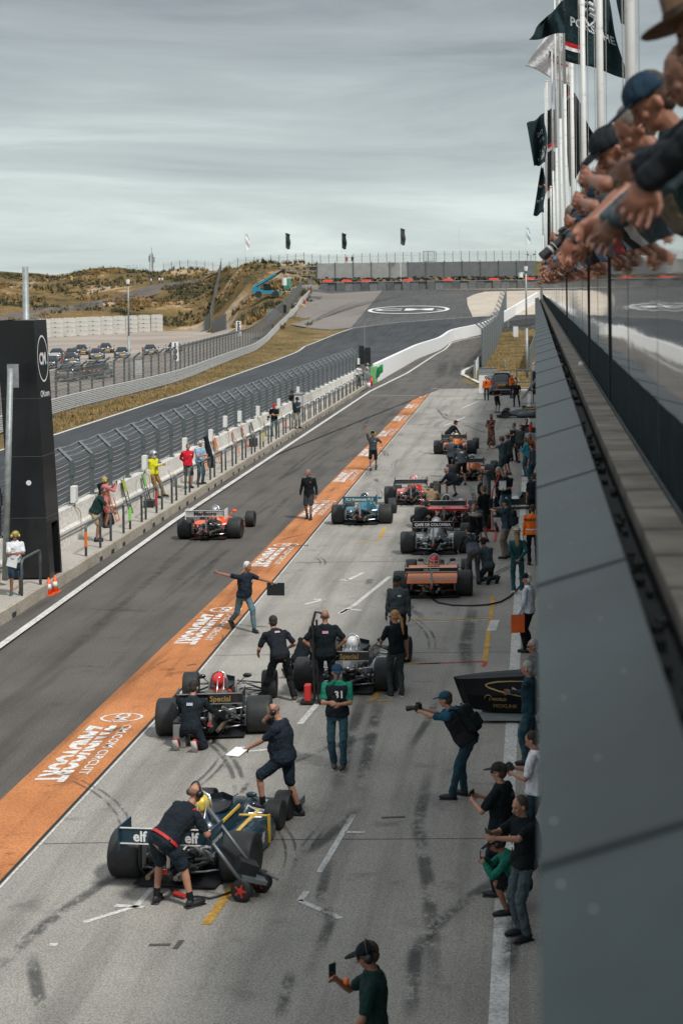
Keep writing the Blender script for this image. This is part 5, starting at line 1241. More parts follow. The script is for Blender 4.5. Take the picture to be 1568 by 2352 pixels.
p=wl[0]; mb=MB(); mb.loft([[V((p.x+.015+dx,y,z0)),V((p.x+.015+dx,y,1.43)),V((p.x-.36,y,1.43)),V((p.x-.36,y,z0))] for y,dx,z0 in ((p.y-2.2,0,-.1),(p.y-.02,0.01,-.1))]); mb.build('painted_end',M('end_green',(.13,.40,.14),.6),t)
# green flag
fp=G(838,884,WZ); t=thing('signal_flag','green flag waved by the marshal at the end of the pit wall','flag',(0,0,0)); mb=MB(); rs=[]
A_=[at(864,836,fp.y-1),at(882,834,fp.y-1.4),at(880,850,fp.y-1.4),at(860,862,fp.y-1)]
Yg=fp.y-.8
gp=[(858,866),(861,845),(868,836),(880,833),(881,846),(874,860),(866,873)]
K=12
for i in range(K+1):
    a=i/K; rs.append([at(862+18*a+2*math.sin(a*6),845-9*a+ (b*(26-8*a)),Yg+.25*math.sin(a*7+b*3)) for b in (0,.33,.66,1)])
mb.loft(rs,cap=False,closed=False); o=mb.build('cloth',M('flag_green',(.02,.26,.07),.8,var=.15,scale=2),t,smooth=True); o.modifiers.new('s','SOLIDIFY').thickness=.01
mb=MB(); mb.cyl(at(862,873,Yg),at(863,843,Yg),.012); mb.build('stick',white,t)
# traffic light stand at the pit exit
b=G(848,880,WZ); b.x-=.5; b.y+=1.5; t=thing('traffic_light','tall black twin traffic light with antenna at the pit exit','traffic light',b); mb=MB(); mb.cyl((0,0,0),(0,0,2.9),.06); mb.cyl((0,0,2.8),(0,0,5.0),.02); mb.build('pole',galv,t)
for e,dz in ((-.25,0),(.28,-.15)):
    hd=rbox('light_head',plast,t,(e,-.1,2.25+dz),(.42,.25,1.55),.03); mb=MB()
    for k in range(3): mb.cyl((e,-.235,2.72+dz-k*.47),(e,-.25,2.72+dz-k*.47),.15,n=18)
    mb.build('lens',M('lens_dark',(.02,.03,.03),.2),hd)
b=G(853,886,WZ); t=thing('fire_extinguisher','red fire extinguisher at the end of the walkway','fire extinguisher',b); mb=MB(); mb.cyl((0,0,0),(0,0,.62),.11,n=16); mb.ell((0,0,.62),.11,.11,.08); mb.build('cylinder',redp,t,smooth=True); mb=MB(); mb.cyl((0,0,.68),(0,0,.8),.03); mb.box((0,.06,.78),(.03,.18,.03)); mb.tube([(0,.05,.76),(.15,.05,.7),(.17,.05,.3)],.012); mb.build('valve',plast,t)
b=G(846,889,WZ); t=thing('bucket','white bucket with red rim beside the fire extinguisher','bucket',b); mb=MB(); mb.lathe([(.001,0),(.14,0),(.17,.36)],Matrix.Identity(4),n=18); mb.build('pail',white,t,smooth=True); mb=MB(); mb.lathe([(.17,.34),(.18,.36),(.17,.38),(.16,.36)],Matrix.Identity(4),n=18); mb.build('rim',redp,t)
b=G(833,884,WZ); t=thing('folding_chair','open black folding chair between the two marshals','chair',b,30); mb=MB(); 
for e in (-.2,.2): mb.cyl((e,-.2,0),(e,.22,.85),.014); mb.cyl((e,.2,0),(e,-.18,.45),.014)
mb.build('frame',galv,t); rbox('seat',cloth((.10,.09,.07)),t,(0,0,.45),(.42,.4,.03)); rbox('backrest',cloth((.10,.09,.07)),t,(0,.2,.78),(.42,.03,.2))
# ------------------------------------------------------------------ right side beyond the apron
def ribwall(label,a,b,hh,mtl,name='fence',n=10,bent=False,th_=.1):
    t=thing(name,label,'fence',(0,0,0)); mb=MB(); mbp=MB(); prev=None
    for i in range(n+1):
        q=a.lerp(b,i/n); q.z=terr(q.x,q.y,False); mbp.box(q+V((0,0,hh/2)),(.14,.14,hh))
        if bent: mbp.tube([q+V((0,0,hh)),q+V((-.55,0,hh+.5))],.07,n=4)
        if prev is not None:
            for k in range(8): 
                z=.05+k*hh/8; mb.loft([[prev+V((-.03,0,z)),prev+V((.03,0,z)),prev+V((.03,0,z+hh/8-.03)),prev+V((-.03,0,z+hh/8-.03))],[q+V((-.03,0,z)),q+V((.03,0,z)),q+V((.03,0,z+hh/8-.03)),q+V((-.03,0,z+hh/8-.03))]])
            if bent: 
                for k in range(4): mb.tube([prev+V((-.14*(k+1),0,hh+.12*(k+1))),q+V((-.14*(k+1),0,hh+.12*(k+1)))],.02,n=4)
        prev=q
    mb.build('slat',mtl,t); mbp.build('post',fgrey,t); return t
m_slat=M('slat_grey',(.15,.165,.17),.6,var=.2,scale=2)
ca=V((at(1107,832,168).x,168,0)); cb_=V((at(1163,760,285).x,285,0))
ribwall('tall dark grey slatted catch fence with bent top beside the pit exit',ca,cb_,3.9,m_slat,n=14,bent=True)
t=thing('grey_panel_barrier','low grey panelled barrier box at the pit exit corner','barrier',G(1118,882)+V((.1,0,0))); mb=MB(); mb.box((.0,0,.65),(1.45,.5,1.3)); mb.build('box',M('panel_grey2',(.20,.22,.22),.6),t); mb=MB()
for k in (.33,.66,.99): mb.box((0,-.255,k),(1.46,.012,.02))
mb.box((0,0,1.32),(1.5,.56,.05)); mb.build('seam',fgrey,t)
wbeam('guardrail','short curved grey guardrail joining the barrier box',[G(1092,872),G(1093,856),G(1100,842),G(1111,828)],4,.1,.24)
gq=[V((at(1170,780,255).x,255,ramp(255))),V((at(1240,780,262).x,262,ramp(262)))]
wbeam('guardrail','slatted guardrail in front of the white wall near the building',smoothp(resample(gq,1.6),1),4,.1,.24,mt=M('rail_dark',(.08,.085,.08),.6))
for (px,py,d,lab,Y) in ((1184,772,(.7,.5,1.5),'white cabinet on the grass behind the slatted fence',240),):
    b=V((at(px,py,Y).x,Y,0)); t=thing('trackside_cabinet',lab,'cabinet',b+V((0,0,ramp(Y)))); rbox('case',white,t,(0,0,d[2]/2),d,.02); rbox('lid',galv,t,(0,0,d[2]+.03),(d[0]*1.1,d[1]*1.1,.05),.01)
b=G(1159,845); t=thing('marker_post','short grey marker post in the dry grass','post',b); mb=MB(); mb.cyl((0,0,0),(0,0,.75),.12,n=12); mb.ell((0,0,.75),.12,.12,.05); mb.build('post_body',galv,t)
b=G(1209,893); t=thing('tube_stand','galvanised tube frame standing at the grass edge','frame',G(1209,900)); mb=MB()
for x in (-.75,.35): mb.cyl((x,0,0),(x,0,1.7),.05,n=8)
mb.cyl((-.75,0,1.68),(.35,0,1.68),.05,n=8); mb.cyl((-.75,0,.75),(.35,0,.75),.05,n=8); mb.build('tube',galv,t)
ribwall('dark mesh side fence right of the camera post',V((at(1216,845,160).x,160,0)),V((at(1234,760,240).x,240,0)),2.2,M('side_fence',(.12,.135,.13),.7),n=8)
b=G(1227,905); t=thing('hydrant','black post with white cap beside the building edge','post',b); mb=MB(); mb.cyl((0,0,0),(0,0,1.7),.16,n=12); mb.build('post_body',plast,t); mb=MB(); mb.cyl((0,0,1.7),(0,0,2.05),.11,.13,n=12); mb.ell((0,0,2.25),.15,.15,.12); mb.build('white_top',white,t)
b=G(1110,905); t=thing('white_panel','tall white panel behind the orange marshal','panel',b); rbox('panel',white,t,(0,0,.7),(.65,.06,1.4)); mb=MB(); mb.box((0,.1,.03),(.7,.3,.05)); mb.build('foot',galv,t)
suv=roadcar('black SUV with roof light bar seen from behind at the pit lane end',G(1152,908)+V((0,2.4,0)),0,(.012,.015,.017),'suv',plate='N-524-VS',group='service vehicles in the pit lane',L_=4.7,W=1.88,Hh=1.62)
mb=MB(); mb.box((0,-1.1,1.80),(1.35,.25,.07)); 
for e in (-.6,.6): mb.box((e,-1.1,1.70),(.06,.1,.16))
mb.build('light_bar',M('amber',(.5,.25,.1),.3),suv); mb=MB(); mb.box((0,-2.02,1.42),(.42,.05,.05)); mb.build('brake_light',M('tail_red',(0,0,0)),suv); mb=MB(); mb.box((0,-2.37,.42),(1.3,.05,.05)); mb.build('bumper_trim',chrome,suv)
# ------------------------------------------------------------------ pit building, ledge, balcony
pb=thing('pit_building','long grey pit building with sloping parapet ledge and mirror-like balcony panels','building',(0,0,0))
m_ledge=M('ledge_metal',(.022,.038,.038),.42,.0,var=.4,scale=1.3,spec=.25); LY0,LY1=-12,128
XL,ZL,XR,ZR=-.004,7.1,.262,7.178
mb=MB(); mb.loft([[V((x,y,z)) for x,z in ((XL,ZL),(XR,ZR),(XR,7.0),(XR-.02,7.0),(.05,6.6),(XL,6.62))] for y in (LY0,LY1)]); lg=mb.build('parapet_ledge',m_ledge,pb)
y=2.65
while y<LY1:
    mb=MB(); mb.loft([[V((x,yy,z+.0035)) for x,z in ((XL-.002,ZL),(XR,ZR),(XR,ZR-.01),(XL-.002,ZL-.02))] for yy in (y,y+.022)]); y+=2.5; mb.build('seam',M('joint_dark2',(.015,.02,.022),.7),lg)
mb=MB(); rnd=random.Random(2)
for _ in range(90): 
    x=rnd.uniform(.02,.24); mb.ell((x,rnd.uniform(1.5,40),ZL+.2933*x+.0015),.004,.006,.0012,n=7,k=3)
mb.build('bird_dropping',M('dropping',(.55,.57,.56),.8),lg)
mb=MB(); mb.box((.32,58,6.98),(.114,140,.04)); mb.build('gutter',M('gutter_dark',(.012,.017,.018),.7,var=.6,scale=8),pb)
mb=MB()
for _ in range(700):
    mb.ell((rnd.uniform(.275,.37),rnd.uniform(1.5,90),7.005+rnd.random()*.02),rnd.uniform(.01,.03),rnd.uniform(.02,.06),rnd.uniform(.01,.03),n=6,k=3)
o=mb.build('gutter_gravel',M('gravel_dark',(.04,.045,.042),.9,var=.6,scale=30),pb); o['kind']='stuff'
mb=MB(); y=-10
while y<LY1: 
    mb.box((.455,y+.29,7.09),(.155,.565,.06)); y+=.60
mb.build('decking_board',M('paving_brown',(.27,.235,.19),.8,var=.4,scale=3),pb)
mb=MB(); mb.box((.455,58,7.03),(.16,140,.05)); mb.box((.55,58,7.11),(.012,140,.016),1); mb.build('board_support',[plast,fgrey],pb)
m_glass,nt_,b_=nodes('balcony_panel'); b_.inputs['Base Color'].default_value=(.012,.02,.022,1); b_.inputs['Roughness'].default_value=.035; b_.inputs['IOR'].default_value=2.7; b_.inputs['Coat Weight'].default_value=.5
tc=N(nt_,'ShaderNodeTexCoord'); mp=N(nt_,'ShaderNodeMapping'); mp.inputs['Scale'].default_value=(1,.6,3); L(nt_,tc.outputs['Object'],mp.inputs[0]); n_=noise_n(nt_,1.1,2,mp.outputs[0]); bp=N(nt_,'ShaderNodeBump'); bp.inputs['Strength'].default_value=.16; bp.inputs['Distance'].default_value=.02; L(nt_,n_.outputs['Fac'],bp.inputs['Height']); L(nt_,bp.outputs[0],b_.inputs['Normal'])
for i in range(56):
    y=-9.6+2.5*i
    if y>LY1-3: break
    mb=MB(); mb.box((.565+.0015*(i%2),y+1.24,7.83),(.012,2.465,.74)); mb.build('balcony_panel',m_glass,pb); mb=MB(); mb.box((.566,y+1.24,7.29),(.016,2.47,.33)); mb.build('kick_panel',M('kick_dark',(.008,.018,.020),.9,var=.5,scale=5,spec=.08),pb)
for i in range(56):
    y=-9.6+2.5*i-.005
    if y>LY1-3: break
    mb=MB(); q=.016 if i in (9,11,16) else .003; mb.box((.580-q/2,y,7.67),(.036+q,.03,1.08)); mb.build('balcony_post',plast,pb)
mb=MB(); mb.cyl((.61,LY0,8.16),(.61,LY1,8.16),.026,n=10); mb.build('handrail',darkm,pb,smooth=True)
mb=MB(); mb.box((4.3,58,7.0),(7.4,140,.18)); mb.build('balcony_floor',m_walk,pb)
mb=MB(); mb.box((1.2,58,6.5),(2.3,140,.2)); mb.build('soffit',M('soffit_grey',(.2,.21,.21),.7),pb)
mb=MB(); mb.box((2.45,58,3.25),(.3,140,6.5)); mb.build('facade',M('facade_grey',(.25,.26,.26),.7),pb)
mb=MB()
for i in range(22): mb.box((2.28,-6+6*i,1.9),(.05,4.6,3.8))
mb.build('garage_door',M('garage_shutter',(.05,.055,.06),.6),pb)
mb=MB(); mb.box((8.1,58,9.8),(.3,140,5.4)); mb.build('upper_wall',M('upper_wall_grey',(.3,.31,.31),.7),pb)
for lab,x,y,c in (('small pale stone lying in the dark gutter of the ledge',.30,21,(.6,.6,.62)),('tiny white pebble on the brown boards by the mirror panels',.50,19,(.7,.65,.62))):
    t=thing('pebble',lab,'stone',(x,y,7.03 if x<.4 else 7.13)); mb=MB(); mb.ell((0,0,0),.03,.05,.03,M3=Euler((.3,.2,.4)).to_matrix()); mb.build('stone',M('pebble%d'%y,c,.8),t,smooth=True)
# flag poles standing in the balcony row
PL=[(1449,12.5,None),(1379,18.4,None),(1340,24.8,None),(1314,32,None),(1298,39.6,None),(1287,47,None),(1277,56,None),(1269,66,None),(1263,78,430),(1258,90,187),(1255,101,187),(1252,113,200),(1248,124,480),(1244,126,395)]
PX=[]
m_pole,nt_,b_=nodes('pole_birch_paint'); tc=N(nt_,'ShaderNodeTexCoord'); mp=N(nt_,'ShaderNodeMapping'); mp.inputs['Scale'].default_value=(1,1,1.6); L(nt_,tc.outputs['Object'],mp.inputs[0]); n_=noise_n(nt_,2.2,5,mp.outputs[0],.7)
r_=rampn(nt_,n_.outputs['Fac'],[(.30,(.10,.075,.045)),(.36,(.40,.38,.34)),(.44,(.60,.60,.57)),(.8,(.68,.68,.66))]); L(nt_,r_.outputs[0],b_.inputs['Base Color']); b_.inputs['Roughness'].default_value=.5
for i,(px,Y,yt) in enumerate(PL):
    X=at(px,330,Y).x; zt_=zf(px,yt,Y) if yt else 18.8-(.15*i); PX.append((X,Y,zt_))
    t=thing('flag_pole','weathered white flag pole on the balcony, %s from the camera'%ordw(i),'flag pole',(X,Y,7.1),0,'flag poles along the balcony'); h=zt_-7.1; mb=MB(); mb.cyl((0,0,0),(0,0,h*.5),.041,.037,n=14); mb.cyl((0,0,h*.5),(0,0,h),.037,.029,n=14); mb.ell((0,0,h+.03),.05,.05,.05); mb.build('shaft',m_pole,t,smooth=True)
    mb=MB(); mb.tube([(.06,-.03,1.2),(.075,-.02,h*.5),(.05,0,h-.05)],.004,n=4); mb.tube([(-.055,-.04,1.5),(-.06,-.03,h*.6),(-.04,0,h-.05)],.004,n=4); mb.box((.06,-.03,1.3),(.05,.05,.12)); mb.build('halyard',M('rope_grey',(.35,.33,.3),.9),t)
def flag(label,Y,quad,col,wave=.25,txt=None,stripes=None,seed=0):
    t=thing('flag',label,'flag',(0,0,0),0,'flags flying along the balcony'); TL,TR,BR,BL=quad
    def fn(a,b,off=0):
        x=(TL[0]*(1-a)+TR[0]*a)*(1-b)+(BL[0]*(1-a)+BR[0]*a)*b; y=(TL[1]*(1-a)+TR[1]*a)*(1-b)+(BL[1]*(1-a)+BR[1]*a)*b
        dy=wave*math.sin(a*6.5+b*2.2+seed)+wave*.4*math.sin(a*13+b*5+seed); x+=3.0*math.sin(b*7+seed)*(a if TL[0]<TR[0] else a); return at(x,y+2.5*math.sin(a*8+seed),Y+dy+off)
    mb=MB(); n=22; mb.loft([[fn(i/n,j/n) for j in range(n+1)] for i in range(n+1)],cap=False,closed=False); o=mb.build('cloth',cloth(col),t,smooth=True); o.modifiers.new('s','SOLIDIFY').thickness=.006
    if stripes:
        for b0,b1,c,a0,a1 in stripes:
            mb=MB(); mb.loft([[fn(a0+(a1-a0)*i/n,b,-.03) for b in (b0,b1)] for i in range(n+1)],cap=False,closed=False); mb.build('stripe',cloth(c),o)
    if txt:
        for s_,a0,b0,sz,sk_,c,mir in txt:
            mb=MB(); vs,fs,w_,_=text_mesh(s_,.02); mb.add([fn(a0+(mir*(p[0]-w_/2))*sz[0]+0,b0-p[1]*sz[1]+p[0]*sk_,-.035) for p in vs],fs); mb.build('lettering',cloth(c),o,flip=False)
    return t,fn,o
GRN=(.016,.036,.040); WHT=(.72,.72,.74); RED=(.6,.03,.03)
t,fn,o=flag('large dark green flag with crest outline and white lettering at the top of the picture',25.5,[(1296,-95),(1392,-20),(1440,180),(1298,137)],GRN,.22,[('PORSCHE',.53,.62,(.20,.13),0,(.6,.62,.62),1)],[(.80,.845,RED,0,.28),(.845,.88,WHT,0,.28)],1)
mb=MB(); cr=[(.30,.20),(.62,.22),(.64,.36),(.58,.48),(.47,.56),(.36,.47),(.30,.35)]
for a,b in zip(cr,cr[1:]+cr[:1]): 
    mb.tube([fn(a[0]+(b[0]-a[0])*k/4,a[1]+(b[1]-a[1])*k/4,-.04) for k in range(5)],.018,n=4)
for k in range(3):
    mb.tube([fn(.34,.26+.07*k,-.04),fn(.44,.26+.07*k,-.04)],.03,n=4); mb.tube([fn(.50,.30+.06*k,-.04),fn(.60,.30+.06*k,-.04)],.03,n=4)
mb.build('crest_outline',cloth((.45,.47,.47)),o)
flag('dark green flag corner whipping left of the poles',31,[(1306,-12),(1252,38),(1213,92),(1306,72)],GRN,.3,None,[(.30,.36,RED,0,.15)],2)
flag('white flag with thin red stripes curling behind the poles',66,[(1262,66),(1310,84),(1311,196),(1206,150)],WHT,.5,[('TAG',.5,.62,(.16,.2),.0,(.05,.05,.06),1)],[(.62,.66,RED,.45,.9)],3)
flag('dark green flag with mirrored shield lettering low on the left',99,[(1209,284),(1252,260),(1255,373),(1226,383)],GRN,.5,[('TAG',.66,.38,(.16,.12),0,WHT,-1),('HEUER',.68,.52,(.085,.10),0,WHT,-1),('TAG',.72,.76,(.22,.17),.02,WHT,-1),('Heuer',.62,.90,(.19,.17),0,WHT,-1)],None,4)
flag('narrow dark flag hanging lowest left of the poles',118,[(1242,382),(1251,386),(1251,487),(1224,497)],GRN,.3,[('PORSCHE',.5,.72,(.16,.07),0,(.5,.52,.52),1)],[(.36,.385,RED,0,1),(.385,.40,WHT,0,1)],5)
flag('black flag hanging behind the poles in the middle',48,[(1290,190),(1311,198),(1371,318),(1308,430)],(.012,.02,.022),.3,None,[(.10,.14,RED,0,1),(.14,.17,WHT,0,1)],6)
flag('dark flag with red and white bands close to the far poles',84,[(1257,250),(1275,250),(1275,640),(1257,640)],(.012,.02,.03),.2,None,[(.20,.225,RED,0,1),(.225,.245,WHT,0,1),(.46,.475,RED,0,1),(.475,.52,WHT,0,1)],7)
flag('dark flag at the upper right edge behind the hats',21,[(1400,-90),(1440,-60),(1440,68),(1425,50)],GRN,.1,None,None,8)
# ------------------------------------------------------------------ racing cars
OR=M('car_orange',(.85,.20,.02),.42,coat=.15,var=.06); WHC=M('car_white',(.78,.78,.77),.35,coat=.2,var=.04); DGN=M('car_day_red',(.85,.12,.035),.42,coat=.15,var=.05); TEAL=M('car_teal',(.015,.14,.20),.35,coat=.3,var=.1); ELF=M('car_navy_teal',(.008,.040,.065),.35,coat=.3,var=.1)
YELP=M('car_yellow',(.80,.50,.03),.3,coat=.5); GOLD=M('gold_letter',(.32,.21,.07),.4,.3); RCAR=M('car_red',(.72,.03,.025),.42,coat=.15); WGR=M('wing_dark_grey',(.05,.055,.06),.4); 
def cpos(x,y,Y=None): return G(x,y)
cw={}
cw['elf']=racer('dark blue six-wheeled racing car with yellow stripe, nearest at the bottom left',G(418,2033)+V((0,.25,0)),-8,ELF,wingm=ELF,text='elf          elf',textm=WHC,helmet=M('helmet_yellowgreen',(.65,.45,.05),.3,coat=.5,scale=9,var=.6),wb=2.45,tr=.78,six=True,cover=False,stripe=YELP,seed=3,hoop=chrome,suit=(.05,.07,.12),textsize=.19,wing_w=1.26,wing_z=.80,wing_h=.20,dlabel='helmeted driver in the blue six-wheeled car')
ec=cw['elf'][0]; mb=MB(); mb.text('GOODYEAR',.075,lambda x,y:(.646,-.56+x,.72+y),bold=.02); mb.text('elf',.20,lambda x,y:(.795,.95+x,.20+y),bold=.03); mb.build('sponsor_lettering',WHC,ec,flip=False)
mb=MB(); mb.box((.775,1.32,.29),(.03,.05,.40)); mb.box((.775,.60,.27),(.03,.05,.30)); mb.box((.56,1.32,.475),(.45,.05,.012)); mb.build('yellow_band',YELP,ec)
cw['jps']=racer('black racing car with gold wing lettering and a mechanic kneeling at its left rear wheel',G(490,1690)+V((0,.15,0)),4,blackp,text='Player Special',textm=GOLD,helmet=M('helmet_red',(.65,.03,.03),.25,coat=.6),seed=4,cover=False,suit=(.55,.04,.03),wing_w=1.14,wing_z=.80,textsize=.135,dlabel='driver in red helmet in the black car beside the orange band')
mb=MB(); 
for e in (-1,1): mb.ell((e*.12,.25,.66),.11,.14,.07)
mb.build('air_intake',M('intake_tan',(.10,.08,.055),.6),cw['jps'][0],smooth=True)
cw['jps2']=racer('black racing car with gold wing lettering behind the bald man with hands on hips',G(795,1590)+V((0,.15,0)),-4,blackp,text='Player Special',textm=GOLD,helmet=M('helmet_white',(.75,.75,.75),.25,coat=.6),seed=6,suit=(.03,.03,.03),wing_w=1.14,wing_z=.84,textsize=.135,top=M('cover_grey',(.16,.17,.18),.25,coat=.6),dlabel='driver in white helmet in the black car at centre')
cw['marl']=racer('white and orange-red racing car driving away along the pit lane',G(482,1238)+V((0,.15,0)),-2,DGN,top=DGN,wingm=M('wing_white_grey',(.42,.41,.40),.35,coat=.4),endp=WHC,pod_top=DGN,text='Marlboro',textm=plast,helmet=M('helmet_silver',(.5,.52,.54),.15,.7),seed=7,cover=False,suit=(.75,.25,.03),wing_w=1.24,wing_z=.90,textsize=.19,dlabel='driver in silver helmet driving along the pit lane',rim=darkm)
cw['pl3']=racer('teal blue racing car with lettered rear wing stopped beside the orange band',G(831,1204)+V((0,.15,0)),-1,TEAL,text='PL3 Ketemata PL3',textm=M('pale_letter',(.5,.6,.6),.4),helmet=M('helmet_black',(.01,.01,.012),.2,coat=.6),seed=8,suit=(.4,.5,.55),wing_w=1.08,wing_z=.92,textsize=.125,rim=chrome,dlabel='driver in the teal blue racing car')
cw['dark']=racer('red racing car with plain dark rear wing in the middle of the queue',G(946,1158)+V((0,.15,0)),0,RCAR,wingm=WGR,cover=False,helmet=M('helmet_redwhite',(.6,.2,.2),.3),seed=9,wing_w=1.15,wing_z=.90,pod_top=M('pod_red_white',(.70,.16,.12),.3,coat=.5),dlabel='driver in the red car with plain dark wing')
cw['ram']=racer('white racing car with red-framed wing and wide red rear deck',G(1022,1210)+V((0,.15,0)),-1,WHC,top=M('cover_pearl',(.62,.66,.66),.25,coat=.6),wingm=WGR,endp=RCAR,pod_top=RCAR,text='"The JAM BARON"',textm=plast,helmet=plast,seed=11,wide_pods=True,wing_w=1.45,wing_z=.86,textsize=.12,podh=.55,dlabel='driver in the white and red racing car',nose=WHC)
cw['cafe']=racer('black and silver racing car with white serif wing lettering and roll hoop',G(998,1272)+V((0,.15,0)),-1,blackp,top=M('cover_silver',(.35,.37,.38),.25,.3,coat=.5),text='CAFE DE COLOMBIA',textm=WHC,helmet=M('helmet_white2',(.72,.73,.72),.25,coat=.6),seed=12,wide_pods=True,wing_w=1.18,wing_z=.96,textsize=.115,podh=.5,pod_top=M('cover_silver',(0,0,0)),hoop=chrome,suit=(.03,.1,.1),dlabel='driver in white helmet in the black and silver car')
cw['alfa']=racer('bright orange racing car with black rear wing and louvred engine cover',G(994,1371)+V((0,.15,0)),0,OR,wingm=blackp,text='Alfa Romeo',textm=M('script_pale',(.45,.45,.45),.4),helmet=M('helmet_striped_red',(.5,.02,.03),.25,coat=.6),seed=13,louvres=True,wing_w=1.32,wing_z=.80,wing_h=.10,textsize=.085,wide_pods=True,podh=.50,hoop=galv,suit=(.7,.7,.7),dlabel='driver in red and white helmet in the bright orange car')
mb=MB(); mb.loft([[V((x,y,z)) for y,z in ((-.62,.43),(.35,.50),(.35,.74),(-.05,.64),(-.60,.49))] for x in (-.64,.64)]); mb.build('rear_deck',OR,cw['alfa'][0])
mb=MB(); mb.loft([[V((x,y,z)) for y,z in ((-.30,.55),(.35,.62),(.35,.68),(-.30,.62))] for x in (-.78,.78)]); mb.build('rear_deck',RCAR,cw['ram'][0])
cw['or1']=racer('orange racing car with grey wing, farthest in the queue',G(1045,1043)+V((0,.15,0)),-3,OR,wingm=WGR,helmet=M('helmet_orange_white',(.75,.55,.4),.3),seed=14,wing_w=1.15,wing_z=.90,hoop=plast,rim=chrome,high_airbox=False,dlabel='driver in the farthest orange car')
cw['or2']=racer('orange racing car with grey wing and grey-jacketed crew at its left side',G(1081,1103)+V((0,.15,0)),-3,OR,wingm=WGR,helmet=M('helmet_dark2',(.05,.05,.05),.3),seed=15,wing_w=1.15,wing_z=.88,driver=True,rim=chrome,dlabel='driver in the orange car nearer the crowd')
# partly hidden cars under the building
c_,_m=racer('dark racing car with upright silver engine lid open near the building',V((.9,118-22,0)),88,M('car_dark_navy',(.02,.035,.05),.3,coat=.6),wingm=plast,seed=16,stripe=YELP,driver=False,wb=2.6)
c_.location=G(1222,958)+V((1.0,0,0)); 
t=thing('engine_lid','tilted silver bodywork lid propped up beside the dark racing car','bodywork panel',G(1217,925)+V((.1,-.4,0))); mb=MB(); mb.loft([[V((x0,y,z0)),V((x0+.08,y,z0)),V((x1+.08,y,z1)),V((x1,y,z1))] for y,x0,z0,x1,z1 in ((-.5,-.75,.3,.25,1.7),(.5,-.6,.3,.35,1.6))]); mb.build('panel',M('lid_silver',(.42,.44,.45),.3,.3),t); mb=MB(); mb.cyl((.1,0,0),(.2,0,1.3),.03); mb.box((.05,0,.9),(.5,.7,.05)); mb.build('prop',plast,t)
# black and gold body shell at right
bs=thing('car_bodywork','glossy black and gold racing car bodywork lying beside the man with folded arms','car bodywork',G(1080,1672)+V((0,.9,0)),-4); mb=MB()
mb.loft([sect(0,0,0,1,1,1)]) if False else None
S=[(-.34,.24,.70,.02),(-.18,.18,.72,.22),(.2,.16,.75,.34),(.9,.16,.80,.40),(1.5,.18,.83,.42),(2.4,.2,.85,.42)]
mb.loft([[V((x,w_*math.cos(a)*.9,(z0+z1)/2+(z1-z0)/2*math.sin(a)*(1 if True else 0))) for a in [2*pi*k/20 for k in range(20)]] for x,z0,z1,w_ in S]) if False else mb.loft([[V((x+sl*(z1-z_),y_,z_)) for y_,z_ in ((-w_,z0),(-w_*1.05,(z0+z1)/2),(-w_*.75,z1),(0,z1+.02),(w_*.75,z1),(w_,z0))] for (x,z0,z1,w_),sl in zip(S,(.36,.36,.3,.1,0,0))])
shell=mb.build('shell',M('shell_black',(.005,.006,.007),.5,var=.3,spec=.12),bs)
def shp(x,z):
    for a,b in zip(S[:-1],S[1:]):
        if a[0]<=x<=b[0]:
            t_=(x-a[0])/(b[0]-a[0]); w_=a[3]+(b[3]-a[3])*t_; z0=a[1]+(b[1]-a[1])*t_; z1=a[2]+(b[2]-a[2])*t_
            h=(z-z0)/(z1-z0); y=-w_*(1+.05*min(1,h*2)) if h<.5 else -w_*(1.05-.30*(h-.5)*2); return V((x,y-.012,z))
    return V((x,-.45,z))
mb=MB(); 
def gstripe(pts,w_):
    vs=[]
    for i,(x,z) in enumerate(pts): 
        ww=w_*(.3+.7*math.sin(pi*(i+1)/(len(pts)+1))); vs+=[shp(x,z-ww),shp(x,z+ww)]
    mb.add(vs,[(2*i,2*i+1,2*i+3,2*i+2) for i in range(len(pts)-1)])
gstripe([(1.0,.72),(.75,.715),(.5,.70),(.34,.67),(.28,.64),(.34,.60),(.55,.54),(.9,.47),(1.3,.42),(1.8,.38)],.014); mb.build('gold_stripe',GOLD,shell)
mb=MB(); mb.text('Chro',.17,lambda x,y:shp(1.36+x,.60+y),center=False); mb.text('1 WORLD',.075,lambda x,y:shp(.36+x,.37+y),center=False,bold=.03); mb.text('MOXLINK',.10,lambda x,y:shp(.44+x,.24+y),center=False,bold=-.0)
mb.tube([shp(.34+.07*math.cos(a),.40+.07*math.sin(a)) for a in [pi*k/8 for k in range(9)]],.007,n=4); mb.build('lettering',GOLD,shell,flip=False)
mb=MB(); mb.loft([[V((x,-.62,.06)),V((x,.6,.06)),V((x,.6,.13)),V((x,-.62,.12))] for x in (.2,.9,1.35)]); mb.loft([[V((x,-.60,z)),V((x,-.25,z)),V((x,-.25,z+.06)),V((x,-.60,z+.05))] for x,z in ((1.2,.08),(1.4,.22),(1.6,.36),(1.9,.44),(2.3,.46))]); mb.build('undertray',M('silver_grey',(.28,.30,.31),.35,.3),bs)
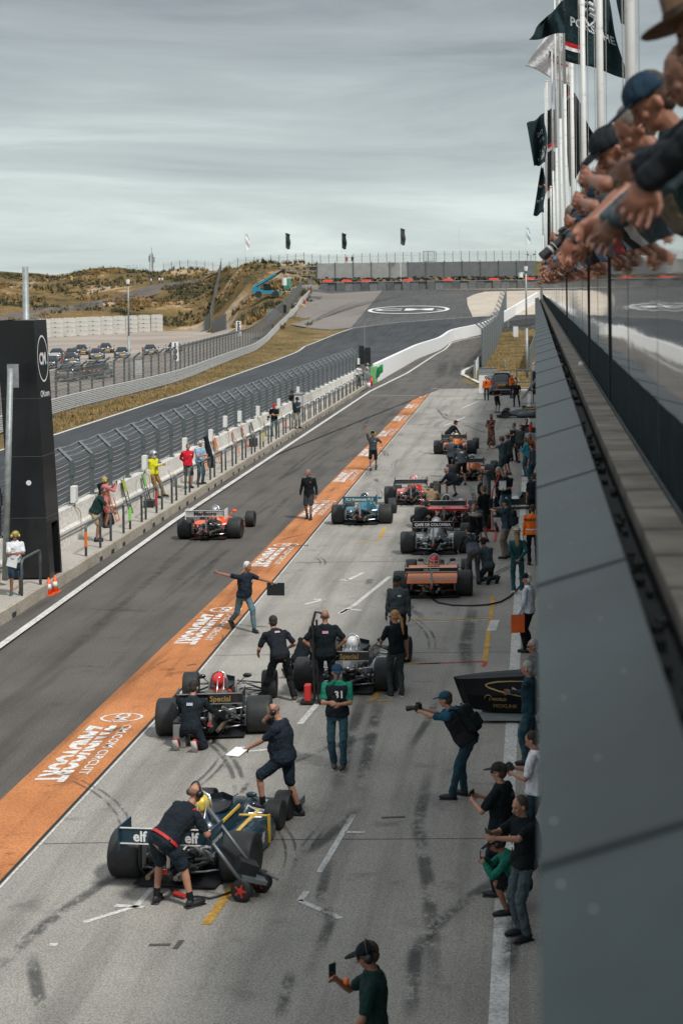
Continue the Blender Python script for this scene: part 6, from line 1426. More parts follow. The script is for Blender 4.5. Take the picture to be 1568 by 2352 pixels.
# pale nose section and wing near the crowd
t=thing('nose_section','light blue and black racing car nose section resting near the crowd','car bodywork',G(1150,1170)+V((0,0,0)),0); mb=MB(); mb.loft([[V((x,y-.3,z0)),V((x,y+.3,z0)),V((x,y+.25,z1)),V((x,y-.25,z1))] for x,y,z0,z1 in ((-.6,-.3,.05,.25),(-.35,0,.08,.42),(.1,.2,.15,.45))]); mb.build('nose',M('pale_blue',(.30,.42,.50),.3,coat=.5),t,smooth=False); mb=MB(); mb.box((.9,.3,.28),(1.5,.9,.22)); mb.loft([[V((.75-d,.3+e,.38)),V((.95+d,.3+e,.38)),V((.90,.3+e,.62)),V((.8,.3+e,.62))] for d,e in ((.1,-.3),(.1,.3))]); mb.build('wing_frame',blackp,t); mb=MB(); mb.loft([[V((.62,0,.4)),V((.80,0,.42)),V((.64,0,1.0)),V((.62,0,1.0))],[V((.62,.02,.4)),V((.80,.02,.42)),V((.64,.02,1.0)),V((.62,.02,1.0))]]); mb.build('clear_screen',M('screen_clear',(.45,.5,.5),.1),t)
# ------------------------------------------------------------------ people in the pit lane
P={}
TAN=(.33,.25,.15); WH=(.68,.69,.72); JEAN=(.035,.085,.11); OG=(.85,.17,.02); TEALc=(.02,.10,.12)
GREYH=(.32,.31,.29)
def W(px,py,z=0): return G(px,py,z)
# walkway
P['w1']=person('woman in white polo shirt and navy shorts with yellow ear defenders clapping',W(36,1367,WZ),205,'phone',top=WH,bot=(.025,.05,.085),shorts=True,hair=(.45,.33,.18),muffs=(.5,.5,.03),glasses=True,female=True,sk=skin2,shoes=M('shoe_teal',(.04,.09,.09),.6),h=1.70,lh=(-.06,.33,1.15),rh=(.06,.36,1.15))
P['w2']=person('stout man in dark green polo and khaki shorts leaning on a rail',W(222,1243,WZ),-75,'bend',top=(.012,.04,.035),bot=TAN,shorts=True,hair=(.03,.025,.02),glasses=True,h=1.78,g=1.15,belly=.08,sk=skin2,hip=(0,-.08,.92),lean=28,lh=(-.1,.50,1.02),rh=(.20,.52,.92),head=10,hy=-30)
P['w3']=person('blonde woman in pink dress with red ear muffs taking a phone photo',W(241,1212,WZ),-60,'photo',top=(.50,.16,.16),bot=(.50,.16,.16),shorts=True,long=True,hair=(.42,.30,.14),muffs=(.5,.03,.03),glasses=True,female=True,sk=skin2,h=1.72,lh=(-.06,.36,1.42),rh=(.08,.36,1.42))
P['w4']=person('firefighter in silver helmet and yellow and brown suit leaning on the wall',W(364,1143,WZ),-120,'fold',top=(.62,.58,.03),bot=(.22,.135,.05),long=True,helmet=M('helmet_silver2',(.55,.57,.58),.15,.8),h=1.82,g=1.12,hip=(0,-.22,.90),lean=-4,lf=(-.12,.18,0,8),rf=(.12,.10,0,-8),lh=(.10,.06,1.16),rh=(-.10,.10,1.20))
P['w5']=person('man in red jacket and dark shorts standing on the walkway',W(432,1121,WZ),-150,'back',top=(.55,.015,.03),bot=(.03,.045,.045),shorts=True,long=True,hair=(.12,.11,.10),h=1.80,g=1.05,head=-18)
P['w6']=person('grey haired man in light blue patterned shirt and jeans looking at his phone',W(459,1112,WZ),-125,'phone',top=(.40,.50,.60),pat='hawaii',bot=JEAN,hair=(.45,.44,.42),h=1.80,g=1.05)
P['w7']=person('photographer in black shirt with red-brimmed cap looking at his phone',W(630,1002,WZ),180,'phone',top=BLK,bot=JEAN,hat='cap',hatc=(.4,.03,.03),h=1.80,head=-30)
P['w8']=person('man in black jacket with high-visibility strap leaning against the pit wall',W(674,962,WZ),-125,'fold',top=BLK,bot=(.02,.025,.03),hat='cap',hatc=(.04,.045,.04),h=1.80,hip=(0,-.15,.90),lh=(.10,.12,1.16),rh=(-.10,.15,1.20))
P['w9']=person('man in dark teal shirt and khaki trousers with folded arms by the wall',W(682,984,WZ),-140,'fold',top=(.012,.035,.045),bot=(.26,.235,.19),hat='cap',hatc=BLK,h=1.80,g=1.12,belly=.05,glasses=True)
P['w10']=person('marshal in white polo shirt leaning on a chair at the wall end',W(823,886,WZ),-110,'pocket',top=WH,bot=BLK,hat='cap',hatc=BLK,h=1.80,glasses=True,g=1.1,hip=(0,-.12,.90),lean=12,rh=(.1,.5,1.1),lh=(-.1,.48,1.1))
P['w11']=person('flag marshal in black and white checked shirt and pale jeans',W(843,884,WZ),-110,'pocket',top=(.1,.1,.1),pat='check',bot=(.16,.21,.23),hat='cap',hatc=(.3,.31,.3),h=1.80,rh=(.12,.50,1.15))
# lane and apron
P['a12']=person('man in black zip sweater and charcoal shorts walking on the orange band',W(710,1193),172,'walk',top=BLK,bot=(.035,.042,.05),shorts=True,long=True,hair=(.20,.18,.16),sk=skin2,h=1.80,hy=-25,socks=(.03,.03,.03),lf=(-.10,.16,0,0),rf=(.1,-.10,0,0),lh=(-.30,.14,.86),rh=(.30,.02,.84))
P['a13']=person('man in grey polo with yellow ear defenders waving a headset overhead',W(857,1080),180,'walk',top=(.055,.07,.08),bot=BLK,shorts=True,hat='capback',hatc=BLK,muffs=(.55,.45,.03),beard=True,h=1.80,rh=(.30,.10,2.00),rpo=(1,0,-1),lh=(-.42,.10,.98),lf=(-.1,-.25,.10,0,35),rf=(.1,.1,0,0))
P['a14']=person('white haired man in navy polo striding with both arms flung wide',W(560,1450),215,'walk',top=(.014,.022,.034),bot=(.09,.15,.18),hair=(.62,.62,.60),sk=skin2,h=1.78,g=1.1,belly=.05,rh=(.64,-.30,1.42),lh=(-.52,.44,1.14),rpo=(0,-.2,-1),lpo=(0,-.2,-1),lf=(-.12,.30,0,0),rf=(.10,-.46,.12,0,35),hip=(0,.0,.86),lean=8,twist=30)
P['a15']=person('mechanic in black shirt and trousers leaning over beside the black car',W(640,1612),28,'bend',top=(.012,.016,.022),bot=(.010,.012,.014),hair=(.025,.02,.018),h=1.84,lean=38,hip=(0,-.10,.90),lf=(-.26,.15,0,10),rf=(.27,-.12,0,-15),lh=(-.25,.42,.85),rh=(.30,.30,.92),head=15,shoes=M('shoe_brown',(.08,.05,.03),.7))
P['a16']=person('mechanic in dark jacket and red shoes kneeling behind the black car wheel',W(440,1718)+V((0,.1,0)),-6,'kneel2',top=(.012,.018,.024),bot=(.012,.016,.02),long=True,hair=(.02,.016,.014),h=1.80,shoes=M('shoe_red',(.40,.04,.03),.6),lean=14,hip=(0,-.10,.36),rf=(.17,-.42,.10,0,60),lf=(-.18,-.34,.10,0,55))
P['a17']=person('bald man in black polo standing with hands on hips behind the black car',W(748,1613),2,'hips',top=BLK,bot=(.008,.010,.012),bald=True,sk=skin2,h=1.85,g=1.15)
P['a18']=person('man in green shirt and dark bib numbered 31 with blue cap holding a phone',W(776,1765),178,'phone',top=(.015,.20,.13),vest=(.012,.018,.022),bot=JEAN,hat='cap',hatc=(.01,.035,.075),hair=(.25,.19,.14),h=1.80,head=-6,hy=12,lf=(-.10,.06,0,-10),rf=(.07,-.02,0,10),shoes=M('shoe_khaki',(.07,.065,.055),.8),face=1)
P['a19']=person('woman with long red-blonde ponytail in black polo and grey trousers',W(911,1601),25,'pocket',top=BLK,bot=(.045,.055,.055),ponytail=True,hair=(.33,.17,.06),female=True,glasses=True,h=1.76,lh=(-.20,.34,1.02),hy=40,shoes=M('shoe_black2',(.02,.022,.025),.6))
P['a20']=person('man in grey zip jacket with backwards cap and glasses watching the car',W(916,1499),168,'stand',top=(.045,.058,.062),bot=(.012,.015,.018),long=True,hat='capback',hatc=BLK,glasses=True,sk=skin3,h=1.75,g=1.12,hy=-20)
P['a21']=person('bald bearded man in navy shirt and shorts listening to headset, striding',W(655,1882),82,'walk',top=(.012,.022,.032),bot=(.014,.024,.036),shorts=True,bald=True,beard=True,muffs=(.01,.01,.012),h=1.84,g=1.22,belly=.08,lf=(-.10,.30,.16,0,-12),rf=(.10,-.20,0,-8),rh=(.06,.18,1.56),rpo=(.6,.8,-1),lh=(-.12,.50,1.06),head=-28,socks=(.01,.01,.012),shoes=M('shoe_black2',(.02,.02,.02)),lean=8)
P['a22']=person('mechanic in black shirt with red belt and headset gripping a trolley jack',W(400,2081),-14,'bend',top=(.012,.018,.024),bot=(.014,.024,.034),shorts=True,bald=True,hair=(.1,.06,.04),muffs=(.012,.012,.014),h=1.84,g=1.15,lean=46,side=10,twist=-22,hip=(-.05,-.16,.88),lf=(-.26,.03,0,8),rf=(.24,-.02,0,-35),lh=(.02,.52,.98),rh=(.36,.28,.84),head=14,socks=(.01,.01,.012))
P['a23']=person('man in dark green polo, cap and headset raising a phone at the bottom',V((-1.62,16.4,0)),92,'phone',top=(.008,.030,.026),bot=(.01,.014,.016),hat='cap',hatc=BLK,glasses=True,muffs=(.012,.012,.014),sk=skin2,h=1.83,rh=(.02,.34,1.36),lh=(-.22,.22,.90),lpo=(-1,-.3,-.2),head=-14)
P['a24']=person('photographer in blue shirt, dark vest and blue cap bending to shoot to the left',W(1056,1833),72,'photo',top=(.015,.075,.12),vest=(.008,.012,.014),bot=(.02,.055,.075),hat='cap',hatc=(.012,.06,.10),h=1.82,g=1.1,belly=.04,hip=(0,-.14,.92),lean=34,lh=(-.06,.62,1.30),rh=(.08,.60,1.29),head=10,lf=(-.13,.08,0,12),rf=(.12,-.02,0,-10))
P['a25']=person('man in black shirt and dark peaked cap holding a phone, seen from behind left',V((-.52,22.6,0)),68,'tablet',top=BLK,bot=(.012,.016,.02),hat='cap',hatc=(.025,.028,.024),glasses=True,h=1.80,g=1.2,lh=(-.14,.34,1.22),rh=(.10,.36,1.22))
P['a26']=person('man in black number 4 bib with sunglasses pushed up filming with a phone',V((-.22,21.1,0)),120,'tablet',top=BLK,bot=(.07,.095,.105),hair=(.05,.04,.03),h=1.82,g=1.05,lh=(-.20,.48,1.33),rh=(.0,.46,1.33),head=-12)
P['a27']=person('youth in green top and headphones crouching with a phone',V((-.36,22.0,0)),95,'crouch',top=(.012,.14,.10),bot=(.012,.014,.016),long=True,shorts=True,hat='cap',hatc=BLK,muffs=(.012,.012,.014),sk=skin2,h=1.62,lh=(-.10,.42,.72),rh=(.08,.42,.72),head=-8)
P['a28']=person('man in white short-sleeved shirt beside the building edge holding a small camera',V((-.06,24.2,0)),75,'phone',top=WH,bot=(.02,.045,.06),hair=(.035,.025,.02),h=1.80,g=1.1)
P['a29']=person('white haired man in navy jacket and jeans with folded arms beside the bodywork',V((-.17,28.8,0)),75,'fold',top=(.015,.04,.06),bot=JEAN,long=True,hair=GREYH,h=1.78)
P['a30']=person('grey haired man with glasses half hidden at the building edge',V((-.08,30.6,0)),100,'stand',top=(.10,.11,.11),bot=NAVY,hair=GREYH,glasses=True,h=1.78)
P['a31']=person('old man in white long-sleeved shirt and dark cap holding an orange folder',V((-.22,37.6,0)),72,'stand',top=(.58,.62,.68),bot=BLK,long=True,hat='cap',hatc=BLK,hair=(.6,.6,.58),h=1.78,lh=(-.22,.16,.86))
P['a32']=person('woman in straw hat and denim outfit with hands behind her back',W(1189,1364),5,'back',top=(.02,.075,.085),bot=(.025,.09,.105),long=True,hat='brim',hatc=(.50,.40,.28),longhair=True,hair=(.24,.17,.10),female=True,h=1.74,shoes=M('shoe_white',(.6,.55,.5),.7))
P['a33']=person('marshal in bright orange jacket lettered on the back and dark cap',V((-.14,49.3,0)),4,'stand',top=OG,bot=BLK,long=True,hat='cap',hatc=BLK,h=1.80,g=1.1)
P['a34']=person('man in teal shirt and tan trousers with backpack holding up a tablet',W(1164,1283),70,'tablet',top=(.03,.06,.075),bot=(.20,.175,.14),hat='cap',hatc=(.012,.03,.035),h=1.82,lh=(-.12,.44,1.42),rh=(.12,.44,1.42))
P['a35']=person('mechanic in grey dungarees bending over the orange car',W(1085,1343),22,'bend',top=(.02,.028,.035),bot=(.085,.10,.115),overall=(.085,.10,.115),long=True,hair=(.02,.016,.014),h=1.80,lean=40,hip=(0,-.15,.90),lf=(-.14,0,0,8),rf=(.16,-.05,0,-8),lh=(-.2,.6,.8),rh=(.1,.62,.8),head=0)
P['a36']=person('mechanic in grey shirt kneeling beside the orange car wheel',W(1112,1338),35,'kneel2',top=(.06,.085,.095),bot=(.025,.035,.04),hair=(.02,.016,.014),h=1.80,lean=20,hip=(0,-.2,.46))
P['a37']=person('crouching photographer in grey shirt and black vest with large backpack',W(1090,1262),150,'crouch',top=(.25,.27,.29),vest=BLK,bot=BLK,hair=(.10,.07,.05),h=1.80,hip=(0,-.10,.62),lean=10,lh=(-.05,.42,1.08),rh=(.09,.42,1.07),head=0,hy=20)
P['a38']=person('tall man in black polo and dark shorts beside the air bottle trolley',W(1113,1246),55,'stand',top=BLK,bot=(.02,.025,.03),shorts=True,hair=(.12,.08,.06),glasses=True,h=1.86,g=1.12,lh=(-.2,.28,.98))
P['a39']=person('man with short brown hair behind the tall man in black polo',W(1107,1208),70,'stand',top=(.018,.024,.028),bot=NAVY,hair=(.14,.09,.06),h=1.78)
P['a40']=person('young man in black polo and sunglasses holding white papers',W(1163,1194),172,'paper',top=BLK,bot=(.03,.09,.13),hair=(.16,.08,.04),glasses=True,h=1.80)
P['a41']=person('grey haired man in dark jacket standing behind the man with papers',W(1147,1187),80,'stand',top=BLK,bot=NAVY,long=True,hair=GREYH,h=1.80)
P['a42']=person('man in grey long-sleeved shirt with folded arms beside the orange cars',W(1036,1098),-35,'fold',top=(.075,.095,.11),bot=BLK,long=True,hair=(.16,.09,.05),h=1.80)
P['a43']=person('mechanic in grey jacket and shorts with blue headset leaning on a wheel',W(1060,1115),22,'bend',top=(.075,.09,.10),bot=BLK,long=True,shorts=True,hair=(.02,.02,.02),muffs=(.03,.2,.4),h=1.80,lean=24,hip=(0,-.08,.92),lh=(-.28,.36,.85),rh=(.25,.35,.98))
P['a44']=person('man in navy clothes squatting forward to point at a wheel',W(1038,1142),55,'crouch',top=(.012,.02,.032),bot=(.012,.02,.03),shorts=True,long=True,hair=(.35,.25,.2),h=1.80,hip=(0,-.28,.62),lean=62,lh=(-.15,.5,.55),rh=(.15,.48,.5),head=25,g=1.1)
P['a45']=person('mechanic in dark jacket and cap leaning into the farthest orange car',W(1036,1036),-60,'bend',top=BLK,bot=BLK,long=True,hat='cap',hatc=BLK,h=1.78,lean=50)
P['a46']=person('woman with long dark hair in long patterned dress and white shoes',W(1128,1029),165,'paper',top=(.02,.04,.045),pat='flower',bot=(.02,.04,.045),botpat='flower',long=True,skirt=True,longhair=True,hair=(.015,.012,.01),female=True,sk=skin2,h=1.74,shoes=M('shoe_white',(.6,.55,.5),.7))
P['a47']=person('man in straw hat and grey shirt standing behind the pointing man',W(1168,1091),60,'hips',top=(.06,.08,.09),bot=(.03,.04,.045),shorts=True,hat='brim',hatc=(.36,.27,.15),h=1.80,g=1.15)
P['a48']=person('man in grey bucket hat and teal-grey shirt pointing to the left',W(1155,1100),65,'stand',top=(.055,.085,.10),bot=(.06,.085,.10),shorts=True,hat='brim',hatc=(.20,.19,.17),glasses=True,h=1.82,g=1.15,lh=(-.2,.58,1.22),lpo=(-.3,0,-1))
P['a49']=person('man in black vest over grey shirt with folded arms watching the cars',W(1182,1059),150,'fold',top=(.14,.16,.17),vest=BLK,bot=BLK,hair=(.10,.10,.10),h=1.82,g=1.08,hy=-50)
P['a50']=person('young man in green-grey sweater holding a bottle',W(1197,1063),165,'pocket',top=(.04,.06,.055),bot=(.02,.025,.03),long=True,shorts=True,hair=(.03,.02,.016),h=1.80)
P['a51']=person('bearded man in black jacket at the back of the standing group',W(1210,1048),170,'stand',top=BLK,bot=BLK,long=True,beard=True,h=1.84)
P['a52']=person('bald man at the back of the group near the building',W(1219,1052),175,'stand',top=(.05,.05,.05),bot=BLK,bald=True,h=1.80)
P['a54']=person('man in bright red cap and pale grey shirt in the group',W(1219,1068),172,'stand',top=(.32,.35,.38),bot=NAVY,hat='cap',hatc=(.60,.02,.02),h=1.80)
P['a55']=person('woman in sunglasses and orange and black jacket in the group',W(1217,1085),170,'stand',top=(.50,.10,.02),bot=BLK,long=True,glasses=True,longhair=True,hair=(.05,.03,.02),female=True,h=1.72)
P['a56']=person('woman in turquoise jacket and jeans with headphones holding a paper cup',W(1211,1095),60,'phone',top=(.03,.28,.36),bot=(.03,.12,.17),long=True,hair=(.12,.08,.05),muffs=(.1,.1,.1),longhair=True,female=True,h=1.72,shoes=M('shoe_teal',(0,0,0)))
P['a57']=person('man in loose grey shirt and dark cap next to the building edge',W(1223,1116),60,'stand',top=(.08,.10,.115),bot=(.03,.08,.11),hat='cap',hatc=(.02,.02,.02),h=1.78,g=1.1)
P['a58']=person('balding man in dark shirt under the building edge',V((-.02,58.5,0)),40,'stand',top=(.03,.035,.04),bot=NAVY,bald=True,h=1.80)
P['a59']=person('broad man in navy shirt and dark cap seen from behind near the building',W(1228,1206),8,'stand',top=(.010,.016,.024),bot=BLK,hat='cap',hatc=BLK,h=1.80,g=1.25)
P['a61']=person('marshal in orange jacket with ear defenders and binoculars left of the SUV',W(1117,919),178,'stand',top=OG,bot=(.02,.035,.05),long=True,muffs=(.02,.02,.02),h=1.76,g=1.08)
P['a62']=person('marshal in orange jacket and white cap standing right of the SUV',W(1174,914),-120,'phone',top=OG,bot=(.02,.03,.045),long=True,hat='cap',hatc=(.7,.7,.7),h=1.84)
P['a63']=person('man in black shirt and trousers with one hand in his pocket looking up',W(1186,934),170,'pocket',top=BLK,bot=(.01,.012,.014),hair=(.08,.06,.05),h=1.80,g=1.1,lf=(-.22,.1,0,0),rf=(.16,0,0,0),head=15)
P['a64']=person('man in black with red and blue cap checking his phone in front of the SUV',W(1141,948),-140,'phone',top=BLK,bot=(.012,.014,.016),shorts=True,hat='cap',hatc=(.3,.03,.06),h=1.76)
P['a65']=person('mechanic in black overalls reaching over the silver and black car',W(963,1252),-42,'bend',top=BLK,bot=BLK,hair=(.03,.02,.02),h=1.80,lean=58,hip=(0,-.15,.80),rh=(.25,.50,.97),lh=(-.2,.5,.8))
P['a66']=person('mechanic in black kneeling on the far side of the central black car',W(700,1552),-35,'kneel2',top=BLK,bot=BLK,long=True,hair=(.02,.02,.02),h=1.78,lean=40)
P['a67']=person('mechanic in tan shirt reaching toward the red car wheel',W(990,1192),-10,'kneel',top=(.30,.22,.13),bot=BLK,long=True,hair=(.03,.02,.02),h=1.75,lh=(-.15,.5,1.0))
P['a68']=person('worker in orange hard hat and orange vest at the end of the guardrail',V((at(699,683,300).x,300,ramp(300)))+V((0,0,.0)),170,'stand',top=(.65,.10,.03),bot=NAVY,hat='cap',hatc=(.8,.25,.03),h=1.82)
for i,(px,py,Y,c,b_,pz,lab) in enumerate(((109,634,428,(.45,.15,.08),TAN,'crouch','person in reddish top sitting on the dune crest at the far left'),(121,634,428,(.30,.12,.08),BLK,'crouch','person in dark red top sitting second on the dune crest'),(165,647,410,(.45,.55,.04),(.5,.5,.5),'stand','person in lime yellow top standing on the dune'),(212,658,395,(.5,.5,.48),(.5,.5,.5),'stand','person in pale top and shorts lower on the dune'),
     (308,654,400,(.12,.18,.24),(.2,.2,.2),'photo','person in blue-grey shirt taking a photo on the dune'),(347,652,400,(.45,.55,.6),BLK,'stand','person in pale blue shirt on the dune'),(366,651,402,(.7,.7,.7),BLK,'stand','person in white shirt left of the dune pair'),(373,648,404,(.68,.68,.7),NAVY,'stand','person in white shirt right of the dune pair'),
     (796,607,371,(.45,.06,.04),(.2,.2,.2),'stand','person in red top standing above the far debris fence'),(809,607,371,(.03,.04,.03),(.03,.03,.03),'stand','person in dark camouflage clothes above the far debris fence'))):
    X=at(px,py,Y).x; z=terr(X,Y); zz=zf(px,py,Y)
    P['h%d'%i]=person(lab,V((X,Y,z)),190,pz,top=c,bot=b_,h=1.8 if i<8 else 2.0,vox=.06,shorts=i==3,group='onlookers on the dunes' if i<8 else 'people above the far fence')
# ------------------------------------------------------------------ things they hold / use
phone(P['w3'],'phone held by the woman in pink',land=True); phone(P['w6'],'phone held by the man in light blue shirt'); phone(P['w7'],'phone held by the photographer with red-brimmed cap')
phone(P['a18'],'phone held by the man with the 31 bib'); phone(P['a23'],'phone raised by the man at the bottom',at_='wR',k=1.1,yaw=-45); phone(P['a25'],'phone held by the man in dark peaked cap',land=True); phone(P['a26'],'phone filming, held by the man in the number 4 bib',land=True); phone(P['a27'],'phone held by the crouching youth in green'); phone(P['a64'],'phone held by the man in front of the SUV'); phone(P['a56'],'phone held by the woman in turquoise')
camera_obj(P['a24'],'black camera with hood aimed left by the bending photographer'); camera_obj(P['a37'],'black camera held by the crouching photographer'); camera_obj(P['a28'],'small black camera held by the man in white shirt')
camera_obj(P['w7'],'black camera with long lens hanging at the hip of the red-brimmed cap man',loc=P['w7']['hip']+V((-.28,-.1,.05)),tele=1.3)
camera_obj(P['a61'],'black binocular camera hanging on the orange marshal left of the SUV',loc=P['a61']['hip']+V((0,-.22,.32)))
clipboard(P['a14']['wL']+V((.10,0,-.16)),'black clipboard held out by the striding white haired man',(0,0,1),(.15,-1,0) if False else (.1,1,0),paper=False,size=(.42,.30)); clipboard(P['a21']['wL']+V((-.12,-.06,-.02)),'white paper clipboard with grey phone held by the bald striding man',(.35,.9,.15),(.05,.15,-1),board=(.05,.055,.06),size=(.26,.36))
clipboard(P['a40']['mid']+V((-.02,-.05,.12)),'white papers held by the young man in sunglasses',(0,0,1),(0,1,.15),board=(.6,.6,.6)); clipboard(P['a31']['wL']+V((.0,-.04,-.16)),'orange folder held by the old man in white shirt',(0,0,1),(-.2,1,0),board=(.8,.13,.02),paper=False,size=(.30,.40)); clipboard(P['a34']['mid']+V((0,0,.12)),'black tablet held up by the man with backpack',(0,0,1),P['a34']['hf'],paper=False,size=(.30,.38))
clipboard(P['w1']['mid']+V((-.12,-.05,-.22)),'white sheet tucked under the arm of the woman in white polo',(.2,0,1),(.3,1,0),board=(.6,.6,.62),size=(.3,.22))
backpack(P['a24'],'black backpack worn by the bending photographer',BLK); backpack(P['a34'],'dark backpack worn by the man with the tablet',(.02,.03,.035)); backpack(P['a37'],'large grey backpack worn by the crouching photographer',(.06,.07,.075),1.2)
print_on(P['a18'],'31',.16,.27,True,x0=-.05,off=.178); print_on(P['a33'],'MARSHAL',.115,.34,False,m=M('marshal_black',(.02,.02,.02),.6),off=.165); print_on(P['a26'],'4',.13,.16,True,off=.15,x0=.0)
def patch(p,x0,up_,front,w_,h_,col,off=.152):
    s=p['s']; sg=1 if front else -1; mb=MB(); pts=[]
    for i in range(5):
        x=(i/4-.5)*w_; 
        for y in (-h_/2,h_/2): pts.append((p['C'](up_+y)+p['rt']*(x*-sg+x0)+p['fw']*sg*(off-2.2*(x*-sg+x0)**2))*s)
    mb.add(pts,[(2*i,2*i+2,2*i+3,2*i+1) for i in range(4)]); o=mb.build('logo_patch',M('patch_%d_%d'%(int(col[0]*99),int(col[2]*99)),col,.7,var=.5,scale=60),p['root'],flip=False); o.modifiers.new('s','SOLIDIFY').thickness=.004
for k,x,u_,fr,w_,h_,c,of_ in (('a15',0,.40,0,.10,.035,(.5,.35,.45),.15),('a17',.02,.40,0,.11,.05,(.55,.3,.4),.165),('a16',0,.38,0,.11,.05,(.4,.45,.55),.158),('a14',-.08,.34,1,.07,.05,(.6,.6,.6),.165),('a20',-.07,.36,1,.07,.035,(.7,.7,.7),.165),('a12',-.09,.36,1,.05,.03,(.5,.05,.05),.15),
    ('a13',-.09,.34,1,.07,.03,(.6,.5,.5),.15),('a43',0,.38,0,.14,.06,(.65,.6,.6),.15),('a42',-.08,.35,1,.06,.03,(.6,.6,.6),.15),('w5',-.09,.36,1,.07,.03,(.7,.6,.6),.158),('a38',-.08,.36,1,.05,.03,(.3,.3,.32),.16),('a63',-.08,.37,1,.06,.02,(.6,.6,.6),.16),('a25',0,.4,0,.1,.04,(.06,.07,.07),.165),('w9',-.08,.36,1,.04,.03,(.6,.6,.6),.165)):
    patch(P[k],x,u_,fr,w_,h_,c,of_)
for k in ('a21','a19','w10','a31','a40'):
    p=P[k]; s=p['s']; mb=MB(); C=p['C']; mb.tube([(C(.53)+p['rt']*.05-p['fw']*.02)*s,(C(.47)+p['rt']*.07+p['fw']*.10)*s,(C(.28)+p['rt']*.01+p['fw']*.165)*s,(C(.47)-p['rt']*.07+p['fw']*.10)*s,(C(.53)-p['rt']*.05-p['fw']*.02)*s],.006,n=5); q=(C(.24)+p['fw']*.175)*s; mb.box(q,(.06,.012,.09),1); mb.build('lanyard',[cloth((.02,.02,.02)),white],p['root'])
for k in ('a61',): 
    mb=MB(); p=P[k]; s=p['s']; 
    for e in (-1,1): mb.lathe([(.085,.0),(.082,.05)],Matrix.Translation(V((e*.105,.0,.40))*s),n=14)
    mb.build('reflective_band',M('reflective',(.55,.6,.62),.4),p['root'])
p=P['a33']; mb=MB(); s=p['s']; mb.loft([mb.ring((p['C'](q))*s,p['rt']*.212*s,p['fw']*.155*s,18) for q in (.08,.12)],cap=False); mb.build('reflective_band',M('reflective',(0,0,0)),p['root'])
p=P['a22']; mb=MB(); s=p['s']; mb.loft([mb.ring((p['C'](q))*s,p['rt']*.222*s,p['fw']*.176*s,18) for q in (.0,.035)],cap=False); mb.build('belt',M('belt_red',(.55,.03,.03),.5),p['root']); mb=MB()
for e in (-1,1): mb.box((p['C'](.475)+p['rt']*.12*e+p['fw']*-.02)*s,(.08,.06,.03)); 
mb.build('epaulette',M('belt_red',(0,0,0)),p['root'])
p=P['a23']; 
def band(p,wr,col,off=-.07,el=None,name='wristband'):
    Mi=p['MW'].inverted(); q=Mi@wr; mb=MB(); mb.ell((q+V((0,off,-.03)))*p['s'],.036,.03,.034); mb.build(name,M('band_%d'%int(col[0]*99),col,.5),p['root'])
band(p,p['wR'],(.85,.16,.03),off=-.11); band(P['a14'],P['a14']['wL'],(.85,.3,.05),off=-.05)
# trolley jack
j=thing('trolley_jack','grey two-wheeled trolley jack with long handles behind the six-wheeled car','jack',(0,0,0)); h0=P['a22']['wR']; h1=P['a22']['wL']+V((.04,0,.02)); ax=G(556,2072)+V((0,0,.16)); ax2=ax+V((.16,.34,.0)); gm=M('jack_grey',(.17,.19,.20),.45,.4); mb=MB(); mb.cyl(h0+V((-.12,.05,.06)),ax+V((-.02,.0,.12)),.024,n=8); mb.cyl(h1+V((.1,.1,.04)),ax2+V((-.05,-.02,.16)),.024,n=8); mb.build('handle',gm,j,smooth=True)
mb=MB(); mb.box((ax+ax2)/2+V((.02,.02,.10)),(.34,.40,.05),M4=Euler((0,rad(18),rad(20))).to_matrix()); mb.box((ax+ax2)/2+V((-.06,.06,.22)),(.26,.30,.16),1,M4=Euler((0,rad(25),rad(20))).to_matrix()); mb.cyl((ax+ax2)/2+V((.2,.1,.12)),(ax+ax2)/2+V((.36,.05,.05)),.02,n=8); mb.build('deck',[gm,plast],j)
for q in (ax,ax2+V((.04,0,0))):
    w=bpy.data.objects.new('wheel',None); COL.objects.link(w); w.parent=j; w.location=(q.x,q.y,.15); w.rotation_euler=(0,0,rad(-20)); A=Matrix.Rotation(rad(90),4,'X'); mb=MB(); mb.lathe([(.085,-.045),(.14,-.05),(.15,0),(.14,.05),(.085,.045)],A,n=24); mb.build('tyre',rubber,w,smooth=True); mb=MB(); mb.lathe([(.02,.05),(.088,.035),(.088,-.035),(.02,-.05)],A,n=10)
    for i in range(5): a=2*pi*i/5; mb.box((.05*math.cos(a),-.045,.05*math.sin(a)),(.02,.02,.08),M4=Matrix.Rotation(pi/2-a,3,'Y'))
    mb.build('rim',redp,w)
t=thing('air_cable','black cable with red grip lying behind the six-wheeled car','cable',(0,0,0)); mb=MB(); mb.tube([G(x,y,.03) for x,y in ((392,2042),(402,2056),(425,2060),(455,2060),(480,2064),(505,2058),(530,2050),(548,2046))],.014); mb.build('hose',plast,t,smooth=True); mb=MB(); mb.cyl(G(400,2052,.05),G(424,2059,.05),.028); mb.build('grip',redp,t)
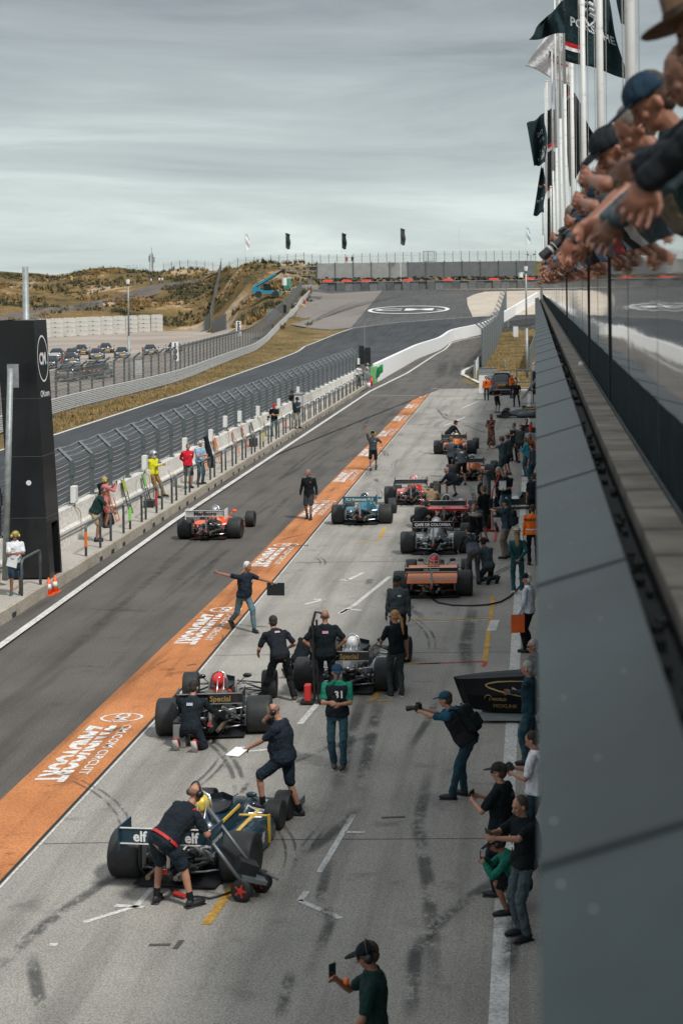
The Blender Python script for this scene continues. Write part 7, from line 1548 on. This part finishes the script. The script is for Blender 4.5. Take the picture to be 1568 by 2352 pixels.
# starter box kneeling mechanic, red starter trolley
crate('grey metal equipment box beside the kneeling mechanic',G(417,1712),(.22,.40,.42),(.20,.20,.19),'equipment box')
b=G(713,1617); t=thing('starter_trolley','tall black starter trolley with red battery box and gold wheels','trolley',b); rbox('battery_box',redp,t,(-.05,0,.22),(.13,.18,.32),.02); mb=MB(); mb.box((-.05,0,.05),(.26,.3,.04)); mb.tube([(.08,0,.05),(.05,.05,1.55),(.10,.12,1.75),(.22,.14,1.72)],.028); mb.tube([(.14,.1,.1),(.12,.12,1.6)],.022); mb.build('frame',plast,t)
for x,y in ((.20,-.05),(.28,.12)): mb=MB(); mb.cyl((x-.03,y,.10),(x+.03,y,.10),.10,n=18); w=mb.build('wheel',rubber,t); mb=MB(); mb.lathe([(.0,-.035),(.06,-.035),(.06,.035),(0,.035)],Matrix.Translation((x,y,.10))@Matrix.Rotation(rad(90),4,'Y'),n=8); mb.build('rim',M('rim_gold',(.6,.42,.08),.3,.5),w)
t=thing('air_bottle_trolley','tall grey air bottle on red two-wheeled trolley with coiled black hose','trolley',G(1126,1219)); mb=MB(); mb.cyl((-.1,.05,.08),(-.1,.05,1.70),.13,.13,n=20); mb.ell((-.1,.05,1.70),.13,.13,.12); mb.cyl((-.1,.05,1.8),(-.1,.05,1.95),.03); mb.box((-.1,-.05,1.92),(.2,.15,.12)); mb.build('bottle',M('bottle_grey',(.07,.085,.085),.4,.3),t,smooth=True)
mb=MB(); mb.tube([(.08,-.1,.05),(.08,-.1,1.3),(.28,-.2,1.75),(.34,-.2,1.95)],.022); mb.tube([(-.28,-.1,.05),(-.28,-.1,1.2)],.022); mb.box((-.1,-.1,.06),(.5,.35,.03)); mb.box((-.1,-.12,1.1),(.4,.04,.04)); mb.build('frame',redp,t)
for x in (-.36,.18): mb=MB(); mb.lathe([(.07,-.04),(.155,-.04),(.165,0),(.155,.04),(.07,.04)],Matrix.Translation((x+.02,-.25,.165))@Matrix.Rotation(rad(70),4,'Y'),n=20); w=mb.build('wheel',rubber,t); mb=MB(); mb.lathe([(0,-.03),(.075,-.035),(.075,.035),(0,.03)],Matrix.Translation((x+.02,-.25,.165))@Matrix.Rotation(rad(70),4,'Y'),n=12); mb.build('rim',redp,w)
mb=MB(); mb.tube([(-.05,0,1.9),(.2,-.1,1.7),(.22,-.1,1.2),(.12,-.12,.8),(.24,-.12,.9),(.26,-.1,1.4),(.05,-.05,1.85)],.012); mb.build('hose',plast,t,smooth=True)
t=thing('ground_cable','long black air hose curving from the orange car to the building','hose',(0,0,0)); hp=[(984,1352),(985,1362),(990,1374),(1005,1384),(1040,1390),(1085,1391),(1120,1389),(1150,1382),(1170,1370),(1185,1356),(1200,1338),(1212,1330)]; mb=MB(); mb.tube([G(x,y,.03) for x,y in hp],.022); mb.build('hose',plast,t,smooth=True)
# ------------------------------------------------------------------ balcony crowd
FX=.78; FZ=7.28
SHC=[(.012,.02,.035),(.05,.07,.085),(.18,.20,.21),(.014,.04,.038),(.035,.045,.04),(.25,.04,.04),(.10,.16,.25),(.40,.42,.43),(.012,.014,.016),(.12,.10,.07)]
SHN=['navy','slate grey','light grey','dark green','olive','red','blue','white','black','brown']
HAT=[None,('cap',(.012,.03,.05),'dark blue cap'),('brim',(.10,.06,.035),'brown brimmed hat'),('cap',(.012,.014,.016),'black cap'),('cap',(.45,.44,.42),'pale cap'),None]
HND=[('clasped hands',dict(lh=(-.03,.50,.97),rh=(.05,.55,.95),curl=.9)),('hanging hands',dict(lh=(-.14,.50,.96),rh=(.13,.54,.96),lhd=(0,.5,-1),rhd=(0,.4,-1),curl=.5)),('a raised phone',dict(lh=(-.06,.50,1.22),rh=(.08,.52,1.24),curl=.9)),('crossed forearms',dict(lh=(.10,.46,1.02),rh=(-.08,.50,1.04),curl=.4))]
VAR=[]; rnd=random.Random(21); skin_c=M('skin_ruddy',(.25,.105,.062),.5,var=.15,scale=9); skin_d=M('skin_brown',(.15,.068,.042),.5,var=.15,scale=9)
def crowd(y,si,hi,ni,x=None,h=1.76,vox=.010,hair=None,g=1.0,lean=None,glasses=False,sk=None,bald=False,lab=None,**kw):
    d=dict(HND[ni][1]); d.update(kw); ht=HAT[hi]; 
    l=lab or 'spectator in %s top%s, %s, %s at the balcony rail'%(SHN[si],' and '+ht[2] if ht else '',HND[ni][0],ordw(len(VAR)))
    p=person(l,V((x or FX+rnd.uniform(-.03,.04),y,FZ)),90+rnd.uniform(-14,14),'rail',top=cloth(SHC[si]),bot=cloth((.02,.03,.045)),hat=ht[0] if ht else None,hatc=cloth(ht[1]) if ht else BLK,h=h,g=g,vox=vox,hair=hair or rnd.choice(((.03,.02,.015),(.10,.06,.04),(.3,.28,.26),(.05,.03,.02))),long=si in (0,8,3,1) and ni!=0,lean=lean or rnd.uniform(18,30),glasses=glasses,bald=bald,sk=sk or rnd.choice((skin_c,skin_d,skin_c,skin_c)),group='spectators leaning over the balcony rail',head=rnd.uniform(-22,-6),hy=rnd.uniform(-20,25),**d)
    VAR.append(p); return p
crowd(5.0,8,3,1,h=1.88,vox=.007,lean=20,x=.86)
crowd(5.75,8,2,3,h=1.86,vox=.007,lean=24,lh=(-.06,.46,1.06),rh=(.06,.44,1.08)); crowd(6.6,1,5,1,h=1.80,vox=.008,lean=24)
crowd(7.4,3,1,0,h=1.82,vox=.008,lean=28); crowd(8.3,9,0,2,h=1.80,vox=.008,hair=(.16,.13,.11)); crowd(9.2,1,3,1,h=1.80,vox=.009,lean=36)
crowd(10.0,4,0,2,vox=.009,lean=30); crowd(10.9,7,0,3,vox=.01,lean=34); crowd(11.7,8,4,0,vox=.01); crowd(12.5,2,0,1,vox=.01,hair=(.3,.28,.26)); crowd(13.3,0,3,2,vox=.01)
crowd(14.1,5,0,3,vox=.011); crowd(14.9,6,1,0,vox=.011); crowd(15.7,9,2,1,vox=.011); crowd(16.5,8,0,0,vox=.011,bald=True)
VAR[7]['hf']=V((-.72,-.25,-.62)).normalized(); camera_obj(VAR[7],'camera with long grey-ringed lens pointed down from the balcony',tele=1.5,loc=V((.30,15.3,8.42)))
# --------- bake all remeshed parts, then share meshes for copies
bpy.context.view_layer.update(); dg=bpy.context.evaluated_depsgraph_get()
new=[(o,bpy.data.meshes.new_from_object(o.evaluated_get(dg),preserve_all_data_layers=False,depsgraph=dg)) for o in BAKE]
for o,me in new:
    old=o.data; me.materials.clear()
    for m in old.materials: me.materials.append(m)
    o.modifiers.clear(); o.data=me; me.name=o.name.split('.')[0]
    me.polygons.foreach_set('use_smooth',[True]*len(me.polygons))
cnt=len(VAR); y=17.2; i=0
while y<118:
    src=VAR[2+(i*5+i//7)%(cnt-2)]['root']; c=copyt(src); c.location=(FX+rnd.uniform(-.06,.05),y,FZ); c.rotation_euler[2]=rad(90+rnd.uniform(-22,22)); c.scale=(1,1,rnd.uniform(.96,1.05))
    hn=None; si=rnd.randrange(10)
    for ch in c.children:
        b=ch.name.split('.')[0]
        if b in('shirt','jacket'):
            ch.material_slots[0].link='OBJECT'; ch.material_slots[0].material=cloth(SHC[si])
    hats=[ch.name.split('.')[0] for ch in c.children if ch.name.split('.')[0] in('cap','hat')]
    c['label']='spectator in %s top%s at the balcony rail, %s along the row'%(SHN[si],(' and '+('brimmed hat' if hats[0]=='hat' else 'cap')) if hats else '',ordw(cnt+i))
    i+=1; y+=rnd.uniform(.62,.85)+ (0 if y<45 else .35)
